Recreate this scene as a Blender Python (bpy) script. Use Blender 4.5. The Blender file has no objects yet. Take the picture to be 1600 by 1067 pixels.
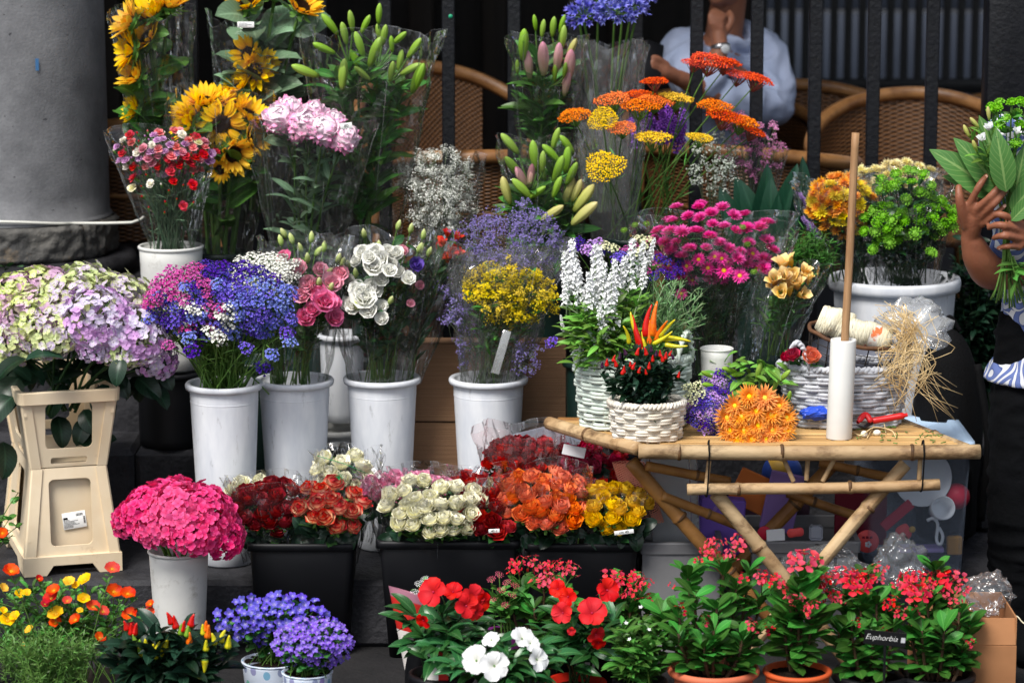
import bpy, math, random
import numpy as np
from mathutils import Vector, Matrix, noise
R = math.radians
PI = math.pi
S = bpy.context.scene
COL = S.collection
rng = np.random.default_rng(7)
random.seed(7)

# ------------------------------------------------------------------ camera
CAM = Vector((0.0, -7.5, 1.96)); PITCH = R(10.0); FPX = 4607.0
cam_data = bpy.data.cameras.new('camera')
cam = bpy.data.objects.new('camera', cam_data); COL.objects.link(cam)
cam.location = CAM; cam.rotation_euler = (R(90) - PITCH, 0, 0)
cam_data.sensor_width = 36.0; cam_data.lens = FPX / 1600 * 36.0
cam_data.clip_end = 400; cam_data.clip_start = 0.1
cam_data.dof.use_dof = True; cam_data.dof.focus_distance = 7.45; cam_data.dof.aperture_fstop = 3.2
S.camera = cam
# ------------------------------------------------------------------ world, sun, exposure
SUN_EL, SUN_AZ = R(54), R(212)          # azimuth clockwise from +Y: the sun stands behind the viewer, to the left
w = bpy.data.worlds.new('World'); S.world = w; w.use_nodes = True
nt = w.node_tree; bg = nt.nodes['Background']
sky = nt.nodes.new('ShaderNodeTexSky'); sky.sky_type = 'NISHITA'; sky.sun_disc = False
sky.sun_elevation = SUN_EL; sky.sun_rotation = SUN_AZ; sky.dust_density = 2.0; sky.air_density = 1.0
hs_ = nt.nodes.new('ShaderNodeHueSaturation'); hs_.inputs['Saturation'].default_value = .5; nt.links.new(sky.outputs[0], hs_.inputs['Color']); nt.links.new(hs_.outputs[0], bg.inputs[0]); bg.inputs[1].default_value = 0.115
sd = bpy.data.lights.new('sun', 'SUN'); sd.energy = 3.0; sd.angle = R(24); sd.color = (1, .96, .9)
sun = bpy.data.objects.new('sun', sd); COL.objects.link(sun)
_d = Vector((math.sin(SUN_AZ) * math.cos(SUN_EL), math.cos(SUN_AZ) * math.cos(SUN_EL), math.sin(SUN_EL)))
sun.rotation_euler = _d.to_track_quat('Z', 'Y').to_euler(); sun.location = _d * 20
S.view_settings.view_transform = 'Standard'; S.view_settings.look = 'None'
S.view_settings.exposure = 0.48; S.view_settings.gamma = 1.0
S.cycles.transparent_max_bounces = 24; S.cycles.max_bounces = 6
S.cycles.diffuse_bounces = 3; S.cycles.glossy_bounces = 2; S.cycles.caustics_reflective = False; S.cycles.caustics_refractive = False
try: S.cycles.use_denoising = True
except Exception: pass

def P(px, py, Y):
    """point at depth Y seen at photo pixel (px,py)"""
    d = Vector(((px - 800) / FPX, math.cos(PITCH) + (533.5 - py) / FPX * math.sin(PITCH), -math.sin(PITCH) + (533.5 - py) / FPX * math.cos(PITCH)))
    return CAM + d * ((Y - CAM.y) / d.y)
def M1(Y):
    """metres per photo pixel at depth Y"""
    return (Y - CAM.y) / FPX

# ------------------------------------------------------------------ mesh templates: (verts, quads, uv, mat)
class T:
    __slots__ = ('v', 'f', 'u', 'm')
    def __init__(s, v, f, u, m): s.v, s.f, s.u, s.m = v, f, u, m
    def mat(s, k): return T(s.v, s.f, s.u, np.full(len(s.f), k, np.int32))
    def xf(s, M):
        M = np.array(M, float); return T(s.v @ M[:3, :3].T + M[:3, 3], s.f, s.u, s.m)
    def sc(s, x, y=None, z=None):
        y = x if y is None else y; z = x if z is None else z
        return T(s.v * np.array([x, y, z]), s.f, s.u, s.m)
    def mv(s, x, y, z): return T(s.v + np.array([x, y, z]), s.f, s.u, s.m)
    def rz(s, a): return s.xf(Matrix.Rotation(a, 4, 'Z'))
def G(p, mat=0, flip=False):
    """grid of points (rows, cols, 3) as a quad sheet; uv = (col, row)"""
    p = np.asarray(p, float); n, m = p.shape[:2]
    i = np.arange(n * m).reshape(n, m)
    q = np.stack([i[:-1, :-1], i[:-1, 1:], i[1:, 1:], i[1:, :-1]], -1).reshape(-1, 4)
    if flip: q = q[:, ::-1]
    u = np.stack(np.meshgrid(np.linspace(0, 1, m), np.linspace(0, 1, n)), -1).reshape(-1, 2)
    return T(p.reshape(-1, 3), q, u, np.full(len(q), mat, np.int32))
def J(ts):
    ts = [t for t in ts if t is not None and len(t.v)]
    o = np.cumsum([0] + [len(t.v) for t in ts[:-1]])
    return T(np.concatenate([t.v for t in ts]), np.concatenate([t.f + k for t, k in zip(ts, o)]),
             np.concatenate([t.u for t in ts]), np.concatenate([t.m for t in ts]))
def many(t, Ms):
    Ms = np.asarray(Ms, float); k = len(Ms); n = len(t.v)
    v = np.einsum('kij,nj->kni', Ms[:, :3, :3], t.v) + Ms[:, None, :3, 3]
    f = (t.f[None] + (np.arange(k) * n)[:, None, None]).reshape(-1, 4)
    return T(v.reshape(-1, 3), f, np.tile(t.u, (k, 1)), np.tile(t.m, k))
def mdir(pos, d, roll=0.0, s=1.0):
    """matrix whose local +Z points along d"""
    z = np.asarray(d, float); z = z / (np.linalg.norm(z) + 1e-9)
    a = np.array([0, 0, 1.0]) if abs(z[2]) < .95 else np.array([0, 1.0, 0])
    x = np.cross(a, z); x /= np.linalg.norm(x); y = np.cross(z, x)
    c, q = math.cos(roll), math.sin(roll)
    M = np.eye(4); M[:3, 0] = (x * c + y * q) * s; M[:3, 1] = (y * c - x * q) * s; M[:3, 2] = z * s; M[:3, 3] = pos
    return M
def mleaf(pos, d, up=(0, 0, 1), s=1.0, wid=1.0, roll=0.0):
    """matrix whose local +Y (leaf length) points along d and +Z (leaf face) as far as can be along up"""
    y = np.asarray(d, float); y = y / (np.linalg.norm(y) + 1e-9)
    u = np.asarray(up, float) + rng.normal(0, .02, 3); x = np.cross(y, u); x /= (np.linalg.norm(x) + 1e-9); z = np.cross(x, y)
    c, q = math.cos(roll), math.sin(roll); x, z = x * c + z * q, z * c - x * q
    M = np.eye(4); M[:3, 0] = x * s * wid; M[:3, 1] = y * s; M[:3, 2] = z * s; M[:3, 3] = pos
    return M
def tube(pts, r, seg=6, mat=0, cap=True):
    pts = np.asarray(pts, float); n = len(pts)
    r = np.full(n, r, float) if np.isscalar(r) else np.asarray(r, float)
    if cap:
        d0 = pts[0] - pts[1]; d1 = pts[-1] - pts[-2]
        d0 = d0 / (np.linalg.norm(d0) + 1e-12); d1 = d1 / (np.linalg.norm(d1) + 1e-12)
        pts = np.concatenate([[pts[0] + d0 * 1e-5], pts, [pts[-1] + d1 * 1e-5]]); r = np.concatenate([[r[0] * .02], r, [r[-1] * .02]])
    tan = np.gradient(pts, axis=0); tan /= (np.linalg.norm(tan, axis=1, keepdims=True) + 1e-12)
    t0 = tan[0]; a = np.array([0, 0, 1.0]) if abs(t0[2]) < .9 else np.array([1.0, 0, 0])
    x = np.cross(a, t0); x /= np.linalg.norm(x); th = np.linspace(0, 2 * PI, seg + 1); out = []
    for p, t, rr in zip(pts, tan, r):
        x = x - t * np.dot(x, t); x /= (np.linalg.norm(x) + 1e-12); y = np.cross(t, x)
        out.append(p + rr * (np.cos(th)[:, None] * x + np.sin(th)[:, None] * y))
    return G(out, mat)
def lathe(prof, seg=32, mat=0, sx=1.0, sy=1.0, lobes=0, lam=0.0):
    th = np.linspace(0, 2 * PI, seg + 1); k = 1 + lam * np.cos(lobes * th)
    return G([np.stack([r * k * np.cos(th) * sx, r * k * np.sin(th) * sy, np.full(seg + 1, z)], -1) for r, z in prof], mat)
def bez(a, b, c, n=8):
    t = np.linspace(0, 1, n)[:, None]; a, b, c = (np.asarray(q, float) for q in (a, b, c))
    return (1 - t) ** 2 * a + 2 * t * (1 - t) * b + t * t * c
def smooth_path(pts, n=24):
    """Catmull-Rom through the points"""
    p = np.asarray(pts, float); p = np.concatenate([[2 * p[0] - p[1]], p, [2 * p[-1] - p[-2]]]); out = []
    m = max(2, n // (len(p) - 3))
    for i in range(1, len(p) - 2):
        for t in np.linspace(0, 1, m, endpoint=False):
            a, b, c, d = p[i - 1:i + 3]
            out.append(.5 * (2 * b + (c - a) * t + (2 * a - 5 * b + 4 * c - d) * t * t + (3 * b - a - 3 * c + d) * t ** 3))
    out.append(p[-2]); return np.array(out)
def box(sx, sy, sz, b=.004, mat=0):
    """chamfered box, base on z=0, centred in x and y"""
    def ring(x, y, z): return [(x - b, -y, z), (x, -y + b, z), (x, y - b, z), (x - b, y, z), (-x + b, y, z), (-x, y - b, z), (-x, -y + b, z), (-x + b, -y, z), (x - b, -y, z)]
    x, y = sx / 2, sy / 2
    rows = [[(q[0] * 1e-3, q[1] * 1e-3, 0) for q in ring(x, y, 0)], ring(x - b, y - b, 0), ring(x, y, b), ring(x, y, sz - b), ring(x - b, y - b, sz), [(q[0] * 1e-3, q[1] * 1e-3, sz) for q in ring(x, y, sz)]]
    return G(rows, mat)
def bent(t, f):
    return T(np.array([f(*q) for q in t.v]), t.f, t.u, t.m)

# ------------------------------------------------------------------ objects
def mesh(t, mats, smooth=True):
    me = bpy.data.meshes.new('m'); n = len(t.v); k = len(t.f)
    me.vertices.add(n); me.vertices.foreach_set('co', np.ascontiguousarray(t.v, np.float32).ravel())
    me.loops.add(k * 4); me.loops.foreach_set('vertex_index', np.ascontiguousarray(t.f, np.int32).ravel())
    me.polygons.add(k); me.polygons.foreach_set('loop_start', np.arange(0, k * 4, 4, dtype=np.int32))
    me.polygons.foreach_set('material_index', np.ascontiguousarray(t.m, np.int32))
    me.polygons.foreach_set('use_smooth', np.full(k, bool(smooth)))
    uv = me.uv_layers.new(name='UVMap'); uv.data.foreach_set('uv', np.ascontiguousarray(t.u[t.f.ravel()], np.float32).ravel())
    for m in (mats if isinstance(mats, (list, tuple)) else [mats]): me.materials.append(m)
    me.update(calc_edges=True); me.validate(); return me
def link(o, parent=None):
    COL.objects.link(o)
    if parent is not None: o.parent = parent
    return o
def obj(name, t, mats, parent=None, smooth=True, label=None):
    me = t if isinstance(t, bpy.types.Mesh) else mesh(t, mats, smooth)
    o = bpy.data.objects.new(name, me); me.name = name
    if label: o['label'] = label
    return link(o, parent)
def inst(name, me, M, parent=None):
    o = bpy.data.objects.new(name, me); link(o, parent); o.matrix_local = Matrix(np.asarray(M).tolist()); return o
def tag(o, label, cat, group=None):
    o['label'] = label; o['category'] = cat
    if group: o['group'] = group
    return o
def thing(name, label, cat, loc=(0, 0, 0), rz=0.0, group=None):
    o = bpy.data.objects.new(name, None); o.empty_display_size = .05; COL.objects.link(o)
    o.location = loc; o.rotation_euler = (0, 0, rz); return tag(o, label, cat, group)
def struct(name, t, mats, smooth=False):
    o = obj(name, t, mats, None, smooth); o['kind'] = 'structure'; return o
def text(name, body, size, M, mat, parent=None, font_shear=0.0, extrude=.0002, off=0.0):
    c = bpy.data.curves.new(name, 'FONT'); c.body = body; c.size = size; c.align_x = 'CENTER'; c.align_y = 'CENTER'
    c.extrude = extrude; c.shear = font_shear
    c.offset = off; tmp = bpy.data.objects.new('t', c); COL.objects.link(tmp); me = bpy.data.meshes.new_from_object(tmp.evaluated_get(bpy.context.evaluated_depsgraph_get())); bpy.data.objects.remove(tmp); bpy.data.curves.remove(c)
    me.materials.clear(); me.materials.append(mat); o = bpy.data.objects.new(name, me); link(o, parent); o.matrix_local = Matrix(np.asarray(M).tolist()); return o

# ------------------------------------------------------------------ materials
def lin(c):
    return tuple((x / 255 / 12.92 if x <= 10 else ((x / 255 + .055) / 1.055) ** 2.4) for x in c) + (1,)
class NT:
    def __init__(s, name):
        s.m = bpy.data.materials.new(name); s.m.use_nodes = True; s.t = s.m.node_tree; s.t.nodes.clear()
        s.out = s.n('OutputMaterial')
    def n(s, k, **kw):
        o = s.t.nodes.new('ShaderNode' + k)
        for a, b in kw.items():
            if a.startswith('i_'):
                key = a[2:]; o.inputs[int(key) if key.isdigit() else key.replace('_', ' ')].default_value = b
            else: setattr(o, a, b)
        return o
    def l(s, a, b): s.t.links.new(a, b)
    def math(s, op, a, b=None, c=None):
        o = s.n('Math', operation=op)
        for k, x in enumerate((a, b, c)):
            if x is None: continue
            if isinstance(x, (int, float)): o.inputs[k].default_value = x
            else: s.l(x, o.inputs[k])
        return o.outputs[0]
    def mix(s, f, a, b, blend='MIX'):
        o = s.n('Mix', data_type='RGBA', blend_type=blend)
        for k, x in ((0, f), (6, a), (7, b)):
            if isinstance(x, (int, float)): o.inputs[k].default_value = x
            elif isinstance(x, tuple): o.inputs[k].default_value = x
            else: s.l(x, o.inputs[k])
        return o.outputs[2]
    def ramp(s, f, stops):
        o = s.n('ValToRGB'); e = o.color_ramp.elements
        for k, (p, c) in enumerate(stops):
            q = e[k] if k < 2 else e.new(p)
            q.position = p; q.color = c
        s.l(f, o.inputs[0]); return o.outputs[0]
def petal_mat(name, c0, c1=None, c2=None, hv=.014, vv=.26, sv=.06, rough=.6, trans=.2, spec=.25, isl=.6, edge=None, clump=0.0, clumpc=None, cs=30):
    """petal colour from base c0 through c1 to tip c2, varied from flower to flower and petal to petal"""
    q = NT(name); c1 = c1 or c0; c2 = c2 or c1
    uv = q.n('UVMap'); sp = q.n('SeparateXYZ'); q.l(uv.outputs[0], sp.inputs[0])
    col = q.ramp(sp.outputs[1], [(0.05, lin(c0)), (.5, lin(c1)), (.95, lin(c2))])
    if edge:
        e = q.math('ABSOLUTE', q.math('SUBTRACT', sp.outputs[0], .5)); e = q.math('MULTIPLY', q.math('SUBTRACT', e, .36), 6.0)
        e2 = q.math('MULTIPLY', q.math('SUBTRACT', sp.outputs[1], .58), 3.5); e = q.n('Clamp').outputs[0] if False else q.math('MAXIMUM', e, e2)
        cl = q.n('Clamp'); q.l(e, cl.inputs[0]); col = q.mix(cl.outputs[0], col, lin(edge))
    if clumpc:
        tc = q.n('TexCoord'); no = q.n('TexNoise', i_Scale=cs, i_Detail=1.5); q.l(tc.outputs['Object'], no.inputs['Vector'])
        r = q.n('MapRange', i_1=.5 - clump, i_2=.5 + clump); q.l(no.outputs[0], r.inputs[0]); col = q.mix(r.outputs[0], col, lin(clumpc))
    oi = q.n('ObjectInfo'); ge = q.n('NewGeometry')
    a = q.math('SUBTRACT', oi.outputs['Random'], .5); b = q.math('SUBTRACT', ge.outputs['Random Per Island'], .5)
    s = q.math('ADD', q.math('MULTIPLY', a, 1 - isl), q.math('MULTIPLY', b, isl))
    h = q.n('HueSaturation'); q.l(col, h.inputs['Color'])
    q.l(q.math('MULTIPLY_ADD', s, hv * 2, .5), h.inputs['Hue'])
    q.l(q.math('MULTIPLY_ADD', b, vv * 1.6, 1.0), h.inputs['Value']); q.l(q.math('MULTIPLY_ADD', a, sv * 2, 1.0), h.inputs['Saturation'])
    pr = q.n('BsdfPrincipled', i_Roughness=rough); pr.inputs['Specular IOR Level'].default_value = spec; q.l(h.outputs[0], pr.inputs['Base Color'])
    if trans > 0:
        tr = q.n('BsdfTranslucent'); q.l(h.outputs[0], tr.inputs[0]); mx = q.n('MixShader', i_0=trans)
        q.l(pr.outputs[0], mx.inputs[1]); q.l(tr.outputs[0], mx.inputs[2]); q.l(mx.outputs[0], q.out.inputs[0])
    else: q.l(pr.outputs[0], q.out.inputs[0])
    return q.m
def leaf_mat(name, c, vein=None, back=None, rough=.42, vv=.5, hv=.02, trans=.18, spec=.4):
    q = NT(name); uv = q.n('UVMap'); sp = q.n('SeparateXYZ'); q.l(uv.outputs[0], sp.inputs[0])
    e = q.math('ABSOLUTE', q.math('SUBTRACT', sp.outputs[0], .5))
    side = q.math('SINE', q.math('MULTIPLY', q.math('ADD', sp.outputs[1], q.math('MULTIPLY', e, -.5)), 60.0))
    side = q.math('MULTIPLY', q.math('GREATER_THAN', side, .86), .35)
    mid = q.math('LESS_THAN', e, .045); f = q.math('MAXIMUM', q.math('MULTIPLY', mid, .7), side)
    v = vein or tuple(min(255, int(x * 1.25 + 18)) for x in c)
    col = q.mix(f, lin(c), lin(v))
    ge = q.n('NewGeometry'); b = q.math('SUBTRACT', ge.outputs['Random Per Island'], .5)
    h = q.n('HueSaturation'); q.l(col, h.inputs['Color']); q.l(q.math('MULTIPLY_ADD', b, vv * 2, 1.0), h.inputs['Value']); q.l(q.math('MULTIPLY_ADD', b, hv * 2, .5), h.inputs['Hue'])
    colr = h.outputs[0]
    if back: colr = q.mix(ge.outputs['Backfacing'], colr, lin(back))
    pr = q.n('BsdfPrincipled', i_Roughness=rough); pr.inputs['Specular IOR Level'].default_value = spec; q.l(colr, pr.inputs['Base Color'])
    tr = q.n('BsdfTranslucent'); q.l(colr, tr.inputs[0]); mx = q.n('MixShader', i_0=trans)
    q.l(pr.outputs[0], mx.inputs[1]); q.l(tr.outputs[0], mx.inputs[2]); q.l(mx.outputs[0], q.out.inputs[0]); return q.m
def plain(name, c, rough=.5, spec=.4, c2=None, scale=8, lo=.4, hi=.65, bump=0.0, bscale=None, detail=4, metal=0.0, stretch=None, dirt=None, coat=0, rnd=0):
    """one surface colour with a second one in soft blotches, and a fine relief"""
    q = NT(name); tc = q.n('TexCoord'); vec = tc.outputs['Object']
    if stretch:
        mp = q.n('Mapping'); mp.inputs['Scale'].default_value = stretch; q.l(vec, mp.inputs[0]); vec = mp.outputs[0]
    pr = q.n('BsdfPrincipled', i_Roughness=rough, i_Metallic=metal); pr.inputs['Specular IOR Level'].default_value = spec
    pr.inputs['Coat Weight'].default_value = coat
    col = None
    if c2:
        no = q.n('TexNoise', i_Scale=scale, i_Detail=detail, i_Roughness=.6); q.l(vec, no.inputs['Vector'])
        r = q.n('MapRange', i_1=lo, i_2=hi); q.l(no.outputs[0], r.inputs[0]); col = q.mix(r.outputs[0], lin(c), lin(c2))
    if dirt:
        dn = q.n('TexNoise', i_Scale=dirt[1], i_Detail=6, i_Roughness=.75); q.l(vec, dn.inputs['Vector'])
        r = q.n('MapRange', i_1=dirt[2], i_2=dirt[3]); q.l(dn.outputs[0], r.inputs[0]); col = q.mix(r.outputs[0], col if col else lin(c), lin(dirt[0]))
    if rnd:
        oi = q.n('ObjectInfo'); hs = q.n('HueSaturation'); hs.inputs['Color'].default_value = lin(c)
        if col: q.l(col, hs.inputs['Color'])
        q.l(q.math('MULTIPLY_ADD', oi.outputs['Random'], rnd, 1 - rnd * .6), hs.inputs['Value']); col = hs.outputs[0]
    if col is None: pr.inputs['Base Color'].default_value = lin(c)
    else: q.l(col, pr.inputs['Base Color'])
    if bump:
        no = q.n('TexNoise', i_Scale=bscale or scale * 6, i_Detail=5); q.l(vec, no.inputs['Vector'])
        b = q.n('Bump', i_Strength=bump, i_Distance=.01); q.l(no.outputs[0], b.inputs['Height']); q.l(b.outputs[0], pr.inputs['Normal'])
    q.l(pr.outputs[0], q.out.inputs[0]); return q.m
def film(name, tint=(1, 1, 1, 1), haze=.008, k=1.1, rough=.05, hcol=(240, 244, 248), bs=7):
    """thin clear wrapping film: mostly see-through, glossy where it turns or creases"""
    q = NT(name); tc = q.n('TexCoord')
    no = q.n('TexNoise', i_Scale=bs, i_Detail=4, i_Distortion=1.2); q.l(tc.outputs['Object'], no.inputs['Vector'])
    b = q.n('Bump', i_Strength=1.0, i_Distance=.011); q.l(no.outputs[0], b.inputs['Height'])
    fr = q.n('Fresnel', i_IOR=1.5); q.l(b.outputs[0], fr.inputs['Normal'])
    f = q.math('MULTIPLY', fr.outputs[0], k)
    tr = q.n('BsdfTransparent'); tr.inputs[0].default_value = tint
    gl = q.n('BsdfGlossy', i_Roughness=rough); q.l(b.outputs[0], gl.inputs['Normal'])
    df = q.n('BsdfDiffuse'); df.inputs[0].default_value = lin(hcol); m0 = q.n('MixShader', i_0=haze)
    q.l(tr.outputs[0], m0.inputs[1]); q.l(df.outputs[0], m0.inputs[2])
    cl = q.n('Clamp'); cl.inputs[2].default_value = .6; q.l(f, cl.inputs[0])
    m1 = q.n('MixShader'); q.l(cl.outputs[0], m1.inputs[0]); q.l(m0.outputs[0], m1.inputs[1]); q.l(gl.outputs[0], m1.inputs[2])
    q.l(m1.outputs[0], q.out.inputs[0]); return q.m
# ------------------------------------------------------------------ petals, leaves and flower heads (head axis = local +Z)
def petal(L, W, a0, a1, a2=None, cup=0.0, p=1.0, q=.7, rows=5, cols=4, ruf=0.0, r0=0.0, z0=0.0, mat=0, fold=0.0, wmin=.03):
    a2 = a1 if a2 is None else a2
    t = np.linspace(0, 1, rows + 1)
    ang = R(1) * ((1 - t) ** 2 * a0 + 2 * t * (1 - t) * a1 + t * t * a2)
    dy, dz = np.cos(ang) * L / rows, np.sin(ang) * L / rows
    y = np.concatenate([[0], np.cumsum(dy[:-1])]) + r0; z = np.concatenate([[0], np.cumsum(dz[:-1])]) + z0
    w = W / 2 * np.maximum(np.sin(PI * np.clip(t, 0, 1) ** p) ** q, wmin)
    s = np.linspace(-1, 1, cols + 1)
    off = cup * w[:, None] * s[None] ** 2 + fold * w[:, None] * np.abs(s[None])
    if ruf: off = off + ruf * rng.normal(0, 1, off.shape) * (t[:, None] ** 2)
    x = w[:, None] * s[None] + 0 * off
    Y = y[:, None] - np.sin(ang)[:, None] * off; Z = z[:, None] + np.cos(ang)[:, None] * off
    return G(np.stack([x, Y, Z], -1), mat)
def layers(ls, jit=.1, ruf=0.0):
    out = []
    for l in ls:
        l = dict(l); n = l.pop('n'); ph = l.pop('ph', rng.uniform(0, 6)); a = l.pop('a')
        for k in range(n):
            j = rng.normal(0, 9 * jit * 3, 3)
            s = 1 + rng.normal(0, jit * .6)
            out.append(petal(l['L'] * s, l['W'] * s, a[0] + j[0], a[1] + j[1], a[2] + j[2], l.get('cup', 0), l.get('p', 1.7), l.get('q', .5), l.get('rows', 4), l.get('cols', 3), l.get('ruf', ruf), l.get('r0', 0), l.get('z0', 0), l.get('mat', 0), l.get('fold', 0)).rz(ph + 2 * PI * k / n + rng.normal(0, jit)))
    return J(out)
def dome_pts(n, ang=100, seed_off=0.0):
    """even directions over a cap"""
    i = np.arange(n) + .5; c = 1 - (1 - math.cos(R(ang))) * i / n; th = i * 2.399963 + seed_off
    s = np.sqrt(np.maximum(0, 1 - c * c)); return np.stack([s * np.cos(th), s * np.sin(th), c], -1)
def blob(r, seg=5, rows=3, mat=0, sz=1.0):
    a = np.linspace(-PI / 2 + .05, PI / 2 - .05, rows + 1)
    return lathe([(r * math.cos(x), r * sz * math.sin(x)) for x in a], seg, mat)
def ball(r, seg=12, rows=8, mat=0, sz=1.0): return blob(r, seg, rows, mat, sz)

def rose_head():
    return layers([dict(n=3, L=.85, W=.7, r0=.03, z0=.25, a=(85, 95, 110), cup=.7), dict(n=4, L=.95, W=.9, r0=.1, z0=.15, a=(75, 92, 100), cup=.6),
        dict(n=5, L=1.05, W=1.05, r0=.14, z0=.08, a=(55, 95, 70), cup=.55), dict(n=5, L=1.1, W=1.2, r0=.16, a=(35, 100, 45), cup=.5), dict(n=4, L=.95, W=1.15, r0=.15, a=(25, 90, 5), cup=.35),
        dict(n=5, L=.7, W=.25, r0=.1, z0=-.05, a=(-30, 20, 60), mat=1, p=.8)], .1, .03)
def peony_head():
    out = []
    for k, d in enumerate(dome_pts(78, 125)):
        d = d + rng.normal(0, .07, 3); d /= np.linalg.norm(d); up = np.array([0, 0, 1.0]) - d * d[2]; up = up if np.linalg.norm(up) > .15 else np.array([math.cos(k), math.sin(k), 0]); up /= np.linalg.norm(up)
        c = d[2]; r = .62 + .1 * rng.random()
        t = petal(.62, .5, -38 + rng.normal(0, 8), 0, 30 + 28 * max(0, c) + rng.normal(0, 12), -.25, 2.0, .4, 6, 6, ruf=.035)
        t = t.mv(0, -.3, .0); M = mleaf(d * r * np.array([1, 1, .88]), up + rng.normal(0, .25, 3), d, rng.uniform(.85, 1.15)); out.append(t.xf(M))
    out.append(ball(.6, 16, 10)); out.append(layers([dict(n=5, L=.6, W=.4, r0=.1, z0=-.62, a=(-10, 40, 70), mat=1)], .1))
    return J(out)
def carnation_head():
    return J([layers([dict(n=6, L=.9, W=.9, z0=.15, r0=.05, a=(20, 25, 5), p=2.6, q=.45, ruf=.07), dict(n=6, L=.8, W=.8, z0=.2, r0=.04, a=(45, 50, 40), p=2.6, q=.45, ruf=.07), dict(n=5, L=.7, W=.7, z0=.2, r0=.03, a=(70, 75, 70), p=2.6, q=.45, ruf=.07)], .15),
        lathe([(.04, -1.0), (.2, -.9), (.24, -.4), (.26, .2)], 7, 1)])
def carnation_bud():
    return J([lathe([(.04, -1.0), (.22, -.85), (.27, -.3), (.2, .1), (.17, .15)], 7, 1), lathe([(.16, .1), (.2, .3), (.12, .55), (.02, .6)], 7, 0)])
def lisianthus_head():
    return layers([dict(n=3, L=.75, W=.8, r0=.04, z0=.1, a=(85, 95, 105), cup=.6), dict(n=4, L=.95, W=1.0, r0=.08, z0=.06, a=(70, 85, 75), cup=.5, rows=5, cols=5, ruf=.04), dict(n=5, L=1.0, W=1.1, r0=.1, a=(50, 85, 40), cup=.4, rows=6, cols=6, ruf=.045), dict(n=6, L=1.0, W=1.1, r0=.1, a=(30, 75, 5), cup=.3, rows=6, cols=6, ruf=.06), dict(n=5, L=.6, W=.12, a=(0, 20, 30), mat=1)], .12, .04)
def sunflower_head(a0=5):
    p = layers([dict(n=17, L=.66, W=.24, r0=.34, z0=.06, a=(a0 + 20, a0 + 10, a0 + 15), p=1.0, q=.75, cup=.3, rows=4), dict(n=16, L=.72, W=.25, r0=.34, a=(a0, a0, a0 + 12), p=1.0, q=.75, cup=.3, rows=4), dict(n=12, L=.5, W=.2, r0=.3, z0=-.08, a=(-20, 10, 30), p=.8, mat=1)], .16)
    return J([p, lathe([(.1, -.32), (.2, -.24), (.42, -.05), (.42, .03)], 14, 1)])
def sunflower_disc():
    base = lathe([(.37, .02), (.35, .09), (.26, .12), (.12, .07), (.01, .05)], 20, 0)
    d = [blob(.03, 4, 2, 0, 1.6).mv(*(r * math.cos(t), r * math.sin(t), .1 + .02 * (r > .2))) for k in range(110) for r, t in [(.36 * math.sqrt((k + .5) / 110), k * 2.39996)]]
    return J([base] + d)
def mum_head(n=20, L=1.0, W=.17, k=5, open_=True, top=62):
    ls = []
    for i in range(k):
        e = 8 + top * i / k; ls.append(dict(n=n - 2 * i, L=L * (1 - .13 * i), W=W, r0=.08, z0=.03 + .05 * i, a=(e, e + 8, e + (18 if open_ else 40)), p=1.3, q=.5, cup=.5, rows=3, cols=2))
    ls.append(dict(n=9, L=.45, W=.16, z0=-.08, a=(-20, 20, 50), mat=1, rows=2, cols=2))
    return layers(ls, .12)
def mum_eye(r=.24):
    return J([lathe([(r, .16), (r * .85, .28), (r * .4, .33), (.01, .3)], 12)] + [blob(r * .11, 4, 2).mv(r * .85 * math.sqrt(k / 40) * math.cos(k * 2.4), r * .85 * math.sqrt(k / 40) * math.sin(k * 2.4), .3) for k in range(40)])
def button_head():
    t = petal(.42, .22, 60, 95, 130, .3, 1.4, .5, 2, 2)
    return J([many(t, [mdir(d * .45 * np.array([1.25, 1.25, .75]), d, k * 1.3) for k, d in enumerate(dome_pts(70, 110))]), ball(.5, 10, 6, 0, .65), layers([dict(n=8, L=.6, W=.2, z0=-.35, a=(-10, 20, 50), mat=1, rows=2)], .1)])
def yarrow_head(n=250, tilt=.22):
    out = []; pts = []
    for k in range(n):
        r = math.sqrt((k + .5) / n); t = k * 2.39996; rr = r * (1 + .1 * math.sin(3 * t + 1) * r)
        pts.append((rr * math.cos(t), rr * math.sin(t), .22 * (1 - r * r) + rng.normal(0, .03)))
    b = blob(.044, 5, 3, 0, .9)
    out.append(many(b, [mdir(q, (rng.normal(0, .2), rng.normal(0, .2), 1), 0, rng.uniform(.75, 1.3)) for q in pts]))
    fl = petal(.1, .075, 15, 25, 20, .2, 1.3, .5, 2, 2).mat(0)
    out.append(many(fl, [mleaf(np.array(pts[k]) + [0, 0, .02], (math.cos(a), math.sin(a), .25)) for k in rng.integers(0, n, 260) for a in [rng.uniform(0, 6.3)]]))
    for k in range(16):
        r = .75 * math.sqrt((k + .5) / 16); t = k * 2.4
        out.append(tube(bez((0, 0, -.75), (r * .5 * math.cos(t), r * .5 * math.sin(t), -.5), (r * math.cos(t), r * math.sin(t), .1), 4), [.035, .03, .025, .02], 4, 1, False))
    return J(out)
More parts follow.
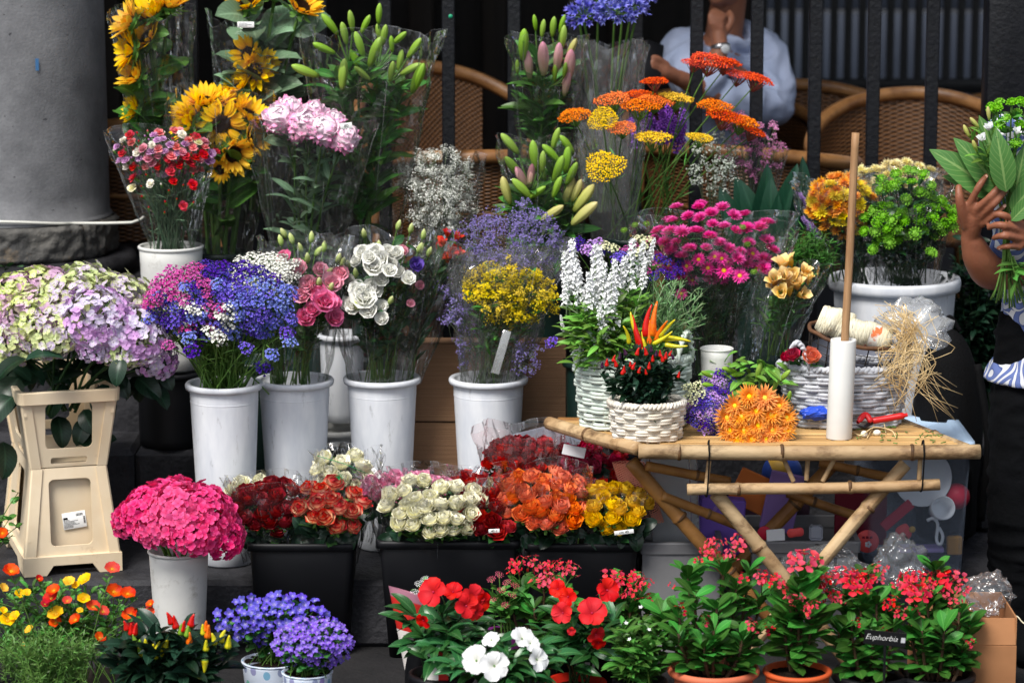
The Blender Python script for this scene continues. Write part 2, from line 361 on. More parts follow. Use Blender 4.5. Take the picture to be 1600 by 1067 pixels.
def agapanthus_head():
    fl = J([petal(.34, .1, 75, 60, 15, .3, 1.3, .6, 3, 2, r0=.02).rz(k * PI / 3) for k in range(6)] + [lathe([(.012, -.02), (.03, .06)], 5)])
    bud = lathe([(.01, 0), (.035, .1), (.045, .22), (.015, .3), (.003, .31)], 5)
    ms, ms2, st = [], [], []
    for k, d in enumerate(dome_pts(54, 112)):
        d = d + rng.normal(0, .07, 3); L = rng.uniform(.5, .72); p = d * L
        st.append(tube([(0, 0, 0), p * .5 + [0, 0, .02], p], [.014, .011, .009], 3, 1, False)); (ms if k % 3 else ms2).append(mdir(p, d + np.array([0, 0, -.1]), k, rng.uniform(.8, 1.2)))
    return J([many(fl, ms), many(bud, ms2)] + st)
def lily_bud(open_=False):
    n = 24; rows = []
    prof = [(.02, 0), (.075, .04), (.115, .2), (.15, .45), (.15, .66), (.11, .86), (.055, .96), (.01, 1.0)]
    th = np.linspace(0, 2 * PI, n + 1)
    for r, z in prof:
        k = 1 + .1 * np.cos(3 * th) - .16 * np.abs(np.cos(1.5 * th)) ** 14
        rows.append(np.stack([r * k * np.cos(th) + .05 * z * z, r * k * np.sin(th), np.full(n + 1, z)], -1))
    return G(rows)
def hydrangea_head(n=90, ang=115, pr=.2, pol=4, flat=.7):
    fl = J([petal(pr, pr * 1.05, 8, 16, -4, .25, 1.35, .45, 4, 4, ruf=.006, r0=.008).rz(k * 2 * PI / pol + rng.normal(0, .1)) for k in range(pol)] + [blob(.02, 4, 2).mv(0, 0, .012)])
    ms = []
    for k, d in enumerate(dome_pts(n, ang)):
        d = d + rng.normal(0, .06, 3); p = d / np.linalg.norm(d) * (1 + rng.normal(0, .05)) * np.array([1, 1, flat])
        ms.append(mdir(p, d + rng.normal(0, .28, 3), rng.uniform(0, 6), rng.uniform(.8, 1.2)))
    st = [tube(bez((0, 0, -.75), d * .3, d * .93 * np.array([1, 1, flat]), 4), .018, 4, 1, False) for d in dome_pts(18, ang * .9)]
    return J([many(fl, ms)] + st)
def statice_head(n=30, core=1):
    fl = J([petal(.25, .25, 45, 30, 0, .2, 1.8, .4, 2, 2, ruf=.03).rz(k * 2 * PI / 5) for k in range(5)])
    ms, st = [], []
    for k, d in enumerate(dome_pts(n, 95)):
        d = d + rng.normal(0, .12, 3); p = d * rng.uniform(.7, 1.05) * np.array([1, .8, .62]); ms.append(mdir(p, d + np.array([0, 0, .6]), k, rng.uniform(.8, 1.25)))
        if k % 3 == 0: st.append(tube([(0, 0, -.7), p * .5 + np.array([0, 0, -.12]), p], .03, 3, 1, False))
    return J([many(fl, ms)] + st)
def spray(depth=3, L=.5, spread=.6, k=4, tip=.03, ftype='blob', r=.008, ends_only=True, up=.15):
    """branching spray: thin twigs ending in tiny flowers; 1 unit tall or so"""
    tw, ms = [], []
    def go(p, d, L, lv, r):
        q = p + d * L; tw.append(tube([p, (p + q) / 2 + rng.normal(0, .03 * L, 3), q], [r, r * .85, r * .7], 3, 1, False))
        if lv == 0: ms.append(mdir(q, d + rng.normal(0, .3, 3), rng.uniform(0, 6), rng.uniform(.7, 1.35))); return
        if not ends_only and lv < depth: ms.append(mdir((p + q) / 2 + rng.normal(0, .04 * L, 3), d + rng.normal(0, .6, 3), 0, .9))
        for i in range(k):
            nd = d + rng.normal(0, spread, 3) + np.array([0, 0, up]); nd /= np.linalg.norm(nd); go(p + (q - p) * rng.uniform(.55, 1), nd, L * rng.uniform(.5, .85), lv - 1, r * .75)
    go(np.zeros(3), np.array([0, 0, 1.0]), L, depth, r)
    if ftype == 'blob': f = blob(tip, 5, 3)
    elif ftype == 'star': f = J([petal(tip * 1.5, tip * 1.4, 35, 30, 10, .2, 1.5, .5, 2, 2).rz(i * 2 * PI / 5) for i in range(5)])
    else: f = J([blob(tip * .8, 4, 2)] + [petal(tip * 1.8, tip * .9, 30, 45, 30, .2, 1.3, .5, 2, 2).rz(i * PI / 2) for i in range(4)])
    return J([many(f, ms)] + tw)
def spike_head(n=40, w=.09, sz=.09):
    f = J([petal(sz, sz * .8, 40, 20, -30, .4, 1.5, .5, 2, 2).rz(i * 2.1) for i in range(3)] + [lathe([(.01, -.04), (.022, .0), (.02, .03)], 4)])
    ms = []
    for k in range(n):
        z = (k / n) ** .85; t = k * 2.39996; rad = w * (1.15 - .8 * z) * rng.uniform(.35, 1.3); ms.append(mdir((rad * math.cos(t), rad * math.sin(t), z), (math.cos(t), math.sin(t), .7), k, rng.uniform(.7, 1.15) * (1.1 - .45 * z)))
    return J([many(f, ms), tube([(0, 0, -.5), (0, 0, .5), (.02, 0, 1)], [.02, .016, .008], 4, 1)])
def chili_pod(slim=.16, bend=.2, col=0):
    n = 9; z = np.linspace(0, 1, n); r = slim * np.sqrt(np.clip(1.05 - z, 0, 1)) * (1 - .25 * z) * np.where(z < .08, .8, 1)
    p = np.stack([bend * z ** 2, .05 * np.sin(3 * z), z], -1)
    return J([tube(p, r, 8, 0), lathe([(slim * .95, .04), (slim * .8, -.02), (.04, -.08), (.03, -.3)], 8, 1)])
def impatiens_head():
    f = layers([dict(n=5, L=1.05, W=1.0, r0=.03, a=(34, 10, -30), p=1.6, q=.5, rows=7, cols=7, cup=.28, ruf=.03)], .08)
    return J([f, blob(.08, 6, 3, 1).mv(0, 0, .08), tube([(0, 0, 0), (.1, -.3, -.35), (.3, -.5, -.9)], [.03, .03, .02], 5, 1)])
def euphorbia_head(k=7):
    pr = J([petal(.3, .4, 14, 10, -6, .18, 1.2, .45, 3, 4).rz(a) for a in (0, PI)] + [blob(.05, 5, 3, 2).mv(0, 0, .04)])
    out, ms = [], []
    for i in range(k):
        t = i * 2.4; r = .15 + .62 * math.sqrt(i / k); p = np.array([r * math.cos(t), r * math.sin(t), .45 - .25 * r + rng.normal(0, .06)])
        ms.append(mdir(p, p * np.array([.7, .7, 1]) + rng.normal(0, .2, 3), rng.uniform(0, 6), rng.uniform(.9, 1.2)))
        out.append(tube(bez((0, 0, -.5), (p[0] * .3, p[1] * .3, 0), p, 4), .03, 4, 1, False))
    return J([many(pr, ms)] + out)
def campanula_head():
    f = layers([dict(n=5, L=.95, W=.62, r0=.02, a=(58, 22, -22), p=1.05, q=.55, rows=5, cols=4, cup=.35)], .06)
    return J([f, tube([(0, 0, .05), (0, 0, .5)], .04, 4, 2), lathe([(.05, -.15), (.16, -.02), (.2, .1)], 6, 1)])
def portulaca_head():
    f = layers([dict(n=5, L=.95, W=1.15, r0=.02, a=(48, 32, 2), p=1.5, q=.45, rows=4, cols=4, cup=.3, ruf=.03)], .08)
    return J([f] + [blob(.05, 4, 3, 2).mv(.1 * math.cos(k * 2.4), .1 * math.sin(k * 2.4), .25) for k in range(9)])
def alstro_head():
    return layers([dict(n=3, L=1.0, W=.6, r0=.03, a=(75, 65, 20), p=1.4, q=.6, rows=5, cup=.3), dict(n=3, L=.95, W=.4, r0=.03, a=(80, 72, 40), p=1.3, q=.6, rows=5, cup=.3), dict(n=4, L=.7, W=.06, a=(80, 75, 60), mat=1, rows=3)], .12)
def kalanchoe_head(n=26):
    f = J([petal(.12, .11, 20, 10, 0, .1, 1.2, .5, 2, 2).rz(k * PI / 2) for k in range(4)])
    return J([many(f, [mdir(d * np.array([.8, .8, .4]), d + np.array([0, 0, .6]), k) for k, d in enumerate(dome_pts(n, 80))])] + [tube([(0, 0, -.6), d * .75 * np.array([.8, .8, .4])], .03, 3, 1, False) for d in dome_pts(9, 75)])

def leaf(L=1.0, W=.4, p=.8, q=.8, a=(25, 5, -25), fold=.25, rows=6, cols=4, ruf=.0, stalk=.0):
    t = petal(L, W, a[0], a[1], a[2], 0, p, q, rows, cols, ruf, fold=fold)
    return t
LEAF = dict(lance=leaf(1, .2, .85, .85, (20, 0, -25)), oval=leaf(1, .42, .9, .7), broad=leaf(1, .62, .8, .65, (25, 0, -35), .22, 8, 6, .012), round=leaf(1, .8, .85, .5, (20, 0, -30), .15), spoon=leaf(1, .4, 1.45, .6, (25, 10, -10), .15),
            needle=leaf(1, .07, .9, .6, (15, 5, 0), .1, 3, 2), grass=leaf(1, .06, .7, .6, (10, 0, -60), .1, 5, 2), ellip=leaf(1, .33, .85, .9, (20, 0, -40), .3, 8, 4), small=leaf(1, .45, .9, .7, (25, 5, -15), .2, 3, 2))
# ------------------------------------------------------------------ setting
ZL, ZLEDGE, ZP = -0.18, 0.235, 0.33
m_ground = plain('street_stone', (40, 39, 40), .75, .3, (24, 24, 26), 3, bump=.5, bscale=60)
m_step = plain('basalt_step', (58, 58, 62), .7, .3, (34, 34, 38), 6, bump=.6, bscale=70, dirt=((20, 20, 22), 9, .5, .75))
m_basalt = plain('dark_basalt', (46, 46, 50), .75, .25, (24, 24, 27), 7, bump=.9, bscale=26)
m_floor = plain('porch_floor_tile', (52, 46, 42), .6, .3, (36, 32, 30), 3)
m_dark = plain('dark_timber', (30, 26, 25), .6, .3, (18, 16, 16), 4, stretch=(6, 6, .4), bump=.3)
m_roof = plain('porch_soffit', (60, 54, 50), .8, .2, (46, 42, 40), 2)
m_iron = plain('black_iron_paint', (9, 11, 18), .45, .4, (8, 10, 15), 14, bump=.25, bscale=70, dirt=((40, 42, 48), 30, .62, .8))
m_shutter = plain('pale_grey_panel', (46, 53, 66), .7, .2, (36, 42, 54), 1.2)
m_wire = plain('white_cable', (214, 214, 206), .4)

def slab(x0, x1, y0, y1, z0, z1, b=.006):
    return box(x1 - x0, y1 - y0, z1 - z0, b).mv((x0 + x1) / 2, (y0 + y1) / 2, z0)
gp = np.array([[[x, y, ZL] for x in np.linspace(-40, 40, 21)] for y in np.linspace(-40, 60, 26)])
struct('ground', G(gp), m_ground)
struct('step', slab(-8, 8, 0.0, .56, ZL + .001, 0, .012), m_step)
lt = [slab(a, b - .004, .53, .86, .001, ZLEDGE, .014) for a, b in zip([-4, -2.6, -1.05, -.52, .35, 1.3, 2.6], [-2.6, -1.05, -.52, .35, 1.3, 2.6, 4])]
struct('stone_ledge', J(lt), m_step)
struct('porch_floor', slab(-8, 8, .87, 9, ZL, ZP, .01), m_floor)
# low basalt wall under the column
pw = G([[(x, .80 + .012 * noise.noise((x * 6, z * 7, 1.3)) + .02 * noise.noise((x * 2.2, z * 3, 7)), z) for x in np.linspace(-4, -.86, 120)] for z in np.linspace(ZLEDGE - .01, .63, 20)])
wl = struct('low_wall', J([pw, slab(-4, -.86, .83, 1.6, ZLEDGE, .645, .012)]), m_basalt); 
tag(wl, 'rough dark basalt low wall under the grey column', 'wall'); del wl['kind']
struct('porch_shade_ceiling', slab(-8, 8, .9, 4.8, 2.75, 2.95), m_roof)  # unseen roof slab, put in to shade the porch interior
bw = thing('timber_wall', 'black timber back wall of the shaded porch', 'wall', (0, 4.6, ZP))
obj('panel', slab(-8, 1.02, 0, .1, 0, 2.42), m_dark, bw)
m_trim = plain('brown_timber', (52, 46, 42), .6, .3, (38, 34, 32), 5, stretch=(6, 6, .4))
for a in (-1.7, -1.0, -.42, -.12, .4, .9):
    obj('post', slab(a, a + .1, -.05, -.002, 0, 2.4), m_trim, bw)
fs = thing('side_wall', 'dark side wall closing the porch', 'wall', (-3.2, 3, ZP)); obj('panel', slab(-.1, 0, -2, 1.55, 0, 2.4), m_dark, fs)
# pale wall across the open yard
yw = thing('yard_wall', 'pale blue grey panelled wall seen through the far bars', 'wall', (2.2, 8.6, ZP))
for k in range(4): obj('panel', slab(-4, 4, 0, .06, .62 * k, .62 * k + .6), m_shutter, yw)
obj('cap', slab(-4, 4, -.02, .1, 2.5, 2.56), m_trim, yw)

# ------------------------------------------------------------------ iron railings
def railing(name, label, y, xs, wbar, dbar, z0, z1, rails, posts=()):
    r = thing(name, label, 'railing', (xs[0], y, z0))
    bm_ = mesh(box(wbar, dbar, z1 - z0, min(wbar, dbar) * .12), m_iron, False)
    for x in xs: inst('bar', bm_, Matrix.Translation((x - xs[0], 0, 0)), r)
    for z, h in rails: obj('rail', slab(-.03, xs[-1] - xs[0] + .03, -dbar / 2 - .004, dbar / 2 + .004, z - z0, z - z0 + h, .002), m_iron, r)
    for x, wd in posts: obj('post', slab(x - xs[0] - wd / 2, x - xs[0] + wd / 2, -.05, .05, 0, z1 - z0 + .1), m_iron, r)
    return r
yb = .96
railing('iron_railing', 'tall black flat bar railing along the porch edge', yb, [P(px, 200, yb).x for px in (302, 402, 502, 602, 701, 803, 898, 993, 1087, 1181, 1272, 1363, 1454)], .037, .022, ZP + .002, 2.3,
        [(ZP + .1, .04), (2.1, .04)], [(P(1572, 200, yb).x, .135), (P(1750, 200, yb).x, .04), (P(1850, 200, yb).x, .04)])
yf = 4.45
railing('iron_railing', 'thin black bars of the far gate in front of the pale wall', yf, [P(1192 + 22.0 * k, 100, yf).x for k in range(19)], .03, .02, ZP + .002, 2.2, [(P(1300, 146, yf).z, .06), (2.0, .04)])

# ------------------------------------------------------------------ column
q = NT('column_stone'); tc = q.n('TexCoord')
n1 = q.n('TexNoise', i_Scale=7.0, i_Detail=6, i_Roughness=.65); n2 = q.n('TexNoise', i_Scale=130.0, i_Detail=3); n3 = q.n('TexVoronoi', i_Scale=26.0)
mp = q.n('Mapping'); mp.inputs['Scale'].default_value = (1, 1, 1.7)
q.l(tc.outputs['Object'], mp.inputs[0])
for n_ in (n1, n2): q.l(tc.outputs['Object'], n_.inputs['Vector'])
dn = q.n('TexNoise', i_Scale=20.0); q.l(mp.outputs[0], dn.inputs['Vector'])
q.l(q.mix(.06, mp.outputs[0], dn.outputs[1]), n3.inputs['Vector'])
c_ = q.ramp(n1.outputs[0], [(.3, lin((104, 105, 108))), (.7, lin((146, 147, 150)))])
c_ = q.mix(q.math('MULTIPLY', n2.outputs[0], .35), c_, lin((80, 80, 84)))
rad = q.n('TexNoise', i_Scale=9.0, i_Detail=3); q.l(tc.outputs['Object'], rad.inputs['Vector'])
pit = q.math('LESS_THAN', n3.outputs[0], q.math('MULTIPLY', q.math('SUBTRACT', rad.outputs[0], .38), .55))
c_ = q.mix(q.math('MULTIPLY', pit, .75), c_, lin((48, 48, 52)))
sep = q.n('SeparateXYZ'); q.l(tc.outputs['Object'], sep.inputs[0])
pr = q.n('BsdfPrincipled', i_Roughness=.85); pr.inputs['Specular IOR Level'].default_value = .2; q.l(c_, pr.inputs['Base Color'])
bp = q.n('Bump', i_Strength=.6, i_Distance=.012); hh = q.math('SUBTRACT', q.math('MULTIPLY', n2.outputs[0], .14), q.math('MULTIPLY', pit, 1.0)); q.l(hh, bp.inputs['Height']); q.l(bp.outputs[0], pr.inputs['Normal']); q.l(pr.outputs[0], q.out.inputs[0])
m_col = q.m
cy = 1.16; cx = P(15, 300, cy).x; mpx = M1(cy)
colm = thing('column', 'round grey pitted stone column on a darker rough base', 'column', (cx, cy, .645))
zc = lambda py: P(15, py, cy - .29).z - .645
prof = [(.298, zc(352)), (.292, zc(250)), (.287, zc(0)), (.28, 1.6), (.27, 2.1)]
obj('shaft', lathe([(.30, zc(356)), (.298, zc(352))] + [(np.interp(z, [zc(352), 2.1], [.293, .283]), z) for z in np.linspace(zc(352) + .004, 2.1, 30)], 96), m_col, colm)
m_blk = plain('base_stone', (104, 102, 98), .85, .2, (70, 70, 70), 9, bump=1.0, bscale=40, dirt=((120, 104, 84), 12, .55, .75))
nb = 7
for k in range(nb):
    a0 = 2 * PI * k / nb + .25; a1 = a0 + 2 * PI / nb - .012; rows = []
    for z in np.linspace(zc(414), zc(357), 14):
        e = min(z - zc(414), zc(357) - z); rr = .301 + .012 * min(1, e / .008)
        row = []
        for a in np.linspace(a0, a1, 34):
            ed = min(a - a0, a1 - a) * .3; r2 = rr - .012 * max(0, 1 - ed / .007) + .012 * noise.noise((a * 4, z * 22, k)) + .008 * noise.noise((a * 14, z * 60, k + 5))
            row.append((r2 * math.cos(a), r2 * math.sin(a), z))
        rows.append(row)
    obj('base_block', G(rows), m_blk, colm)
obj('paint_mark', G([[((.2955 + .004 * 0) * math.cos(a), .2955 * math.sin(a), z) for a in np.linspace(R(-64), R(-62), 5)] for z in np.linspace(zc(112), zc(93), 6)]), plain('blue_paint', (70, 120, 170), .7), colm)
obj('base_core', lathe([(.285, .0), (.285, zc(354)), (.01, zc(354))], 48), m_blk, colm)
obj('base_torus', lathe([(.3, 0.0)] + [(.345 + .026 * math.cos(a), (zc(414)) / 2 + (zc(416)) / 2 * math.sin(a)) for a in np.linspace(-PI / 2, PI / 2, 10)] + [(.3, zc(414.5))], 72), m_basalt, colm)
# cable round the column
zz = .645 + zc(351)
pts = [(cx + .304 * math.cos(a), cy + .304 * math.sin(a), zz + .01 * math.sin(3 * a)) for a in np.linspace(R(200), R(318), 20)]
e1 = P(205, 348, yb - .02); pts += [tuple(e1), (e1.x + .03, yb + .02, e1.z + .01), (e1.x + .02, yb + .16, e1.z - .02)]
tag(obj('cable', tube(smooth_path(pts, 60), .0045, 6), m_wire), 'thin white cable looped round the foot of the grey column', 'cable')

# ------------------------------------------------------------------ wicker chairs
def wicker_mat(name, ca, cb, su, sv):
    q = NT(name); uv = q.n('UVMap'); sp = q.n('SeparateXYZ'); q.l(uv.outputs[0], sp.inputs[0])
    a = q.math('SINE', q.math('MULTIPLY', sp.outputs[0], su)); b = q.math('SINE', q.math('ADD', q.math('MULTIPLY', sp.outputs[1], sv), q.math('MULTIPLY', q.math('SIGN', a), 1.57)))
    h = q.math('MULTIPLY_ADD', q.math('MULTIPLY', b, q.math('ABSOLUTE', a)), .5, .5)
    no = q.n('TexNoise', i_Scale=7.0, i_Detail=4); h2 = q.math('MULTIPLY', h, q.math('ADD', no.outputs[0], .4))
    col = q.mix(h2, lin(cb), lin(ca)); pr = q.n('BsdfPrincipled', i_Roughness=.5); q.l(col, pr.inputs['Base Color'])
    bp = q.n('Bump', i_Strength=.8, i_Distance=.006); q.l(h, bp.inputs['Height']); q.l(bp.outputs[0], pr.inputs['Normal']); q.l(pr.outputs[0], q.out.inputs[0]); return q.m
m_wick = wicker_mat('woven_wicker', (142, 96, 54), (32, 19, 11), 150, 170)
m_cane = plain('bent_cane', (164, 118, 72), .4, .4, (112, 74, 42), 10, stretch=(1, 1, 1), dirt=((110, 66, 30), 16, .55, .75))
def wicker_chair(label, loc, rz, h=.8, rx=.29, ry=.28, open_=False):
    c = thing('wicker_armchair', label, 'armchair', loc, rz, 'wicker armchairs on the porch')
    th = np.linspace(R(-12), R(192), 40); s = np.sin(np.clip((th - R(-12)) / R(204), 0, 1) * PI)
    zt = .6 + (h - .6) * s ** 1.1; flare = 1.0 + .08 * s
    tb = th[12:28] if open_ else th; zb = zt[12:28] if open_ else zt
    obj('backrest', G([[(rx * (1 + .12 * t) * math.cos(a), ry * (1 + .2 * t) * math.sin(a), .36 + (z - .36) * t) for a, z in zip(tb, zb)] for t in np.linspace(0, 1, 12)]), m_wick, c)
    if open_:
        for i_, j_ in ((4, 12), (35, 27), (8, 9), (31, 30)):
            obj('cane', tube([(rx * 1.1 * math.cos(th[i_]), ry * 1.15 * math.sin(th[i_]), zt[i_]), (rx * 1.05 * math.cos(th[j_]), ry * 1.1 * math.sin(th[j_]), .4)], .013, 7), m_cane, c)
    p = [(rx * 1.12 * math.cos(a), ry * 1.2 * math.sin(a), z + .01) for a, z in zip(th, zt)]
    p = [(p[0][0] + .02, p[0][1] - .1, .38)] + [(p[0][0] + .015, p[0][1] - .1, .5)] + p + [(p[-1][0] - .015, p[-1][1] - .1, .5), (p[-1][0] - .02, p[-1][1] - .1, .38)]
    obj('rim', tube(smooth_path(p, 90), .022, 8), m_cane, c)
    obj('seat', lathe([(.01, .4), (.2, .405), (.27, .4), (.285, .375), (.27, .35), (.01, .35)], 40, sy=.97), m_wick, c)
    for sx in (-1, 1):
        for sy in (-1, 1): obj('leg', tube([(sx * .2, sy * .19, .36), (sx * .215, sy * .21, .18), (sx * .22, sy * .22, .0)], .018, 8), m_cane, c)
    ap = [(rx * 1.02 * math.cos(a), ry * 1.06 * math.sin(a), .5) for a in np.linspace(R(-12), R(192), 20)]
    obj('brace', tube(ap, .012, 6), m_cane, c); return c
def chair_at(px, py, Y, rz, label, h=.8, **k):
    p = P(px, py, Y); return wicker_chair(label, (p.x, Y, ZP + .001), rz, h=p.z - ZP, **k)
chair_at(1280, 152, 2.1, R(8), 'honey wicker armchair with the wide arched back beside the seated man')
chair_at(1432, 166, 1.65, R(-6), 'honey wicker armchair behind the wooden pole')
chair_at(722, 122, 1.75, R(28), 'open sided wicker armchair with bent cane arms, between the lilies', open_=True)
chair_at(745, 232, 1.35, R(184), 'low wicker armchair seen from behind, under the cane arms', rx=.26)
tag(obj('sticker', lathe([(.0001, 0), (.006, 0), (.006, .0008), (.0001, .0008)], 20).xf(Matrix.Rotation(R(90), 4, 'X')), plain('green_sticker', (30, 150, 110), .4)), 'tiny round green sticker on a black railing bar', 'sticker').location = P(704, 26, .9475)
chair_at(1175, 225, 1.45, R(150), 'lower wicker armchair behind the pink sea lavender', )
chair_at(215, 180, 1.75, R(200), 'wicker armchair half hidden between the column and the sunflowers')
chair_at(1585, 170, 2.3, R(-20), 'darker wicker armchair behind the green bouquet')
# ------------------------------------------------------------------ shared materials
m_stem = plain('green_stem', (96, 132, 58), .5, .35, (62, 100, 40), 20)
m_stemd = plain('dark_green_stem', (52, 84, 44), .5, .35, (36, 60, 32), 20)
m_brown = plain('woody_stem', (96, 74, 54), .8, .2, (60, 46, 36), 30, bump=.4)
m_lf = leaf_mat('mid_green_leaf', (74, 126, 50)); m_lfd = leaf_mat('dark_green_leaf', (42, 84, 40)); m_lfl = leaf_mat('light_green_leaf', (104, 150, 58))
m_lfg = leaf_mat('grey_green_leaf', (112, 142, 110)); m_lfdk = leaf_mat('blackish_green_leaf', (24, 50, 34), rough=.35)
m_cal = plain('green_calyx', (92, 136, 62), .5, .3)
m_film = film('clear_film'); m_glint = film('film_glint', haze=.14, k=2.6, rough=.12); m_film2 = film('hazy_film', haze=.05, k=1.6); m_filmp = film('pinkish_film', tint=(1, .93, .93, 1), haze=.035)  # second film: paler haze painted in as highlights along creases and top edges
m_white = plain('white_plastic', (226, 229, 234), .42, .45, (202, 207, 216), 6, bump=.06, bscale=9, dirt=((112, 112, 112), 16, .6, .84), stretch=(2.2, 2.2, .6))
m_whitew = plain('old_white_plastic', (216, 216, 212), .5, .4, (200, 200, 198), 4, bump=.08, bscale=14, dirt=((150, 146, 138), 14, .57, .78))
m_black = plain('black_plastic', (11, 12, 16), .5, .3, (15, 16, 20), 8, dirt=((32, 32, 35), 18, .64, .82))
m_dgreen = plain('dark_green_plastic', (18, 42, 36), .4, .45, (12, 30, 26), 6)
m_terra = plain('terracotta_plastic', (206, 112, 80), .6, .3, (186, 94, 64), 8, dirt=((130, 80, 60), 14, .6, .8))
m_soil = plain('potting_soil', (40, 30, 24), .95, .1, (22, 16, 13), 40, bump=1, bscale=90)
m_paper = plain('white_label', (236, 236, 234), .6, .3); m_ink = plain('black_ink', (16, 16, 18), .6, .2); m_grey = plain('grey_print', (120, 122, 126), .6, .2)

def ell(cx, cy, rx, ry, n, Y, dY=.08, md=.75, seed=1, tries=4000, down=.0, poly=None):
    """n spread points in an ellipse of the photo, bulging towards the viewer by dY"""
    g = np.random.default_rng(seed); out = []; d = md * math.sqrt(PI * rx * ry / max(n, 1))
    for _ in range(tries):
        u, v = g.uniform(-1, 1, 2)
        if u * u + v * v > 1: continue
        p = (cx + u * rx, cy + v * ry)
        if any((p[0] - q[0]) ** 2 + (p[1] - q[1]) ** 2 < d * d for q in out): continue
        out.append((p[0], p[1], Y - dY * math.sqrt(1 - u * u - v * v) - dY * v * down))
        if len(out) >= n: break
    return out
def wrap(root, base, top, r0, r1, h=1.0, ry=.75, mat=None, seed=0, name='wrapper', crk=.012, lobes=4, t0=0.0, ext=0.0, edge=.06, rows=34, segs=96, waist=.0):
    """a cone of clear film round the stems from base to top (world points)"""
    g = np.random.default_rng(seed); base = np.array(base); top = np.array(top); ax = top - base
    th = np.linspace(0, 2 * PI, segs + 1); ph = g.uniform(0, 6.28, 12); out = []
    fold = sum((1 / k) * np.sin(k * th + ph[j]) for j, k in enumerate((3, 5, 8, 13, 21))) * .5
    edg = edge * (np.abs(np.sin(lobes / 2 * th + ph[7])) - .5) + edge * .12 * np.sin(5 * th + ph[8])
    for t in np.linspace(t0, 1 + ext, rows):
        r = r0 + (r1 - r0) * max(0, t) ** .85 * (1 - waist * math.sin(PI * min(1, t)))
        rr = r * (1 + .08 * fold * (.3 + t) + .05 * (.35 + t) * (np.abs(np.sin(4 * th + ph[5] + .5 * t)) + .6 * np.abs(np.sin(6.5 * th + ph[6])) - .9)) + crk * t * .6 * np.sin(9 * th + 7 * t + ph[9]) * np.sin(4.3 * t * 3 + ph[10] + 2 * th) + crk * np.array([.75 * abs(noise.noise((3.2 * math.cos(a) + seed * 3.1, 3.2 * math.sin(a), 4.2 * t))) * 2 + .55 * abs(noise.noise((7.5 * math.cos(a), 7.5 * math.sin(a) + seed, 9 * t))) for a in th]) * (.5 + t); rr[-1] = rr[0]
        k = t + edg * max(0, t - .5) * 2
        c = base + ax * k[:, None]
        out.append(np.stack([c[:, 0] + rr * np.cos(th), c[:, 1] + rr * ry * np.sin(th), c[:, 2] + 0 * th], -1))
    A = np.array(out) - np.array(root.location); cr = []
    for _ in range(int(g.integers(7, 11))):  # thin pale streaks drawn as glints down the folds
        j = int(g.integers(0, segs)); i0 = int(g.integers(0, rows // 2)); i1 = int(g.integers(rows * 2 // 3, rows)); sh = g.integers(-3, 4)
        p = np.array([A[i, int(j + sh * (i - i0) / (i1 - i0 + 1)) % segs] for i in range(i0, i1)])
        tt_ = np.linspace(0, 1, len(p))[:, None]; p = (p[0] * (1 - tt_) + p[-1] * tt_) * .75 + p * .25; p = p + (p - A[i0:i1].mean(1)) * .012; cr.append(tube(smooth_path(p, 40), np.interp(np.linspace(0, 1, 100), [0, .5, 1], [.0002, g.uniform(.0005, .0017), .0003])[:len(smooth_path(p, 40))], 4, 1))
    top_ = A[-1]; cr.append(G([top_, top_ + (A[-1] - A[-2]) * .06], 1))
    return obj(name, J([G(A)] + cr), [mat or m_film, m_glint], root, False)
def foliage(root, base, tips, leaf_key=None, nl=6, ll=.06, mats=None, sr=.0025, spread=.012, lw=1.0, tr=(.25, .9), name='foliage', droop=0.0, lmat=None, bow=.25, jit=.25, upl=.45, sub=None, seg=5):
    """stems from base to every tip, with leaves along them, as one mesh of the bunch; returns the tangents at the tips"""
    base = np.array(base); o = np.array(root.location); out = []; tang = []; Ms = []
    lt = LEAF[leaf_key].mat(1) if leaf_key else None
    for tip in tips:
        tip = np.array(tip); b = base + rng.normal(0, spread, 3) * [1, 1, .2]; L = np.linalg.norm(tip - b)
        mid = b + (tip - b) * .55 + np.array([-(tip - b)[0] * bow, -(tip - b)[1] * bow, L * .05]); c = bez(b, mid, tip, 7); out.append(tube(c - o, np.linspace(sr * 1.15, sr * .8, 7), seg, 0, False)); tang.append((c[-1] - c[-2]) / (np.linalg.norm(c[-1] - c[-2]) + 1e-9))
        if lt is not None:
            for _ in range(nl):
                t = rng.uniform(*tr); i = min(5, int(t * 6)); p = c[i] + (c[i + 1] - c[i]) * (t * 6 - i); sd_ = (c[i + 1] - c[i]) / (np.linalg.norm(c[i + 1] - c[i]) + 1e-9)
                a = rng.uniform(0, 2 * PI); d = np.array([math.cos(a), math.sin(a), 0]) + sd_ * upl + np.array([0, 0, -droop]) + rng.normal(0, jit, 3)
                Ms.append(mleaf(p - o, d, (0, -.35, 1), ll * rng.uniform(.65, 1.25), lw, rng.normal(0, .35)))
    if Ms: out.append(many(lt, Ms))
    if sub: out.append(sub)
    obj(name, J(out), mats or [m_stem, m_lf], root); return tang
def blooms(root, pts, tang, meshes, sc, name='bloom', face=(0, -.5, .25), fw=.6, jit=.15, eye=None, eye_name='centre', roll=None, axis_up=0.0, sj=.15):
    """one child object per flower head, turned along its stem and partly towards the light"""
    o = np.array(root.location)
    for i, (p, t) in enumerate(zip(pts, tang)):
        s = sc * rng.uniform(1 - sj, 1 + sj); k = int(rng.integers(0, len(meshes)))
        d = np.array(t) * (1 - fw) + np.array(face) * fw + np.array([0, 0, axis_up]) + rng.normal(0, jit, 3)
        b = inst(name, meshes[k], mdir(np.array(p) - o, d, rng.uniform(0, 6.28) if roll is None else roll, s), root)
        if eye: inst(eye_name, eye, np.eye(4), b)
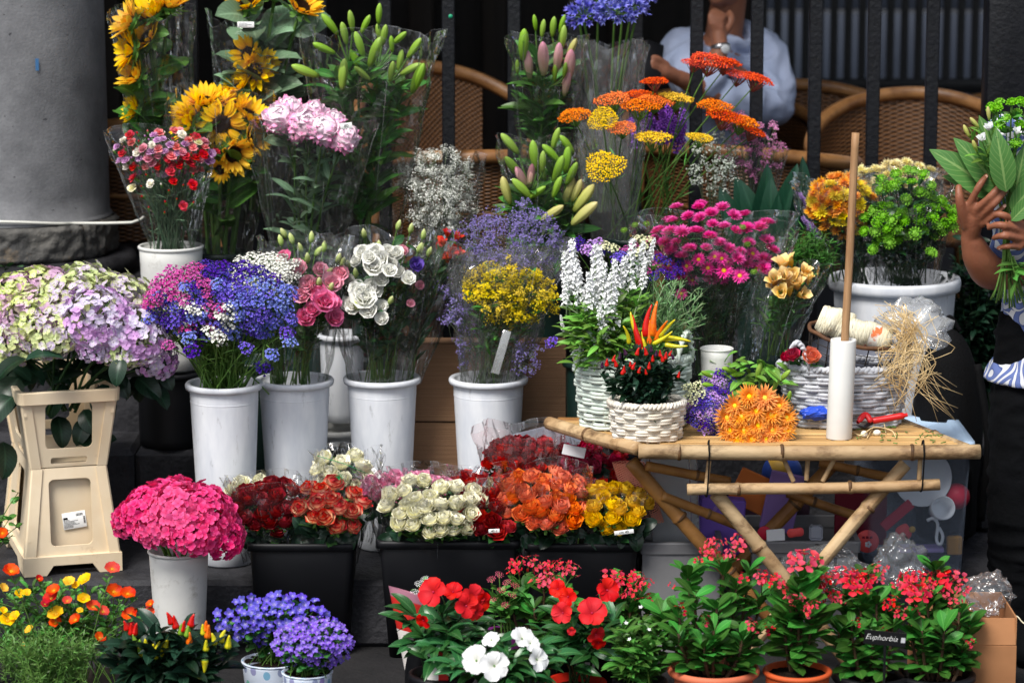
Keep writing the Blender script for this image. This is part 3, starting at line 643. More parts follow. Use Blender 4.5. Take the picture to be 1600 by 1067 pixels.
def rad_tang(pts, c):
    return [(np.array(p) - np.array(c)) / (np.linalg.norm(np.array(p) - np.array(c)) + 1e-9) for p in pts]
def PP(l): return [np.array(P(*q[:3])) for q in l]

# ------------------------------------------------------------------ buckets and pots
def bucket(label, px, pyr, Y, dpx, bpx, z0, mat=None, rim=.012, rimh=.016, group=None, name='flower_bucket', cat='bucket', soil=False, wall=.004):
    c = P(px, pyr, Y); m = M1(Y); r1 = dpx * m / 2; r0 = bpx * m / 2; h = c.z - z0
    b = thing(name, label, cat, (c.x, Y, z0), rng.uniform(0, 6), group); mt = mat or m_white; ri = r1 - rim
    obj('body', lathe([(.003, 0), (r0 - .006, 0), (r0, .005)] + [(r0 + (ri - r0) * t, .005 + (h - rimh - .005) * t) for t in np.linspace(.1, 1, 10)] + [(ri - wall, h - .004)] + [(ri - wall + (r0 - ri) * t, h * (1 - t) + .01) for t in np.linspace(.2, 1, 5)] + [(.003, .012)], 64), mt, b)
    if rim > .011 and mt is m_white: obj('mould_ring', lathe([(ri + (r0 - ri) * .1 - .0002, h * .9 - .003), (ri + (r0 - ri) * .1 + .0013, h * .9 - .001), (ri + (r0 - ri) * .1 + .0013, h * .9 + .001), (ri + (r0 - ri) * .1 - .0002, h * .9 + .003)], 64), mt, b)
    obj('rim', lathe([(ri - .001, h - rimh - .002), (r1 - .002, h - rimh), (r1, h - rimh * .6), (r1, h - rimh * .25), (r1 - .003, h), (ri - wall, h - .001), (ri - wall, h - rimh)], 64), mt, b)
    if soil: obj('soil', lathe([(.003, h - rimh * .6), (ri * .6, h - rimh * .7), (ri - wall * .5, h - rimh * 1.2)], 32), m_soil, b)
    return b
def sqbin(label, x0, x1, pyr, Y, z0, depth=.22, group=None, mat=None, taper=.86):
    """square black flower bin; (x0,x1) pixel columns of the front rim"""
    a, b = P(x0, pyr, Y), P(x1, pyr, Y); W = b.x - a.x; h = a.z - z0; mt = mat or m_black
    t = thing('flower_bin', label, 'bin', ((a.x + b.x) / 2, Y + depth / 2, z0), 0, group)
    def rr(s, z, k=1.0):
        x, y, c = W / 2 * s - .004, depth / 2 * s - .004, .02
        l = []
        for cx, cy, a0 in ((x - c, y - c, 0), (-x + c, y - c, 90), (-x + c, -y + c, 180), (x - c, -y + c, 270)):
            for q_ in (0, 30, 60, 90): l.append((cx + c * math.cos(R(a0 + q_)), cy + c * math.sin(R(a0 + q_)), z))
        return l + l[:1]
    obj('body', G([[(q_[0] * .01, q_[1] * .01, 0) for q_ in rr(taper, 0)], rr(taper, 0), rr(.985, h - .02), rr(.96, h - .004), rr(taper - .03, .01), [(q_[0] * .01, q_[1] * .01, .01) for q_ in rr(taper, 0)]]), mt, t)
    obj('rim', G([rr(.985, h - .022), rr(1.03, h - .02), rr(1.035, h - .006), rr(1.02, h), rr(.97, h), rr(.955, h - .02)]), mt, t)
    return t

GB = 'tall white buckets on the step'
bucket('tall white bucket holding the purple and blue statice', 350, 597, .20, 124, 84, .001, group=GB)
bucket('tall white bucket holding the pink lisianthus', 460, 591, .33, 126, 84, .001, group=GB)
bucket('tall white bucket holding the white lisianthus', 597, 588, .37, 124, 82, .001, group=GB)
bucket('tall white bucket holding the yellow goldenrod', 763, 589, .37, 126, 84, .001, group=GB)
bucket('black tub upturned under the slim white carnation bucket', 267, 577, .62, 118, 104, ZLEDGE + .001, mat=m_black)
bucket('slim white bucket of spray carnations raised on a black tub', 267, 383, .62, 104, 84, P(267, 577, .62).z + .002, mat=m_whitew, rimh=.01, rim=.004)
bucket('white bucket standing on the ledge between two taller buckets', 534, 520, .66, 84, 62, ZLEDGE + .061)
bucket('worn white bucket filled with magenta hydrangea', 279, 858, -.16, 100, 76, ZL + .001, mat=m_whitew, rim=.004, rimh=.008)
bucket('wide white tub of chrysanthemum bunches', 1398, 432, .62, 208, 160, ZLEDGE + .001, mat=m_white, rim=.014, rimh=.034)
bucket('dark green bucket squeezed between two white buckets', 402, 560, .5, 110, 80, .001, mat=m_dgreen)
bucket('dark green bucket half hidden by the bamboo table', 925, 562, .36, 96, 76, .001, mat=m_dgreen)
for px, py, lab in ((347, 392, 'dark bucket holding the open sunflowers'), (478, 420, 'dark bucket holding the pink peonies'), (585, 400, 'dark bucket holding the tall green lilies'), (850, 400, 'dark bucket holding the lower lilies'), (985, 370, 'dark bucket holding the orange yarrow'), (1190, 420, 'dark bucket behind the pink asters')):
    bucket(lab, px, py, .72, 92, 66, ZLEDGE + .001, mat=m_dgreen, group='dark buckets on the ledge')
bk = bucket('low white tub under the slim white bucket on the ledge', 528, 668, .64, 100, 92, ZLEDGE + .001, mat=m_whitew)
GR = 'black rose bins'
sqbin('black bin of dark red and red-edged roses', 385, 556, 850, -.1, ZL + .001, .24, GR)
sqbin('black bin of cream and pink roses', 588, 812, 846, -.12, ZL + .001, .27, GR)
sqbin('black bin of orange and yellow roses beside the table leg', 820, 1000, 850, -.10, ZL + .001, .24, GR)
# cardboard box behind the buckets
m_card = plain('corrugated_cardboard', (142, 110, 84), .9, .1, (136, 105, 80), 3, stretch=(.15, 1, 40), bump=.35, bscale=10)
m_hole = plain('dark_inside', (14, 12, 11), .9, .1)
a, b = P(640, 752, .47), P(884, 538, .47)
cb = thing('cardboard_box', 'brown corrugated cardboard box behind the white buckets', 'box', ((a.x + b.x) / 2, .5, .001))
W_, H_ = b.x - a.x, b.z - .001
def plate_holes(W, H, holes, n=(96, 72), th=.006):
    xs = np.linspace(-W / 2, W / 2, n[0] + 1); zs = np.linspace(0, H, n[1] + 1); vs, fs, us = [], [], []
    idx = {}
    for i in range(n[1]):
        for j in range(n[0]):
            x, z = (xs[j] + xs[j + 1]) / 2, (zs[i] + zs[i + 1]) / 2
            if any(((x - hx) / hw) ** 4 + ((z - hz) / hh) ** 4 < 1 for hx, hz, hw, hh in holes): continue
            for y, o_ in ((0, 0), (th, 1)):
                c = []
                for a_, b_ in ((j, i), (j + 1, i), (j + 1, i + 1), (j, i + 1)):
                    k = (a_, b_, o_)
                    if k not in idx: idx[k] = len(vs); vs.append((xs[a_], y, zs[b_])); us.append((a_ / n[0], b_ / n[1]))
                    c.append(idx[k])
                fs.append(c if o_ == 0 else c[::-1])
    return T(np.array(vs), np.array(fs), np.array(us, float), np.zeros(len(fs), np.int32))
h1 = (P(668, 742, .47).x - cb.location.x, P(668, 742, .47).z, .016, .012); h2 = (P(850, 715, .47).x - cb.location.x, P(850, 715, .47).z, .016, .012)
obj('front_panel', plate_holes(W_, H_, [h1, h2]).mv(0, -.03, 0), m_card, cb)
for s in (-1, 1): obj('side_panel', slab(s * (W_ / 2 - .003) - .003, s * (W_ / 2 - .003) + .003, -.02, .02, 0, H_ - .004), m_card, cb)
obj('top_flap', slab(-W_ / 2, W_ / 2, -.026, .05, H_, H_ + .005, .001), m_card, cb)
tz = P(700, 660, .47).z; obj('tape_seam', slab(-W_ / 2, W_ / 2, -.033, -.0305, tz, tz + .003, .0005), m_hole, cb)
# ------------------------------------------------------------------ bunches in the rear rows
def bunch(label, px, py, Y, group=None, cat='bouquet', name='flower_bunch'):
    p = P(px, py, Y); return thing(name, label, cat, tuple(p), 0, group), np.array(p)
# --- sunflowers
m_sunp = petal_mat('sunflower_petal', (252, 176, 4), (255, 202, 6), (255, 212, 16), trans=.3, vv=.14)
m_disc = petal_mat('sunflower_disc', (60, 34, 14), (44, 24, 14), (40, 22, 14), trans=0)
sunm = [mesh(sunflower_head(a_), [m_sunp, m_cal]) for a_ in (32, 44, 38)]; suno = mesh(sunflower_head(2), [m_sunp, m_cal]); sund = mesh(sunflower_disc(), [m_disc])
def sunbunch(label, base, heads, leafm, wr=None, nl=5, ll=.12):
    root, b = bunch(label, *base, group='bunches of sunflowers'); pts = PP(heads)
    tg = foliage(root, b, pts, 'broad', nl, ll, [m_stem, leafm], .006, .02, tr=(.35, .92), bow=.15)
    for i, (p, h) in enumerate(zip(pts, heads)):
        s = (h[4] if len(h) > 4 else .058) * 1.12; f = np.array(h[3])
        bl = inst('bloom', suno if f[1] < -.95 else sunm[i % 3], mdir(p - np.array(root.location), f + rng.normal(0, .08, 3), rng.uniform(0, 6), s), root); inst('disc', sund, np.eye(4), bl)
    if wr: wrap(root, *wr[0], **wr[1])
    return root
U = (0, -.4, .9); V = (-.5, -.5, .7)
sunbunch('sunflower bunch leaning beside the grey column', (262, 330, .84), [(204, 35, .72, (-.8, -.3, .5), .066), (236, 24, .76, (-.3, -.3, .9), .068), (262, 8, .78, (.1, -.3, .9), .066), (205, 78, .72, (-.9, -.35, .3), .06), (213, 120, .74, (-.6, -.5, .6), .055), (212, 172, .76, (-.8, -.4, .2), .048), (232, 60, .76, (-.6, -.4, .5), .06)], m_lf,
         ((P(262, 330, .82), P(236, 20, .78), .05, .11), dict(h=1, seed=1, edge=.08)), 5, .1)
sunbunch('sunflower bunch with one open brown-centred flower facing out', (345, 440, .74), [(346, 194, .62, (.0, -1, .15), .062), (303, 176, .64, (-.5, -.5, .75), .062), (318, 160, .66, (-.2, -.4, .9), .055), (338, 160, .68, (0, -.3, .9), .055), (366, 168, .68, (.2, -.3, .9), .055), (388, 182, .66, (.6, -.4, .7), .06), (392, 218, .64, (.8, -.5, .3), .052), (363, 240, .6, (.5, -.7, -.2), .06), (296, 195, .62, (-.8, -.5, .3), .055), (345, 265, .6, (-.2, -.5, -.2), .035)], m_lf,
         ((P(345, 430, .7), P(342, 150, .68), .07, .14), dict(seed=2, edge=.1)), 6, .1)
sunbunch('tall sunflower bunch with pale felted leaves and a white printed label', (405, 330, .88), [(385, 8, .8, (-.2, -.5, .8), .058), (470, 12, .8, (.4, -.5, .7), .062), (430, -8, .84, (0, -.3, .9), .058), (388, 85, .76, (-.4, -.7, .4), .052), (410, 100, .76, (.4, -.8, .4), .05), (372, 138, .72, (-.2, -.4, .8), .045), (398, 112, .74, (.1, -.8, .1), .055)], m_lfg,
         ((P(405, 330, .84), P(410, 30, .8), .06, .15), dict(seed=3, edge=.1)), 9, .13)
lb = obj('printed_label', slab(-.023, .023, -.0006, 0, -.008, .008, .0002), m_paper); lp = P(384, 39, .66); lb.location = lp; tag(lb, 'white printed paper label on the sunflower wrapping', 'label')
for k in range(3): obj('print', slab(-.019, .004 + .012 * (k % 2), -.0012, -.0008, -.004 + .004 * k, -.0028 + .004 * k, .0001), m_grey, lb)
# --- spray carnations
mc = [petal_mat('carnation_' + n_, *c, trans=.3, vv=.3) for n_, c in (('red', ((170, 14, 34), (206, 24, 50), (220, 40, 66))), ('pink', ((214, 90, 130), (238, 130, 160), (246, 176, 192))), ('white', ((226, 232, 190), (246, 240, 224), (250, 246, 238))), ('lilac', ((150, 70, 150), (190, 110, 190), (236, 200, 232))), ('coral', ((210, 60, 80), (236, 96, 110), (246, 160, 160))), ('cream', ((222, 226, 160), (244, 238, 190), (250, 244, 214))))]
cm = {k: [mesh(carnation_head(), [m, m_cal]) for _ in range(1)][0] for k, m in enumerate(mc)}; cbm = {k: mesh(carnation_bud(), [m, m_cal]) for k, m in enumerate(mc)}
root, b = bunch('spray carnation bunch in red, pink, lilac and cream', 268, 384, .62)
ps = ell(258, 240, 80, 36, 84, .56, .07, .74, 4) + ell(265, 290, 60, 45, 26, .54, .05, .8, 5); pts = PP(ps)
g_lw = LEAF['needle']
tg = foliage(root, b - [0, 0, .03], pts, 'needle', 5, .045, [m_lfg, m_lfg], .0016, .02, lw=.8)
for i, (p, t) in enumerate(zip(pts, tg)):
    low = i >= 84; k = int(rng.choice([0, 1, 3, 4, 2, 5], p=[.3, .22, .16, .16, .1, .06])) if not low else int(rng.choice([0, 0, 0, 5, 2]))
    bud = rng.random() < (.3 if not low else .6)
    inst('bloom', (cbm if bud else cm)[k], mdir(p - b, np.array(t) + [0, -.25, .1] + rng.normal(0, .15, 3), 0, (.0125 if bud else .0155) * rng.uniform(.85, 1.2)), root)
wrap(root, P(268, 386, .6), P(256, 205, .58), .055, .148, ry=.7, seed=5, edge=.1)
# --- peonies
m_peo = petal_mat('peony_pink', (240, 140, 190), (252, 204, 230), (255, 236, 246), vv=.1, trans=.1)
peom = [mesh(peony_head(), [m_peo, m_cal]) for _ in range(3)]
root, b = bunch('bunch of big pale pink peonies in clear film', 480, 430, .66)
hp = [(437, 186, .56, .054), (478, 195, .52, .052), (462, 200, .58, .05), (506, 203, .5, .054), (538, 216, .5, .05), (520, 192, .56, .046), (452, 172, .6, .046), (490, 178, .6, .046)]
pts = PP(hp); tg = foliage(root, b, [p - np.array([0, 0, .01]) for p in pts], 'lance', 16, .085, [m_stem, m_lfg], .0035, .02, lw=1.3, tr=(.1, .9))
for i, (p, h) in enumerate(zip(pts, hp)): inst('bloom', peom[i % 3], mdir(p - b, tg[i] * .4 + np.array([rng.normal(0, .15), -.55, .45]), rng.uniform(0, 6), h[3] * 1.22), root)
wrap(root, P(478, 430, .64), P(488, 190, .56), .075, .155, ry=.6, seed=6, edge=.06, crk=.016)
tg80 = obj('size_tag', slab(-.016, .016, -.0006, 0, -.008, .008, .0002), m_paper, root, label='white tag printed with the number 80'); tg80.matrix_local = Matrix.Translation(Vector(P(541, 197, .40)) - Vector(b)) @ Matrix.Rotation(R(-8), 4, 'Y')
tx = text('number', '80', .012, Matrix.Translation((0, -.0009, 0)) @ Matrix.Rotation(R(90), 4, 'X') , m_ink, tg80)
# --- green lilies
m_lg = petal_mat('green_lily_bud', (120, 150, 40), (140, 180, 62), (160, 196, 84), trans=.2, rough=.4, vv=.25, isl=.3); m_lpk = petal_mat('pink_lily_bud', (150, 160, 84), (214, 168, 160), (214, 140, 170), trans=.2, rough=.4, vv=.25, isl=.3); m_ly = petal_mat('cream_lily_bud', (150, 164, 70), (196, 196, 110), (206, 196, 130), trans=.2, rough=.4, vv=.25, isl=.3)
bud_g, bud_p, bud_y = (mesh(lily_bud(), [m]) for m in (m_lg, m_lpk, m_ly))
def lilies(label, base, buds, stems, wr, nl=14, ll=.1, lm=None, seed=0):
    """buds: px, py, Y, angle from vertical (deg, + leans to the right), length px, kind"""
    root, b = bunch(label, *base, group='bunches of lilies in bud'); tips = PP(stems)
    sub = []; loc = np.array(root.location)
    for (px, py, Y, a, L, k) in buds:
        p = np.array(P(px, py, Y)); d = np.array([math.sin(R(a)), -.25, math.cos(R(a))]); d /= np.linalg.norm(d); L = L * M1(Y)
        q0 = p - d * L * .5; n_ = min(tips, key=lambda t: np.linalg.norm(t - q0) + 2 * max(0, t[2] - q0[2] + .02)); sub.append(tube(bez(n_ - loc, (n_ + q0) / 2 - loc - np.array([0, 0, .01]), q0 - loc, 5), .0026, 5, 0, False))
        inst('bud', {'g': bud_g, 'p': bud_p, 'y': bud_y}[k], mdir(q0 - loc, d, rng.uniform(0, 6), L), root)
    foliage(root, b, tips, 'lance', int(nl * 1.5), ll, [m_stem, lm or m_lf], .0045, .015, lw=1.25, tr=(.2, 1.0), sub=J(sub), bow=.12)
    for a_, k_ in wr: wrap(root, *a_, **k_)
    return root
lilies('tall bunch of closed green lilies in clear film', (570, 420, .74), [(516, 38, .66, -35, 42, 'g'), (549, 33, .66, -5, 36, 'g'), (571, 38, .66, 25, 34, 'g'), (592, 22, .68, 3, 34, 'g'), (538, 52, .64, -10, 38, 'g'), (562, 70, .64, -15, 44, 'g'), (585, 82, .6, 20, 52, 'g'), (600, 55, .66, 12, 36, 'g'), (612, 69, .66, -5, 28, 'g'), (624, 60, .66, 50, 32, 'g'), (648, 76, .66, 38, 40, 'g'), (506, 76, .64, -65, 40, 'g'), (477, 112, .62, -70, 48, 'g'), (536, 117, .58, 5, 52, 'g'), (566, 115, .6, -50, 34, 'g'), (612, 112, .62, 10, 36, 'g'), (642, 108, .64, 60, 40, 'g'), (653, 122, .6, 22, 54, 'g'), (592, 52, .7, -5, 30, 'g'), (625, 95, .68, 10, 36, 'g'), (556, 95, .68, -30, 40, 'g')],
       [(545, 100, .68), (590, 105, .66), (612, 125, .68), (560, 130, .66), (525, 120, .68), (630, 140, .68), (590, 70, .72)], [((P(565, 430, .7), P(585, 60, .66), .07, .175), dict(seed=7, edge=.09, ry=.6, crk=.02, waist=.12))], 26, .1)
lilies('upper bunch of lilies with pink tinged buds', (850, 330, .84), [(818, 70, .74, 2, 54, 'g'), (849, 92, .72, -2, 58, 'p'), (872, 90, .74, 8, 50, 'p'), (890, 105, .74, 10, 60, 'p'), (836, 36, .78, -5, 26, 'g'), (848, 45, .78, 5, 30, 'g'), (864, 42, .78, 3, 34, 'g'), (878, 38, .78, 12, 32, 'g'), (880, 58, .76, 8, 38, 'g'), (893, 76, .76, 20, 36, 'y'), (826, 100, .76, -5, 50, 'p'), (885, 130, .74, 8, 44, 'p'), (808, 105, .76, -3, 24, 'g'), (867, 115, .74, 5, 28, 'g'), (883, 110, .72, 12, 26, 'g')],
       [(828, 130, .78), (850, 140, .76), (872, 150, .78), (840, 90, .8), (870, 85, .8)], [((P(852, 330, .82), P(856, 60, .76), .05, .1), dict(seed=8, edge=.06))], 22, .095)
lilies('lower bunch of green and cream lily buds in front of the railing', (855, 440, .66), [(797, 225, .56, -40, 44, 'g'), (835, 244, .54, -10, 52, 'g'), (868, 216, .56, 15, 38, 'g'), (886, 225, .56, -35, 38, 'g'), (862, 240, .54, -40, 42, 'g'), (848, 253, .52, 0, 36, 'g'), (803, 262, .54, -40, 48, 'g'), (815, 280, .52, -30, 46, 'p'), (873, 265, .52, 22, 48, 'g'), (886, 250, .56, 5, 46, 'g'), (894, 272, .52, 28, 42, 'g'), (870, 292, .5, 20, 40, 'g'), (790, 298, .52, -18, 48, 'y'), (816, 295, .5, -45, 46, 'g'), (839, 300, .5, 50, 34, 'g'), (902, 298, .52, 25, 40, 'y'), (912, 310, .52, 35, 56, 'y'), (863, 333, .46, 55, 46, 'y'), (913, 333, .46, 45, 58, 'y'), (830, 275, .5, 10, 40, 'p'), (888, 300, .54, 20, 50, 'y'), (845, 265, .56, -20, 40, 'g')],
       [(830, 300, .56), (850, 310, .54), (875, 320, .56), (895, 330, .56), (815, 320, .56), (865, 270, .6)], [((P(855, 440, .62), P(855, 220, .55), .07, .13), dict(seed=9, edge=.07, ry=.65))], 20, .1)
# --- gypsophila
m_gyp = petal_mat('gypsophila_white', (248, 249, 242), trans=.1, vv=.1); m_twig = plain('pale_twig', (120, 134, 104), .7, .2)
gy = [spray(4, .42, .55, 4, .0145, 'star', .005) for _ in range(3)]
def sprays(root, b, pts, temps, mats, s, name='spray', jit=.25, tilt=(0, -.15, 0), share=True):
    ms = [mesh(t, mats) for t in temps]
    for i, p in enumerate(pts):
        d = np.array(p) - b; d = d / np.linalg.norm(d) + np.array(tilt) + rng.normal(0, jit, 3); inst(name, ms[i % len(ms)], mdir(np.array(p) - b - d / np.linalg.norm(d) * s * .7, d, rng.uniform(0, 6), s * rng.uniform(.8, 1.2)), root)
root, b = bunch("bunch of white baby's breath in front of the wicker chair", 685, 430, .72)
ps = ell(688, 296, 50, 66, 40, .68, .07, .8, 11) + [(632, 272, .7), (640, 285, .7), (628, 290, .72)]; pts = PP(ps); foliage(root, b, pts, None, 0, 0, [m_twig, m_lf], .0012, .01); sprays(root, b, pts, gy, [m_gyp, m_twig], .07)
wrap(root, P(690, 440, .7), P(688, 250, .68), .05, .11, seed=12, edge=.1, ry=.7)
# --- agapanthus
m_aga = petal_mat('agapanthus_blue', (90, 96, 190), (112, 116, 214), (150, 150, 234), trans=.3); agm = [mesh(agapanthus_head(), [m_aga, m_stem]) for _ in range(2)]
root, b = bunch('bunch of blue agapanthus on long bare stems', 945, 330, .86)
ha = [(912, 28, .78), (960, 22, .76), (985, 18, .78), (935, 10, .82), (1000, -5, .82)]; pts = PP(ha); o_ = [p - np.array([0, 0, .01]) for p in pts]
foliage(root, b, o_ + PP([(905, 30, .76), (972, 30, .74)]), None, 0, 0, [m_stem, m_lf], .0042, .02, bow=.1)
for i, p in enumerate(pts): inst('bloom', agm[i % 2], mdir(p - b, (rng.normal(0, .15), -.1, 1), i, .062), root)
wrap(root, P(945, 330, .82), P(950, 68, .8), .06, .1, seed=13, edge=.05, ry=.6, mat=m_film2)
# --- yarrow
my = [petal_mat('yarrow_' + n_, *c, trans=.1, vv=.45, rough=.8) for n_, c in (('orange', ((214, 92, 10), (236, 112, 14), (246, 134, 24))), ('red', ((200, 50, 12), (226, 66, 20), (236, 86, 30))), ('yellow', ((216, 170, 10), (236, 190, 20), (244, 206, 50))))]
m_rs = plain('russet_stem', (120, 60, 50), .6, .3)
ym = {c: [mesh(yarrow_head(), [my[k], m_rs if c == 'r' else m_stem]) for _ in range(2)] for k, c in enumerate('ory')}
root, b = bunch('yarrow bunch of flat orange, red and yellow heads', 985, 395, .74)
hy = [(897, 181, .6, 'o', 26), (958, 156, .6, 'o', 29), (942, 186, .54, 'y', 24), (972, 201, .54, 'o', 24), (1000, 166, .58, 'o', 32), (1024, 158, .62, 'o', 28), (1023, 128, .64, 'r', 23), (1000, 150, .68, 'r', 28), (1058, 154, .66, 'y', 28), (1116, 166, .64, 'o', 28), (1132, 182, .62, 'r', 32), (1158, 190, .64, 'o', 30), (1110, 96, .68, 'r', 34), (1134, 98, .7, 'r', 28), (1154, 118, .7, 'r', 25), (1182, 124, .7, 'r', 28), (1020, 216, .54, 'y', 30), (1094, 216, .58, 'y', 22), (945, 261, .48, 'y', 32), (1176, 205, .64, 'r', 24), (1085, 100, .7, 'r', 20)]
pts = PP(hy); tg = foliage(root, b, [p - np.array([0, 0, .012]) for p in pts], 'needle', 2, .05, [m_stem, m_lf], .0022, .03, bow=.1)
for i, (p, h) in enumerate(zip(pts, hy)):
    s = h[4] * M1(h[2]); f = np.array([(h[0] - 1020) / 500, -.16 - (.75 if h[3] == 'y' and h[0] < 960 else 0) - (.15 if h[3] == 'o' and h[0] < 990 else 0), 1.0]); inst('bloom', ym[h[3]][i % 2], mdir(p - b, f + rng.normal(0, .06, 3), rng.uniform(0, 6), s), root)
wrap(root, P(960, 400, .7), P(955, 190, .66), .05, .085, seed=14, edge=.05, ry=.5, mat=m_film2)
# --- purple liatris-like, pink sea lavender, white sprays at the right of the yarrow
m_pur = petal_mat('deep_purple', (110, 56, 170), (140, 84, 196), (166, 116, 214), vv=.35); m_pk = petal_mat('sea_lavender_pink', (190, 110, 160), (212, 136, 184), (226, 160, 200), vv=.4)
root, b = bunch('bunch of purple spikes behind the yarrow', 1040, 380, .8); pts = PP([(1002, 195, .74), (1018, 190, .72), (1035, 185, .74), (1050, 200, .72), (1062, 210, .74), (1045, 180, .76), (1028, 200, .7), (990, 205, .76), (1065, 190, .76)])
sp_ = [mesh(spike_head(70, .16, .14), [m_pur, m_stem]) for _ in range(2)]; tg = foliage(root, b, pts, 'needle', 4, .04, [m_stem, m_lf], .002, .01)
for i, p in enumerate(pts): inst('flower_spike', sp_[i % 2], mdir(p - b - tg[i] * .05, tg[i] + rng.normal(0, .1, 3), i, .085), root)
root, b = bunch('pink sea lavender bunch by the wicker chairs', 1165, 400, .8); pts = PP(ell(1180, 225, 45, 48, 22, .72, .05, .8, 15)); foliage(root, b, pts, None, 0, 0, [m_twig, m_lf], .0012, .01)
sprays(root, b, pts, [spray(3, .4, .45, 4, .03, 'cross', .008) for _ in range(2)], [m_pk, m_twig], .075)
wrap(root, P(1160, 400, .78), P(1180, 235, .74), .04, .08, seed=16, ry=.6)
m_wgr = petal_mat('greyish_white', (190, 206, 190), (214, 220, 210), vv=.2)
root, b = bunch('grey white filler bunch between the yarrow stems and sea lavender', 1110, 400, .76); pts = PP(ell(1120, 262, 34, 46, 16, .7, .04, .8, 17)); foliage(root, b, pts, None, 0, 0, [m_twig, m_lf], .0012, .01); sprays(root, b, pts, [spray(3, .4, .5, 4, .028, 'star', .008) for _ in range(2)], [m_wgr, m_twig], .07)
# --- broad dark leaves and a feathery green bunch
root, b = bunch('bunch of broad dark aspidistra leaves', 1205, 420, .7); tg_ = []
bl = leaf(1, .3, .8, .75, (10, 0, -25), .2, 12, 6)
lm_ = [mesh(bl, [leaf_mat('aspidistra_leaf', (24, 62, 44), (36, 78, 56), rough=.3)])]
for (px, py, a, L, ya) in [(1165, 345, -12, 125, -.3), (1190, 330, 8, 130, -.25), (1225, 335, 14, 140, -.2), (1245, 320, 10, 130, -.1), (1205, 345, -2, 120, -.4), (1150, 350, -25, 110, -.2), (1180, 345, -20, 120, -.35)]:
    Y = .66; d = np.array([math.sin(R(a)), ya * .4, math.cos(R(a))]); p = np.array(P(px, py, Y)) - d * L * M1(Y) * .5 * 1.1
    inst('leaf', lm_[0], mleaf(p - b, d, (rng.normal(0, .3), -1, .3), L * M1(Y) * 1.15, 1.0, 0), root)
foliage(root, b, [np.array(P(1200, 400, .66))], None, 0, 0, [m_stem, m_lf], .004)
root, b = bunch('feathery green foliage bunch beside the white tub', 1262, 470, .5); pts = PP(ell(1262, 395, 44, 40, 60, .42, .05, .7, 18)); foliage(root, b, pts, 'needle', 60, .03, [m_stemd, m_lf], .0012, .01, lw=1.2, tr=(.3, 1), jit=.5)
# ------------------------------------------------------------------ bunches in the white buckets
# statice in bucket A
def statice_mats(n_, *c): return petal_mat('statice_' + n_, *c, trans=.2, vv=.4, hv=.03)
ms_ = {'v': statice_mats('violet', (88, 66, 190), (112, 92, 214), (140, 122, 226)), 'b': statice_mats('blue', (94, 104, 206), (122, 136, 230), (158, 170, 240)), 'd': statice_mats('indigo', (50, 26, 130), (70, 36, 160), (84, 50, 176)), 'm': statice_mats('magenta', (170, 50, 140), (196, 70, 160), (220, 110, 180)), 'w': statice_mats('white', (236, 236, 220), (248, 248, 240)), 'y': statice_mats('cream', (226, 232, 176), (240, 240, 200)), 'p': statice_mats('lilac', (170, 120, 210), (196, 150, 226), (220, 186, 240))}
st_t = [statice_head() for _ in range(2)]; stm = {k: [mesh(t, [m, m_stem]) for t in st_t] for k, m in ms_.items()}
def statice(root, b, lst, s=.021, flat=.35):
    pts = PP(lst); tg = rad_tang(pts, b)
    for (p, t, l) in zip(pts, tg, lst):
        inst('bloom', stm[l[3]][int(rng.integers(0, 2))], mdir(p - b, t * .5 + np.array([0, -.4, .6]) + rng.normal(0, .2, 3), rng.uniform(0, 6), s * rng.uniform(.85, 1.2)), root)
    return pts
root, b = bunch('loose statice bunch in violet, blue, magenta and white', 350, 615, .2)
def col_pick(px, py):
    r = rng.random()
    if px < 330 and py < 470 + rng.normal(0, 12): return 'm' if px < 318 + rng.normal(0, 14) else 'd'
    if py < 440: return 'd'
    if px < 345: return 'd' if r < .3 else ('b' if r < .65 else ('v' if r < .85 else 'm'))
    if 330 < px < 372 and py > 478 and r < .4: return 'w'
    return 'v' if r < .55 else 'b'
L_ = [(x, y, Y, col_pick(x, y)) for x, y, Y in ell(345, 474, 116, 58, 112, .14, .1, .8, 21) + [(232, 500, .08), (452, 535, .08), (262, 540, .06), (425, 555, .06), (300, 548, .04), (385, 545, .04), (268, 425, .2), (318, 418, .2)]] + [(300, 482, .04, 'w'), (312, 486, .04, 'w'), (290, 476, .05, 'w'), (345, 492, .03, 'w'), (355, 480, .03, 'w'), (328, 520, .03, 'w'), (340, 528, .03, 'w'), (345, 483, .03, 'm'), (245, 462, .06, 'm'), (235, 475, .07, 'm'), (448, 520, .08, 'v'), (410, 575, .12, 'd'), (455, 500, .08, 'v'), (296, 528, .05, 'b')]
pts = statice(root, b, L_); foliage(root, b, pts, 'grass', 2, .05, [m_stem, m_stem], .0018, .03, tr=(.2, .8), bow=.05)
# white statice in bucket B
root, b = bunch('white statice bunch beside the pink lisianthus', 435, 600, .33)
L_ = [(x, y, Y, 'w') for x, y, Y in ell(417, 432, 56, 34, 48, .28, .06, .8, 22)]; pts = statice(root, b, L_, .017); foliage(root, b, pts, 'grass', 2, .04, [m_stem, m_stem], .0016, .01)
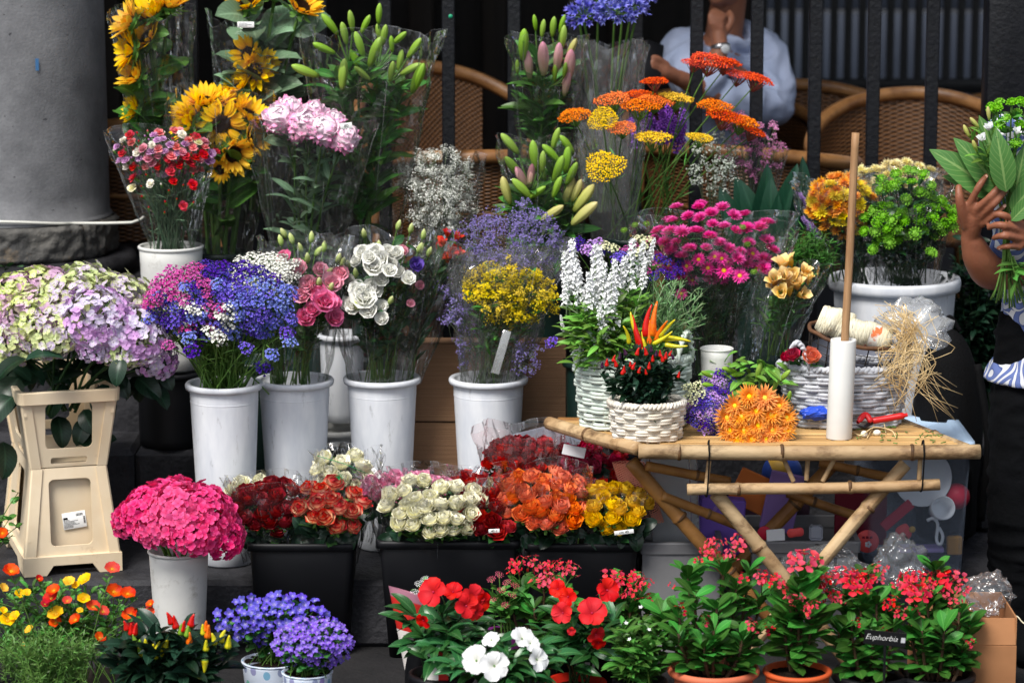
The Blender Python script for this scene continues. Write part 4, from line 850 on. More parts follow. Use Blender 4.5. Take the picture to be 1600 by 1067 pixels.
# pink lisianthus
m_lip = petal_mat('lisianthus_pink', (226, 200, 150), (238, 110, 166), (240, 130, 178), vv=.2); m_lis = petal_mat('lisianthus_soft', (240, 226, 200), (240, 196, 206), (238, 150, 178), vv=.2); m_liw = petal_mat('lisianthus_white', (236, 238, 204), (251, 250, 240), (253, 253, 248), vv=.08, trans=.15); m_liv = petal_mat('lisianthus_violet', (120, 90, 170), (110, 80, 180), (90, 60, 170), vv=.2)
m_bud = petal_mat('lisianthus_bud', (120, 156, 62), (176, 196, 112), (226, 226, 170), vv=.15, isl=.3)
lih = [lisianthus_head() for _ in range(2)]; lipm, lism, liwm, livm = ([mesh(t, [m, m_cal]) for t in lih] for m in (m_lip, m_lis, m_liw, m_liv))
lbud = mesh(J([lathe([(.02, 0), (.16, .1), (.24, .4), (.2, .75), (.06, 1.0), (.01, 1.02)], 10, 0, lobes=3, lam=.08), layers([dict(n=5, L=.6, W=.1, r0=.1, a=(60, 85, 80), mat=0)], .1)]), [m_bud])
root, b = bunch('pink lisianthus bunch in clear film', 470, 600, .34)
hl = [(505, 476, .22, 'p', 25), (493, 454, .26, 's', 22), (478, 500, .24, 'p', 20), (520, 500, .24, 'p', 20), (487, 447, .26, 's', 20), (518, 447, .26, 's', 22), (447, 407, .3, 'p', 17), (468, 425, .28, 's', 20), (532, 432, .28, 's', 18), (455, 425, .3, 'p', 14), (503, 462, .24, 'p', 20), (470, 465, .25, 's', 18), (515, 475, .24, 'p', 19), (498, 425, .28, 's', 16), (490, 488, .24, 'p', 18)]
hb = [(440, 385, .34), (458, 382, .34), (472, 395, .32), (492, 400, .3), (486, 380, .34), (510, 430, .28), (527, 412, .3), (498, 448, .24), (515, 455, .24), (448, 372, .36), (505, 395, .32), (480, 412, .28), (533, 418, .3)]
pts = PP(hl); bp_ = PP(hb); tg = foliage(root, b, pts + bp_, 'oval', 6, .05, [m_stem, m_lf], .0018, .02)
for p, h, t in zip(pts, hl, tg): inst('bloom', (lipm if h[3] == 'p' else lism)[int(rng.integers(0, 2))], mdir(p - b, t * .3 + np.array([rng.normal(0, .25), -.7, .35]), rng.uniform(0, 6), h[4] * M1(h[2]) * .95), root)
for p, t in zip(bp_, tg[len(pts):]): inst('bud', lbud, mdir(p - b, t + rng.normal(0, .2, 3), 0, .032), root)
wrap(root, P(468, 600, .31), P(478, 375, .32), .07, .118, seed=23, edge=.07, ry=.7)
# white lisianthus
root, b = bunch('white lisianthus bunch with a few violet flowers', 595, 598, .38)
hl = [(568, 470, .24, 'w', 30), (555, 480, .26, 'w', 22), (598, 410, .26, 'w', 24), (582, 420, .24, 'w', 24), (612, 418, .28, 'w', 20), (568, 398, .3, 'w', 18), (605, 395, .3, 'w', 16), (598, 500, .24, 'w', 16), (542, 478, .28, 'w', 18), (580, 455, .26, 'w', 24), (648, 416, .28, 'v', 17), (630, 395, .34, 's', 14), (560, 410, .34, 'w', 16), (640, 475, .28, 's', 10), (545, 440, .3, 'w', 14), (588, 398, .28, 'w', 20), (620, 400, .3, 'w', 18), (625, 428, .27, 'w', 16), (560, 455, .26, 'w', 20), (577, 488, .23, 'w', 20), (594, 440, .25, 'w', 18), (655, 448, .3, 's', 11), (640, 430, .3, 'v', 12)] + [(x, y, Y, 'w', 17) for x, y, Y in ell(592, 432, 46, 52, 5, .27, .05, .8, 97)]
hb = [(570, 372, .36), (620, 360, .36), (640, 365, .36), (652, 395, .34), (660, 375, .36), (628, 440, .28), (636, 438, .28), (608, 475, .24), (561, 485, .22), (556, 435, .28), (592, 392, .3), (545, 420, .32), (668, 402, .34)]
pts = PP(hl); bp_ = PP(hb); tg = foliage(root, b, pts + bp_, 'oval', 9, .05, [m_stem, m_lfd], .0018, .02)
for p, h, t in zip(pts, hl, tg): inst('bloom', {'w': liwm, 'v': livm, 's': lism}[h[3]][int(rng.integers(0, 2))], mdir(p - b, t * .3 + np.array([rng.normal(0, .25), -.75, .35]), rng.uniform(0, 6), h[4] * M1(h[2]) * .84), root)
for p, t in zip(bp_, tg[len(pts):]): inst('bud', lbud, mdir(p - b, t + rng.normal(0, .2, 3), 0, .03), root)
wrap(root, P(590, 600, .34), P(600, 372, .34), .075, .135, seed=24, edge=.1, ry=.7, crk=.018)
# red alstroemeria
m_als = petal_mat('alstroemeria_red', (236, 120, 30), (214, 44, 26), (196, 26, 24), vv=.3); alm = [mesh(alstro_head(), [m_als, m_cal]) for _ in range(2)]
root, b = bunch('red alstroemeria bunch leaning out of the white bucket', 632, 600, .4)
hl = [(694, 385, .36), (705, 395, .34), (690, 405, .34), (712, 378, .38), (700, 412, .34), (684, 392, .38), (715, 400, .36), (698, 372, .4)]
pts = PP(hl); tg = foliage(root, b, pts, 'lance', 16, .07, [m_stem, m_lfd], .002, .015, tr=(.15, .95), upl=1.2)
blooms(root, pts, tg, alm, .03, fw=.4, jit=.25)
wrap(root, P(632, 600, .38), P(700, 378, .36), .04, .07, seed=25, edge=.08)
# goldenrod and sea lavender
m_sol = petal_mat('goldenrod_yellow', (232, 200, 14), (242, 214, 24), (246, 224, 50), trans=.1, vv=.3); m_lim = petal_mat('limonium_mauve', (124, 110, 180), (150, 136, 206), (176, 162, 222), trans=.2, vv=.35)
root, b = bunch('yellow goldenrod bunch in clear film', 765, 600, .36)
sol = [spray(3, .45, .4, 5, .026, 'cross', .008, False) for _ in range(3)]
pts = PP(ell(800, 458, 66, 42, 40, .3, .06, .8, 26)); foliage(root, b, pts, 'lance', 10, .05, [m_stem, m_lf], .0016, .02, tr=(.3, .95)); sprays(root, b, pts, sol, [m_sol, m_stem], .07, tilt=(.0, -.25, 0), jit=.35)
wrap(root, P(765, 600, .34), P(805, 400, .31), .072, .125, seed=27, edge=.09, ry=.7, crk=.018)
fl = obj('paper_flap', slab(-.011, .011, -.0006, 0, -.06, .06, .0002), film('white_strip', haze=.22, k=1.6), root, label='creased white printed strip inside the wrapping'); fl.matrix_local = Matrix.Translation(Vector(P(783, 550, .2)) - Vector(b)) @ Matrix.Rotation(R(16), 4, 'Y')
root, b = bunch('mauve sea lavender bunch behind the goldenrod', 768, 600, .4)
lim = [spray(3, .5, .42, 4, .024, 'cross', .007, False) for _ in range(3)]
pts = PP(ell(795, 385, 80, 42, 44, .4, .06, .75, 28) + [(758, 345, .42), (742, 360, .42), (832, 338, .42), (815, 330, .42), (850, 350, .42)]) + PP(ell(716, 500, 18, 60, 9, .34, .02, .7, 29)) + PP(ell(820, 560, 22, 20, 4, .3, .02, .7, 30))
foliage(root, b, pts, 'needle', 2, .03, [m_twig, m_lf], .0012, .02); sprays(root, b, pts, lim, [m_lim, m_twig], .075, jit=.35)
wrap(root, P(768, 600, .37), P(790, 385, .36), .074, .155, seed=31, edge=.09, ry=.6, mat=m_film2)
# pink asters
m_ast = petal_mat('aster_magenta', (200, 26, 124), (228, 44, 150), (238, 90, 178), trans=.15, vv=.2); m_aye = petal_mat('aster_eye', (196, 160, 20), trans=0)
astm = [mesh(mum_head(26, 1.0, .15, 6, False), [m_ast, m_cal]) for _ in range(2)]; asts = [mesh(mum_head(24, 1.0, .16, 3, True, 30), [m_ast, m_cal])]; aye = mesh(mum_eye(.3), [m_aye])
root, b = bunch('big bunch of magenta asters in clear film', 1120, 590, .36)
ps = ell(1110, 385, 90, 62, 46, .3, .09, .85, 32) + [(1152, 405, .2), (1128, 405, .2), (1131, 424, .2), (1156, 432, .2), (1192, 420, .22), (1057, 325, .34), (1046, 345, .34), (1095, 320, .34), (1198, 350, .3), (1206, 392, .28), (1050, 390, .24), (1065, 460, .24), (1063, 430, .24), (1022, 375, .3)]
pts = PP(ps); tg = foliage(root, b, pts, 'needle', 26, .035, [m_stemd, m_lfd], .0015, .03, tr=(.3, .97), lw=1.4)
o = np.array(root.location)
for i, (p, t, q_) in enumerate(zip(pts, tg, ps)):
    fr = q_[1] > 395 and rng.random() < .7; d = t * .5 + (np.array([0, -.8, .25]) if fr else np.array([0, -.2, .55])) + rng.normal(0, .18, 3)
    bl_ = inst('bloom', asts[0] if fr else astm[i % 2], mdir(p - o, d, rng.uniform(0, 6), .0235 * rng.uniform(.75, 1.12)), root)
    if fr: inst('centre', aye, np.eye(4), bl_)
gb_ = mesh(button_head(), [petal_mat('green_bud_mat', (96, 140, 50), (120, 160, 60), trans=.1), m_cal])
for p in PP([(975, 360, .3), (992, 352, .3), (1010, 350, .32), (1168, 382, .2), (1160, 355, .22), (1178, 425, .2), (1095, 343, .24)]): inst('bud', gb_, mdir(p - o, (rng.normal(0, .2), -.4, .8), 0, .011), root)
wrap(root, P(1120, 590, .34), P(1118, 345, .3), .07, .21, seed=33, edge=.1, ry=.6, crk=.02)
# small statice pieces behind the salvia
root, b = bunch('mixed statice bunch behind the white salvia', 985, 560, .26)
L_ = [(905, 378, .2, 'd'), (898, 388, .2, 'd'), (925, 384, .2, 'p'), (935, 378, .2, 'p'), (918, 392, .18, 'p'), (945, 385, .2, 'y'), (958, 388, .2, 'y'), (1000, 375, .22, 'y'), (1012, 378, .22, 'y'), (990, 385, .22, 'm'), (978, 392, .22, 'm'), (965, 405, .18, 'v'), (972, 400, .18, 'v'), (992, 397, .18, 'y'), (1005, 388, .2, 'y'), (1030, 405, .22, 'd'), (1042, 410, .22, 'd'), (1055, 420, .22, 'd'), (1035, 425, .2, 'd'), (1020, 432, .2, 'd'), (1010, 425, .2, 'm'), (1048, 432, .2, 'd'), (1068, 412, .24, 'd'), (1062, 425, .22, 'd'), (1022, 415, .22, 'm'), (930, 400, .2, 'v'), (948, 395, .22, 'd'), (862, 535, .22, 'v')]
pts = statice(root, b, L_, .0165); foliage(root, b, pts, 'grass', 2, .04, [m_stem, m_stem], .0015, .02)
# yellow bunch with printed film
m_yl = petal_mat('pale_yellow_petal', (226, 150, 40), (240, 190, 80), (250, 224, 160), vv=.25); ylm = [mesh(alstro_head(), [m_yl, m_cal]) for _ in range(2)]
root, b = bunch('small yellow alstroemeria bunch beside the asters', 1210, 560, .24); hl = [(1225, 425, .18), (1240, 432, .16), (1215, 440, .16), (1250, 445, .16), (1232, 450, .14), (1222, 460, .14), (1245, 462, .14), (1210, 455, .16), (1238, 418, .2), (1256, 432, .18), (1228, 438, .15), (1246, 454, .14), (1212, 447, .15), (1234, 464, .13), (1262, 446, .16)]
pts = PP(hl); tg = foliage(root, b, pts, 'lance', 8, .06, [m_stem, m_lf], .002, .02); blooms(root, pts, tg, ylm, .046, fw=.4, jit=.3)
wrap(root, P(1205, 560, .22), P(1238, 420, .18), .05, .08, seed=34, edge=.12, ry=.8)
# bunches in the wide tub
m_omu = petal_mat('mum_orange', (226, 120, 16), (242, 160, 40), (246, 186, 70), vv=.3); m_ymu = petal_mat('mum_yellow', (226, 196, 30), (242, 220, 60), vv=.2); m_cmu = petal_mat('mum_cream', (226, 206, 110), (240, 226, 150), (246, 236, 190), vv=.2)
oh = [mum_head(18, 1, .2, 4, False) for _ in range(2)]; omm = [mesh(t, [m_omu, m_cal]) for t in oh] + [mesh(oh[0], [m_ymu, m_cal])]; cmm = [mesh(t, [m_cmu, m_cal]) for t in oh]
root, b = bunch('orange and yellow chrysanthemum bunch in clear film', 1335, 445, .56); ps = ell(1312, 322, 48, 46, 48, .5, .06, .85, 35) + [(1352, 300, .5), (1345, 290, .52), (1360, 310, .5)]
pts = PP(ps); tg = foliage(root, b, pts, 'oval', 6, .04, [m_stemd, m_lfd], .0018, .02); blooms(root, pts, tg, omm, .021, fw=.6, jit=.25)
wrap(root, P(1330, 445, .54), P(1310, 280, .5), .06, .115, seed=36, edge=.08, ry=.7, crk=.016)
m_lv = petal_mat('veronica_lilac', (150, 110, 190), (176, 140, 210), vv=.3); spv = mesh(spike_head(60, .12, .1), [m_lv, m_stem])
root, b = bunch('few lilac flower spikes at the edge of the white tub', 1300, 440, .54)
pts = PP([(1258, 315, .5), (1262, 350, .48), (1274, 360, .48)]); tg = foliage(root, b, pts, 'needle', 5, .03, [m_stem, m_lf], .0015, .01)
for p, t in zip(pts, tg): inst('flower_spike', spv, mdir(p - b - t * .03, t, 0, .06), root)
m_gbt = petal_mat('button_green', (96, 160, 20), (120, 190, 34), (140, 206, 60), trans=.1, vv=.3); gbm = [mesh(button_head(), [m_gbt, m_cal])]
root, b = bunch('green button chrysanthemum bunch in the wide white tub', 1415, 445, .56)
ps = [(1377, 281, .46), (1376, 297, .44), (1400, 272, .46), (1398, 290, .42), (1418, 266, .46), (1425, 285, .44), (1443, 273, .44), (1455, 290, .44), (1416, 312, .42), (1428, 268, .5), (1452, 302, .46), (1388, 292, .48), (1437, 300, .46), (1410, 285, .5)] + ell(1385, 350, 40, 28, 18, .46, .05, .85, 37) + ell(1462, 340, 34, 30, 16, .48, .05, .85, 38) + [(1430, 365, .4), (1390, 380, .42), (1364, 390, .44), (1455, 395, .44)]
pts = PP(ps); tg = foliage(root, b, pts, 'oval', 9, .04, [m_stemd, m_lfd], .0018, .02, tr=(.3, .98)); blooms(root, pts, tg, gbm, .0195, fw=.35, jit=.2)
wrap(root, P(1420, 445, .54), P(1415, 268, .48), .07, .13, seed=39, edge=.08, ry=.7, crk=.018)
root, b = bunch('cream chrysanthemum bunch behind the green buttons', 1400, 440, .68); pts = PP(ell(1400, 278, 60, 24, 26, .68, .04, .85, 40)); tg = foliage(root, b, pts, 'oval', 3, .04, [m_stemd, m_lfd], .0018, .02); blooms(root, pts, tg, cmm, .023, fw=.5, jit=.2)
wrap(root, P(1400, 440, .68), P(1400, 268, .66), .07, .13, seed=41, edge=.05, ry=.5, mat=m_film2)
# ------------------------------------------------------------------ flower crates at the left, with hydrangeas
m_crate = plain('cream_crate_plastic', (232, 214, 184), .45, .4, (222, 200, 166), 5, dirt=((150, 112, 70), 13, .64, .85))
def ringpanel(outer, inner, th, f):
    """thick plate between an outer and an inner outline (same point count); f maps (u, v, depth) to 3D"""
    o = [tuple(p) for p in outer]; i = [tuple(p) for p in inner]; o.append(o[0]); i.append(i[0])
    rows = [[f(*p, 0) for p in o], [f(*p, 0) for p in i], [f(*p, th) for p in i], [f(*p, th) for p in o], [f(*p, 0) for p in o]]
    return G(np.array(rows))
def rrect(x0, x1, y0, y1, r, n=4):
    l = []
    for cx, cy, a in ((x1 - r, y1 - r, 0), (x0 + r, y1 - r, 90), (x0 + r, y0 + r, 180), (x1 - r, y0 + r, 270)):
        l += [(cx + r * math.cos(R(a + 90 * k / n)), cy + r * math.sin(R(a + 90 * k / n))) for k in range(n + 1)]
    return l
def outl(hole, w0, w1, h0, h1, bot=None):
    """outline points of a trapezoid, one for every hole point, by pushing each outwards"""
    cx = sum(p[0] for p in hole) / len(hole); cy = sum(p[1] for p in hole) / len(hole); n = len(hole) // 4; o = []
    cor = [(w1 / 2, h1), (-w1 / 2, h1), (-w0 / 2, h0), (w0 / 2, h0)]
    for k, p in enumerate(hole):
        c = k // n; j = (k % n) / (n - 1); a = cor[c]
        prev = [(w1 / 2, (h0 + h1) / 2), (0, h1), (-w0 / 2, (h0 + h1) / 2), (0, h0)][c]; nxt = [(0, h1), (-w1 / 2, (h0 + h1) / 2), (0, h0), (w0 / 2, (h0 + h1) / 2)][c]
        mid = ((prev[0] + a[0]) / 2, (prev[1] + a[1]) / 2) ; mid2 = ((nxt[0] + a[0]) / 2, (nxt[1] + a[1]) / 2)
        q_ = (mid[0] + (a[0] - mid[0]) * min(1, 2 * j), mid[1] + (a[1] - mid[1]) * min(1, 2 * j)) if j <= .5 else (a[0] + (mid2[0] - a[0]) * (2 * j - 1), a[1] + (mid2[1] - a[1]) * (2 * j - 1))
        o.append(q_)
    return o
def frustum_faces(root, wb, db, wt, dt, h, z0, holes, th=.007, notch=False, solid_side=False):
    """four tapering sides with openings, wb/db at the foot and wt/dt at the top"""
    for k, (w0, w1, d0, d1) in enumerate(((wb, wt, db, dt), (db, dt, wb, wt), (wb, wt, db, dt), (db, dt, wb, wt))):
        a = k * PI / 2
        def f(u, v, dep, a=a, d0=d0, d1=d1):
            y = -(d0 + (d1 - d0) * v / h) / 2 + dep; return (u * math.cos(a) - y * math.sin(a), u * math.sin(a) + y * math.cos(a), z0 + v)
        parts_ = []
        cuts = holes(w0, w1)
        for (hy0, hy1, hole) in cuts:
            wa, wb_ = w0 + (w1 - w0) * hy0 / h, w0 + (w1 - w0) * hy1 / h
            parts_.append(ringpanel(outl(hole, wa - .0002, wb_ - .0002, hy0, hy1), hole, th, f))
        obj('side_panel', J(parts_), m_crate, root, False)
def corner_post(w, d, w1, d1, z0, z1, s=.03, th=.004):
    """raised ribs along the four tapering corners"""
    out = []
    for sx, sy in ((1, 1), (-1, 1), (-1, -1), (1, -1)):
        rows = []
        for t in (0, 1):
            x = sx * ((w + (w1 - w) * t) / 2 + th); y = sy * ((d + (d1 - d) * t) / 2 + th); z = z0 + (z1 - z0) * t
            rows.append([(x - sx * s, y, z), (x - sx * .004, y, z), (x, y - sy * .004, z), (x, y - sy * s, z), (x - sx * .008, y - sy * s, z), (x - sx * .008, y - sy * .012, z), (x - sx * s, y - sy * .008, z), (x - sx * s, y, z)])
        rows = [[np.mean(rows[0], 0)] * 8] + rows + [[np.mean(rows[1], 0)] * 8]
        rows[0] = [np.array(q_) * .98 + np.mean(rows[1][:-1], 0) * .02 if False else np.mean(rows[1][:-1], 0) + (np.array(q_) - np.mean(rows[1][:-1], 0)) * .02 for q_ in rows[1]]
        rows[-1] = [np.mean(rows[2][:-1], 0) + (np.array(q_) - np.mean(rows[2][:-1], 0)) * .02 for q_ in rows[2]]
        out.append(G(np.array(rows, float)))
    return out
RZ = R(17); Yc = .26
c0 = P(100, 884, .09); cc = (P(97, 800, .2).x - .019, .285, .001)
lowc = thing('flower_crate', 'upturned cream plastic crate with a printed label, under the other one', 'crate', cc, RZ, 'cream flower crates')
hl_ = P(140, 726, .12).z - .004; WB, WT, DB, DT = .246, .192, .43, .38
frustum_faces(lowc, WB, DB, WT, DT, hl_ - .03, .03, lambda w0, w1: [(0, hl_ - .03, rrect(-min(w1, .2) * .29, min(w1, .2) * .29, .045, hl_ - .06, .014))])
sk = [(-.5, 0), (-.27, 0), (-.2, .03), (.2, .03), (.27, 0), (.5, 0)]
for k in range(4):
    w_, d_ = ((WB, DB), (DB, WB))[k % 2]; a = k * PI / 2; w_ += .014; d_ += .014; rows = []
    prof_ = [(-.5, 0), (-.27, 0), (-.2, .026), (.2, .026), (.27, 0), (.5, 0)]
    def fs_(u, v, y): return (u * w_ * math.cos(a) - y * math.sin(a), u * w_ * math.sin(a) + y * math.cos(a), v)
    y0, y1 = -d_ / 2, -d_ / 2 + .01
    obj('foot_rim', G([[fs_(u * .96, v, y1) for u, v in prof_], [fs_(u, v, y0) for u, v in prof_], [fs_(u, .05, y0) for u, v in prof_], [fs_(u * .95, .052, y1) for u, v in prof_], [fs_(u * .96, v, y1) for u, v in prof_]]), m_crate, lowc, False)
for t_ in corner_post(WB, DB, WT, DT, .05, hl_): obj('corner_rib', t_, m_crate, lowc, False)
obj('inner_tub', G([[(x * s, y * s2, z) for x, y in rrect(-1, 1, -1, 1, .2)] + [((1) * s, .8 * s2, z)] for s, s2, z in ((.1, .1, .03), (WB / 2 - .035, DB / 2 - .035, .03), (WT / 2 - .016, DT / 2 - .016, hl_ - .005), (.001, .001, hl_ - .005))]), m_crate, lowc, False)
lab = obj('label', slab(-.031, .031, -.0008, 0, -.022, .022, .0002), m_paper, lowc, label='white printed shipping label with barcodes')
lab.matrix_local = Matrix.Translation((.012, -(WB * 0 + DB / 2 - .035 - (DB - DT) / 2 * .5 + .012), hl_ * .5 - .005)) @ Matrix.Rotation(R(-6), 4, 'Y') @ Matrix.Rotation(R(-7), 4, 'X')
g = np.random.default_rng(3)
bars = []
for k in range(26): bars.append(slab(.006 + .0007 * k, .006 + .0007 * k + g.choice([.0002, .0004]), -.0012, -.0009, .010, .017, .00003))
for k in range(18): bars.append(slab(.024, .029, -.0012, -.0009, -.012 + .0011 * k, -.012 + .0011 * k + g.choice([.0003, .0006]), .00003))
bars.append(slab(-.029, -.017, -.0012, -.0009, .004, .010, .0003))
for k in range(7): bars.append(slab(-.029, -.029 + g.uniform(.015, .045), -.0012, -.0009, -.018 + .0032 * k, -.0168 + .0032 * k, .0001))
obj('barcode', J(bars), m_ink, lab, False)
zt_ = hl_; upc = thing('flower_crate', 'cream plastic crate filled with hydrangea leaves, standing on the upturned crate', 'crate', (cc[0], cc[1], hl_ + .002), RZ, 'cream flower crates')
hu = P(140, 607, .1).z - hl_ - .002
w0, d0, w1, d1 = .196, .38, .245, .44
frustum_faces(upc, w0, d0, w1, d1, hu - .03, .002, lambda a_, b_: [(0, .036, rrect(-.048, .048, .008, .026, .006)), (.036, hu - .03, rrect(-.062, .062, .05, hu - .036, .014))])
for t_ in corner_post(w0, d0, w1, d1, .0, hu - .03, .028): obj('corner_rib', t_, m_crate, upc, False)
rr_ = lambda a_, b_, z: [(x * a_, y * b_, z) for x, y in rrect(-1, 1, -1, 1, .12)] + [(a_, .88 * b_, z)]
obj('rim', G([rr_(w1 / 2 - .002, d1 / 2 - .002, hu - .034), rr_(w1 / 2 + .012, d1 / 2 + .012, hu - .032), rr_(w1 / 2 + .014, d1 / 2 + .014, hu - .002), rr_(w1 / 2 + .012, d1 / 2 + .012, hu), rr_(w1 / 2 - .002, d1 / 2 - .002, hu), rr_(w1 / 2 - .004, d1 / 2 - .004, hu - .034)]), m_crate, upc, False)
obj('base', slab(-w0 / 2 + .009, w0 / 2 - .009, -d0 / 2 + .009, d0 / 2 - .009, .003, .01), m_crate, upc, False)
# hydrangeas
m_hyd = petal_mat('hydrangea_lilac_green', (232, 226, 220), (202, 178, 220), (186, 200, 116), vv=.2, hv=.03, trans=.2, clump=.06, clumpc=(204, 216, 150), cs=2.2)
m_hyd2 = petal_mat('hydrangea_green_pink', (236, 234, 200), (206, 214, 148), (188, 206, 100), vv=.2, hv=.02, trans=.2, clump=.04, clumpc=(214, 176, 206), cs=1.6)
m_hyd3 = petal_mat('hydrangea_violet', (232, 230, 232), (210, 194, 230), (216, 208, 216), vv=.2, hv=.02, trans=.2, clump=.05, clumpc=(208, 160, 216), cs=2)
m_mag = petal_mat('hydrangea_magenta', (220, 44, 112), (232, 60, 128), (240, 92, 154), vv=.3, hv=.01, trans=.2)
hy_t = [hydrangea_head(150, 112, .145) for _ in range(2)]; hym = [mesh(t, [m, m_stem]) for m in (m_hyd, m_hyd2, m_hyd3) for t in hy_t]
p0 = np.array(P(95, 640, .22)); root = thing('hydrangea_bunch', 'green and lilac hydrangea heads rising from the cream crate', 'flowers', tuple(p0))
hh = [(150, 500, .08, 4, 58), (210, 522, .10, 5, 52), (240, 556, .16, 4, 40), (185, 480, .2, 0, 62), (110, 480, .16, 1, 60), (55, 500, .14, 2, 58), (20, 530, .14, 0, 52), (60, 465, .26, 3, 56), (20, 470, .26, 3, 50), (130, 455, .3, 0, 52), (235, 505, .2, 1, 46), (85, 520, .08, 0, 52), (-20, 500, .2, 2, 50), (150, 540, .06, 5, 32), (190, 545, .08, 0, 40)]
pts = [np.array(P(*h[:3])) for h in hh]; tg = foliage(root, p0, [p - np.array([0, 0, .03]) for p in pts], None, 0, 0, [m_stemd, m_lfd], .004, .03)
for i, (p, h) in enumerate(zip(pts, hh)):
    inst('bloom', hym[h[3]], mdir(p - p0, np.array([(h[0] - 120) / 250, -.45, .75]), rng.uniform(0, 6), h[4] * M1(h[2]) * 1.0), root)
lvs = []
for (px, py, Y, a, L, fz) in [(60, 590, .06, 200, 90, .3), (150, 575, .04, -30, 80, .4), (215, 590, .08, -40, 70, .3), (100, 600, .02, 250, 80, .6), (20, 620, .1, 230, 90, .4), (5, 690, .12, 270, 80, .5), (190, 560, .02, 260, 60, .3), (250, 575, .12, -60, 55, .3), (130, 640, .12, 300, 60, .6), (100, 560, .0, 180, 80, .2), (40, 560, .04, 220, 80, .3), (120, 680, .13, 330, 60, .5), (135, 655, .14, 250, 60, .5), (5, 650, .08, 200, 70, .4), (180, 585, .1, 300, 60, .4), (-5, 720, .12, 260, 70, .5), (90, 650, .16, 280, 70, .5), (150, 690, .15, 10, 50, .5), (30, 590, .16, 240, 110, .2), (160, 600, .16, 280, 90, .3), (230, 600, .2, -50, 70, .3)]:
    d = np.array([math.cos(R(a)), -.35, math.sin(R(a))]); lvs.append(mleaf(np.array(P(px, py, max(Y, .2 if py > 565 and px > 40 else Y))) - p0, d, (0, -fz - .3, .8), .8 * L * M1(Y), 1.0, rng.normal(0, .3)))
for _ in range(46):
    a = rng.uniform(0, 6.28); lvs.append(mleaf(np.array(P(rng.uniform(0, 250), rng.uniform(530, 590), rng.uniform(.16, .32))) - p0, (math.cos(a), rng.uniform(-.6, .2), rng.uniform(-.7, .1)), (0, -.3, 1), .085 * rng.uniform(.7, 1.2), 1))
obj('leaves', many(LEAF['broad'], lvs), [m_lfdk], root)
p0 = np.array(P(278, 865, -.16)); root = thing('hydrangea_bunch', 'magenta hydrangea heads in the worn white bucket', 'flowers', tuple(p0)); mgm = [mesh(hydrangea_head(120, 115, .19), [m_mag, m_stem]) for _ in range(2)]
hh = [(280, 800, -.24, 56), (225, 797, -.2, 44), (265, 785, -.18, 50), (320, 800, -.22, 52), (300, 830, -.27, 50), (340, 835, -.22, 44), (348, 825, -.16, 40), (205, 808, -.16, 36), (250, 820, -.25, 44)]
for i, h in enumerate(hh):
    p = np.array(P(*h[:3])); inst('bloom', mgm[i % 2], mdir(p - p0, np.array([(h[0] - 275) / 90, -.45, .8]), i, .92 * h[3] * M1(h[2])), root)
foliage(root, p0 - [0, 0, .08], [np.array(P(*h[:3])) - [0, 0, .02] for h in hh], None, 0, 0, [m_stem, m_lf], .004)
# ------------------------------------------------------------------ wrapped roses in the black bins
def rosem(n_, c0, c1, c2, edge=None): return petal_mat('rose_' + n_, c0, c1, c2, vv=.2, trans=.15, hv=.008, edge=edge)
rm = {'dark': rosem('dark_red', (70, 6, 18), (134, 12, 28), (158, 20, 34)), 'red': rosem('red', (150, 10, 24), (190, 18, 30), (206, 30, 40)), 'edge': rosem('red_edged', (250, 228, 190), (250, 222, 184), (246, 196, 160), edge=(206, 18, 30)), 'cream': rosem('cream', (246, 240, 170), (252, 248, 212), (254, 251, 230)), 'pink': rosem('pink', (240, 140, 170), (240, 136, 184), (248, 180, 210)), 'orange': rosem('orange', (250, 160, 70), (250, 150, 60), (246, 118, 44)), 'peach': rosem('peach', (252, 196, 136), (250, 166, 116), (240, 116, 84)), 'yellow': rosem('yellow', (246, 200, 30), (252, 220, 40), (248, 200, 30)), 'crim': rosem('crimson', (140, 10, 50), (190, 24, 70), (206, 40, 90))}
rt = [rose_head() for _ in range(3)]; rmm = {k: [mesh(t, [m, m_cal]) for t in rt] for k, m in rm.items()}
def roses(label, cx, cy, rx, ry, n, Y, kinds, base, s=.03, wr=True, dY=.05, seed=0, film_=None, up=.55, top=None, md=.82, leafy=16, wre=.08):
    n = max(6, int(n * .95)); root, b = bunch(label, *base, group='wrapped rose bunches'); ps = ell(cx, cy, rx, ry, n, Y, dY, md, seed, down=.9); pts = PP(ps)
    tg = foliage(root, b, [p - np.array([0, 0, .012]) for p in pts], 'oval', 3, .05, [m_stem, m_lfd], .0026, .02, tr=(.5, .9))
    for p, t, q_ in zip(pts, tg, ps):
        k = kinds[int(rng.integers(0, len(kinds)))]; v = (q_[1] - cy) / ry
        inst('bloom', rmm[k][int(rng.integers(0, 3))], mdir(p - b, np.array([(q_[0] - cx) / rx * .35, -.35 - .35 * max(0, v), up + .2]) + rng.normal(0, .12, 3), rng.uniform(0, 6), s * rng.uniform(.9, 1.12)), root)
    Ms = [mleaf(np.array(P(cx + rng.uniform(-.95, .95) * rx, min(836, cy + ry * rng.uniform(.75, 1.25)), max(Y - dY * rng.uniform(.6, 1.0), -.085))) - b, (rng.normal(0, .6), -.1, rng.uniform(-.9, .6)), (rng.normal(0, .3), -1, .4), .048 * rng.uniform(.7, 1.2), 1.1) for _ in range(leafy + 10)]
    obj('leaves', many(LEAF['broad'], Ms), [m_lfdk], root)
    if wr:
        tp = top or (cx, cy - ry * 1.3); r1 = rx * M1(Y) * 1.14
        wrap(root, P(base[0], base[1], base[2] + .0), P(tp[0], tp[1], Y - .0), r1 * .7, r1 * 1.02, seed=seed, edge=wre, ry=.75, mat=film_ or m_film, crk=.014, rows=18)
    return root
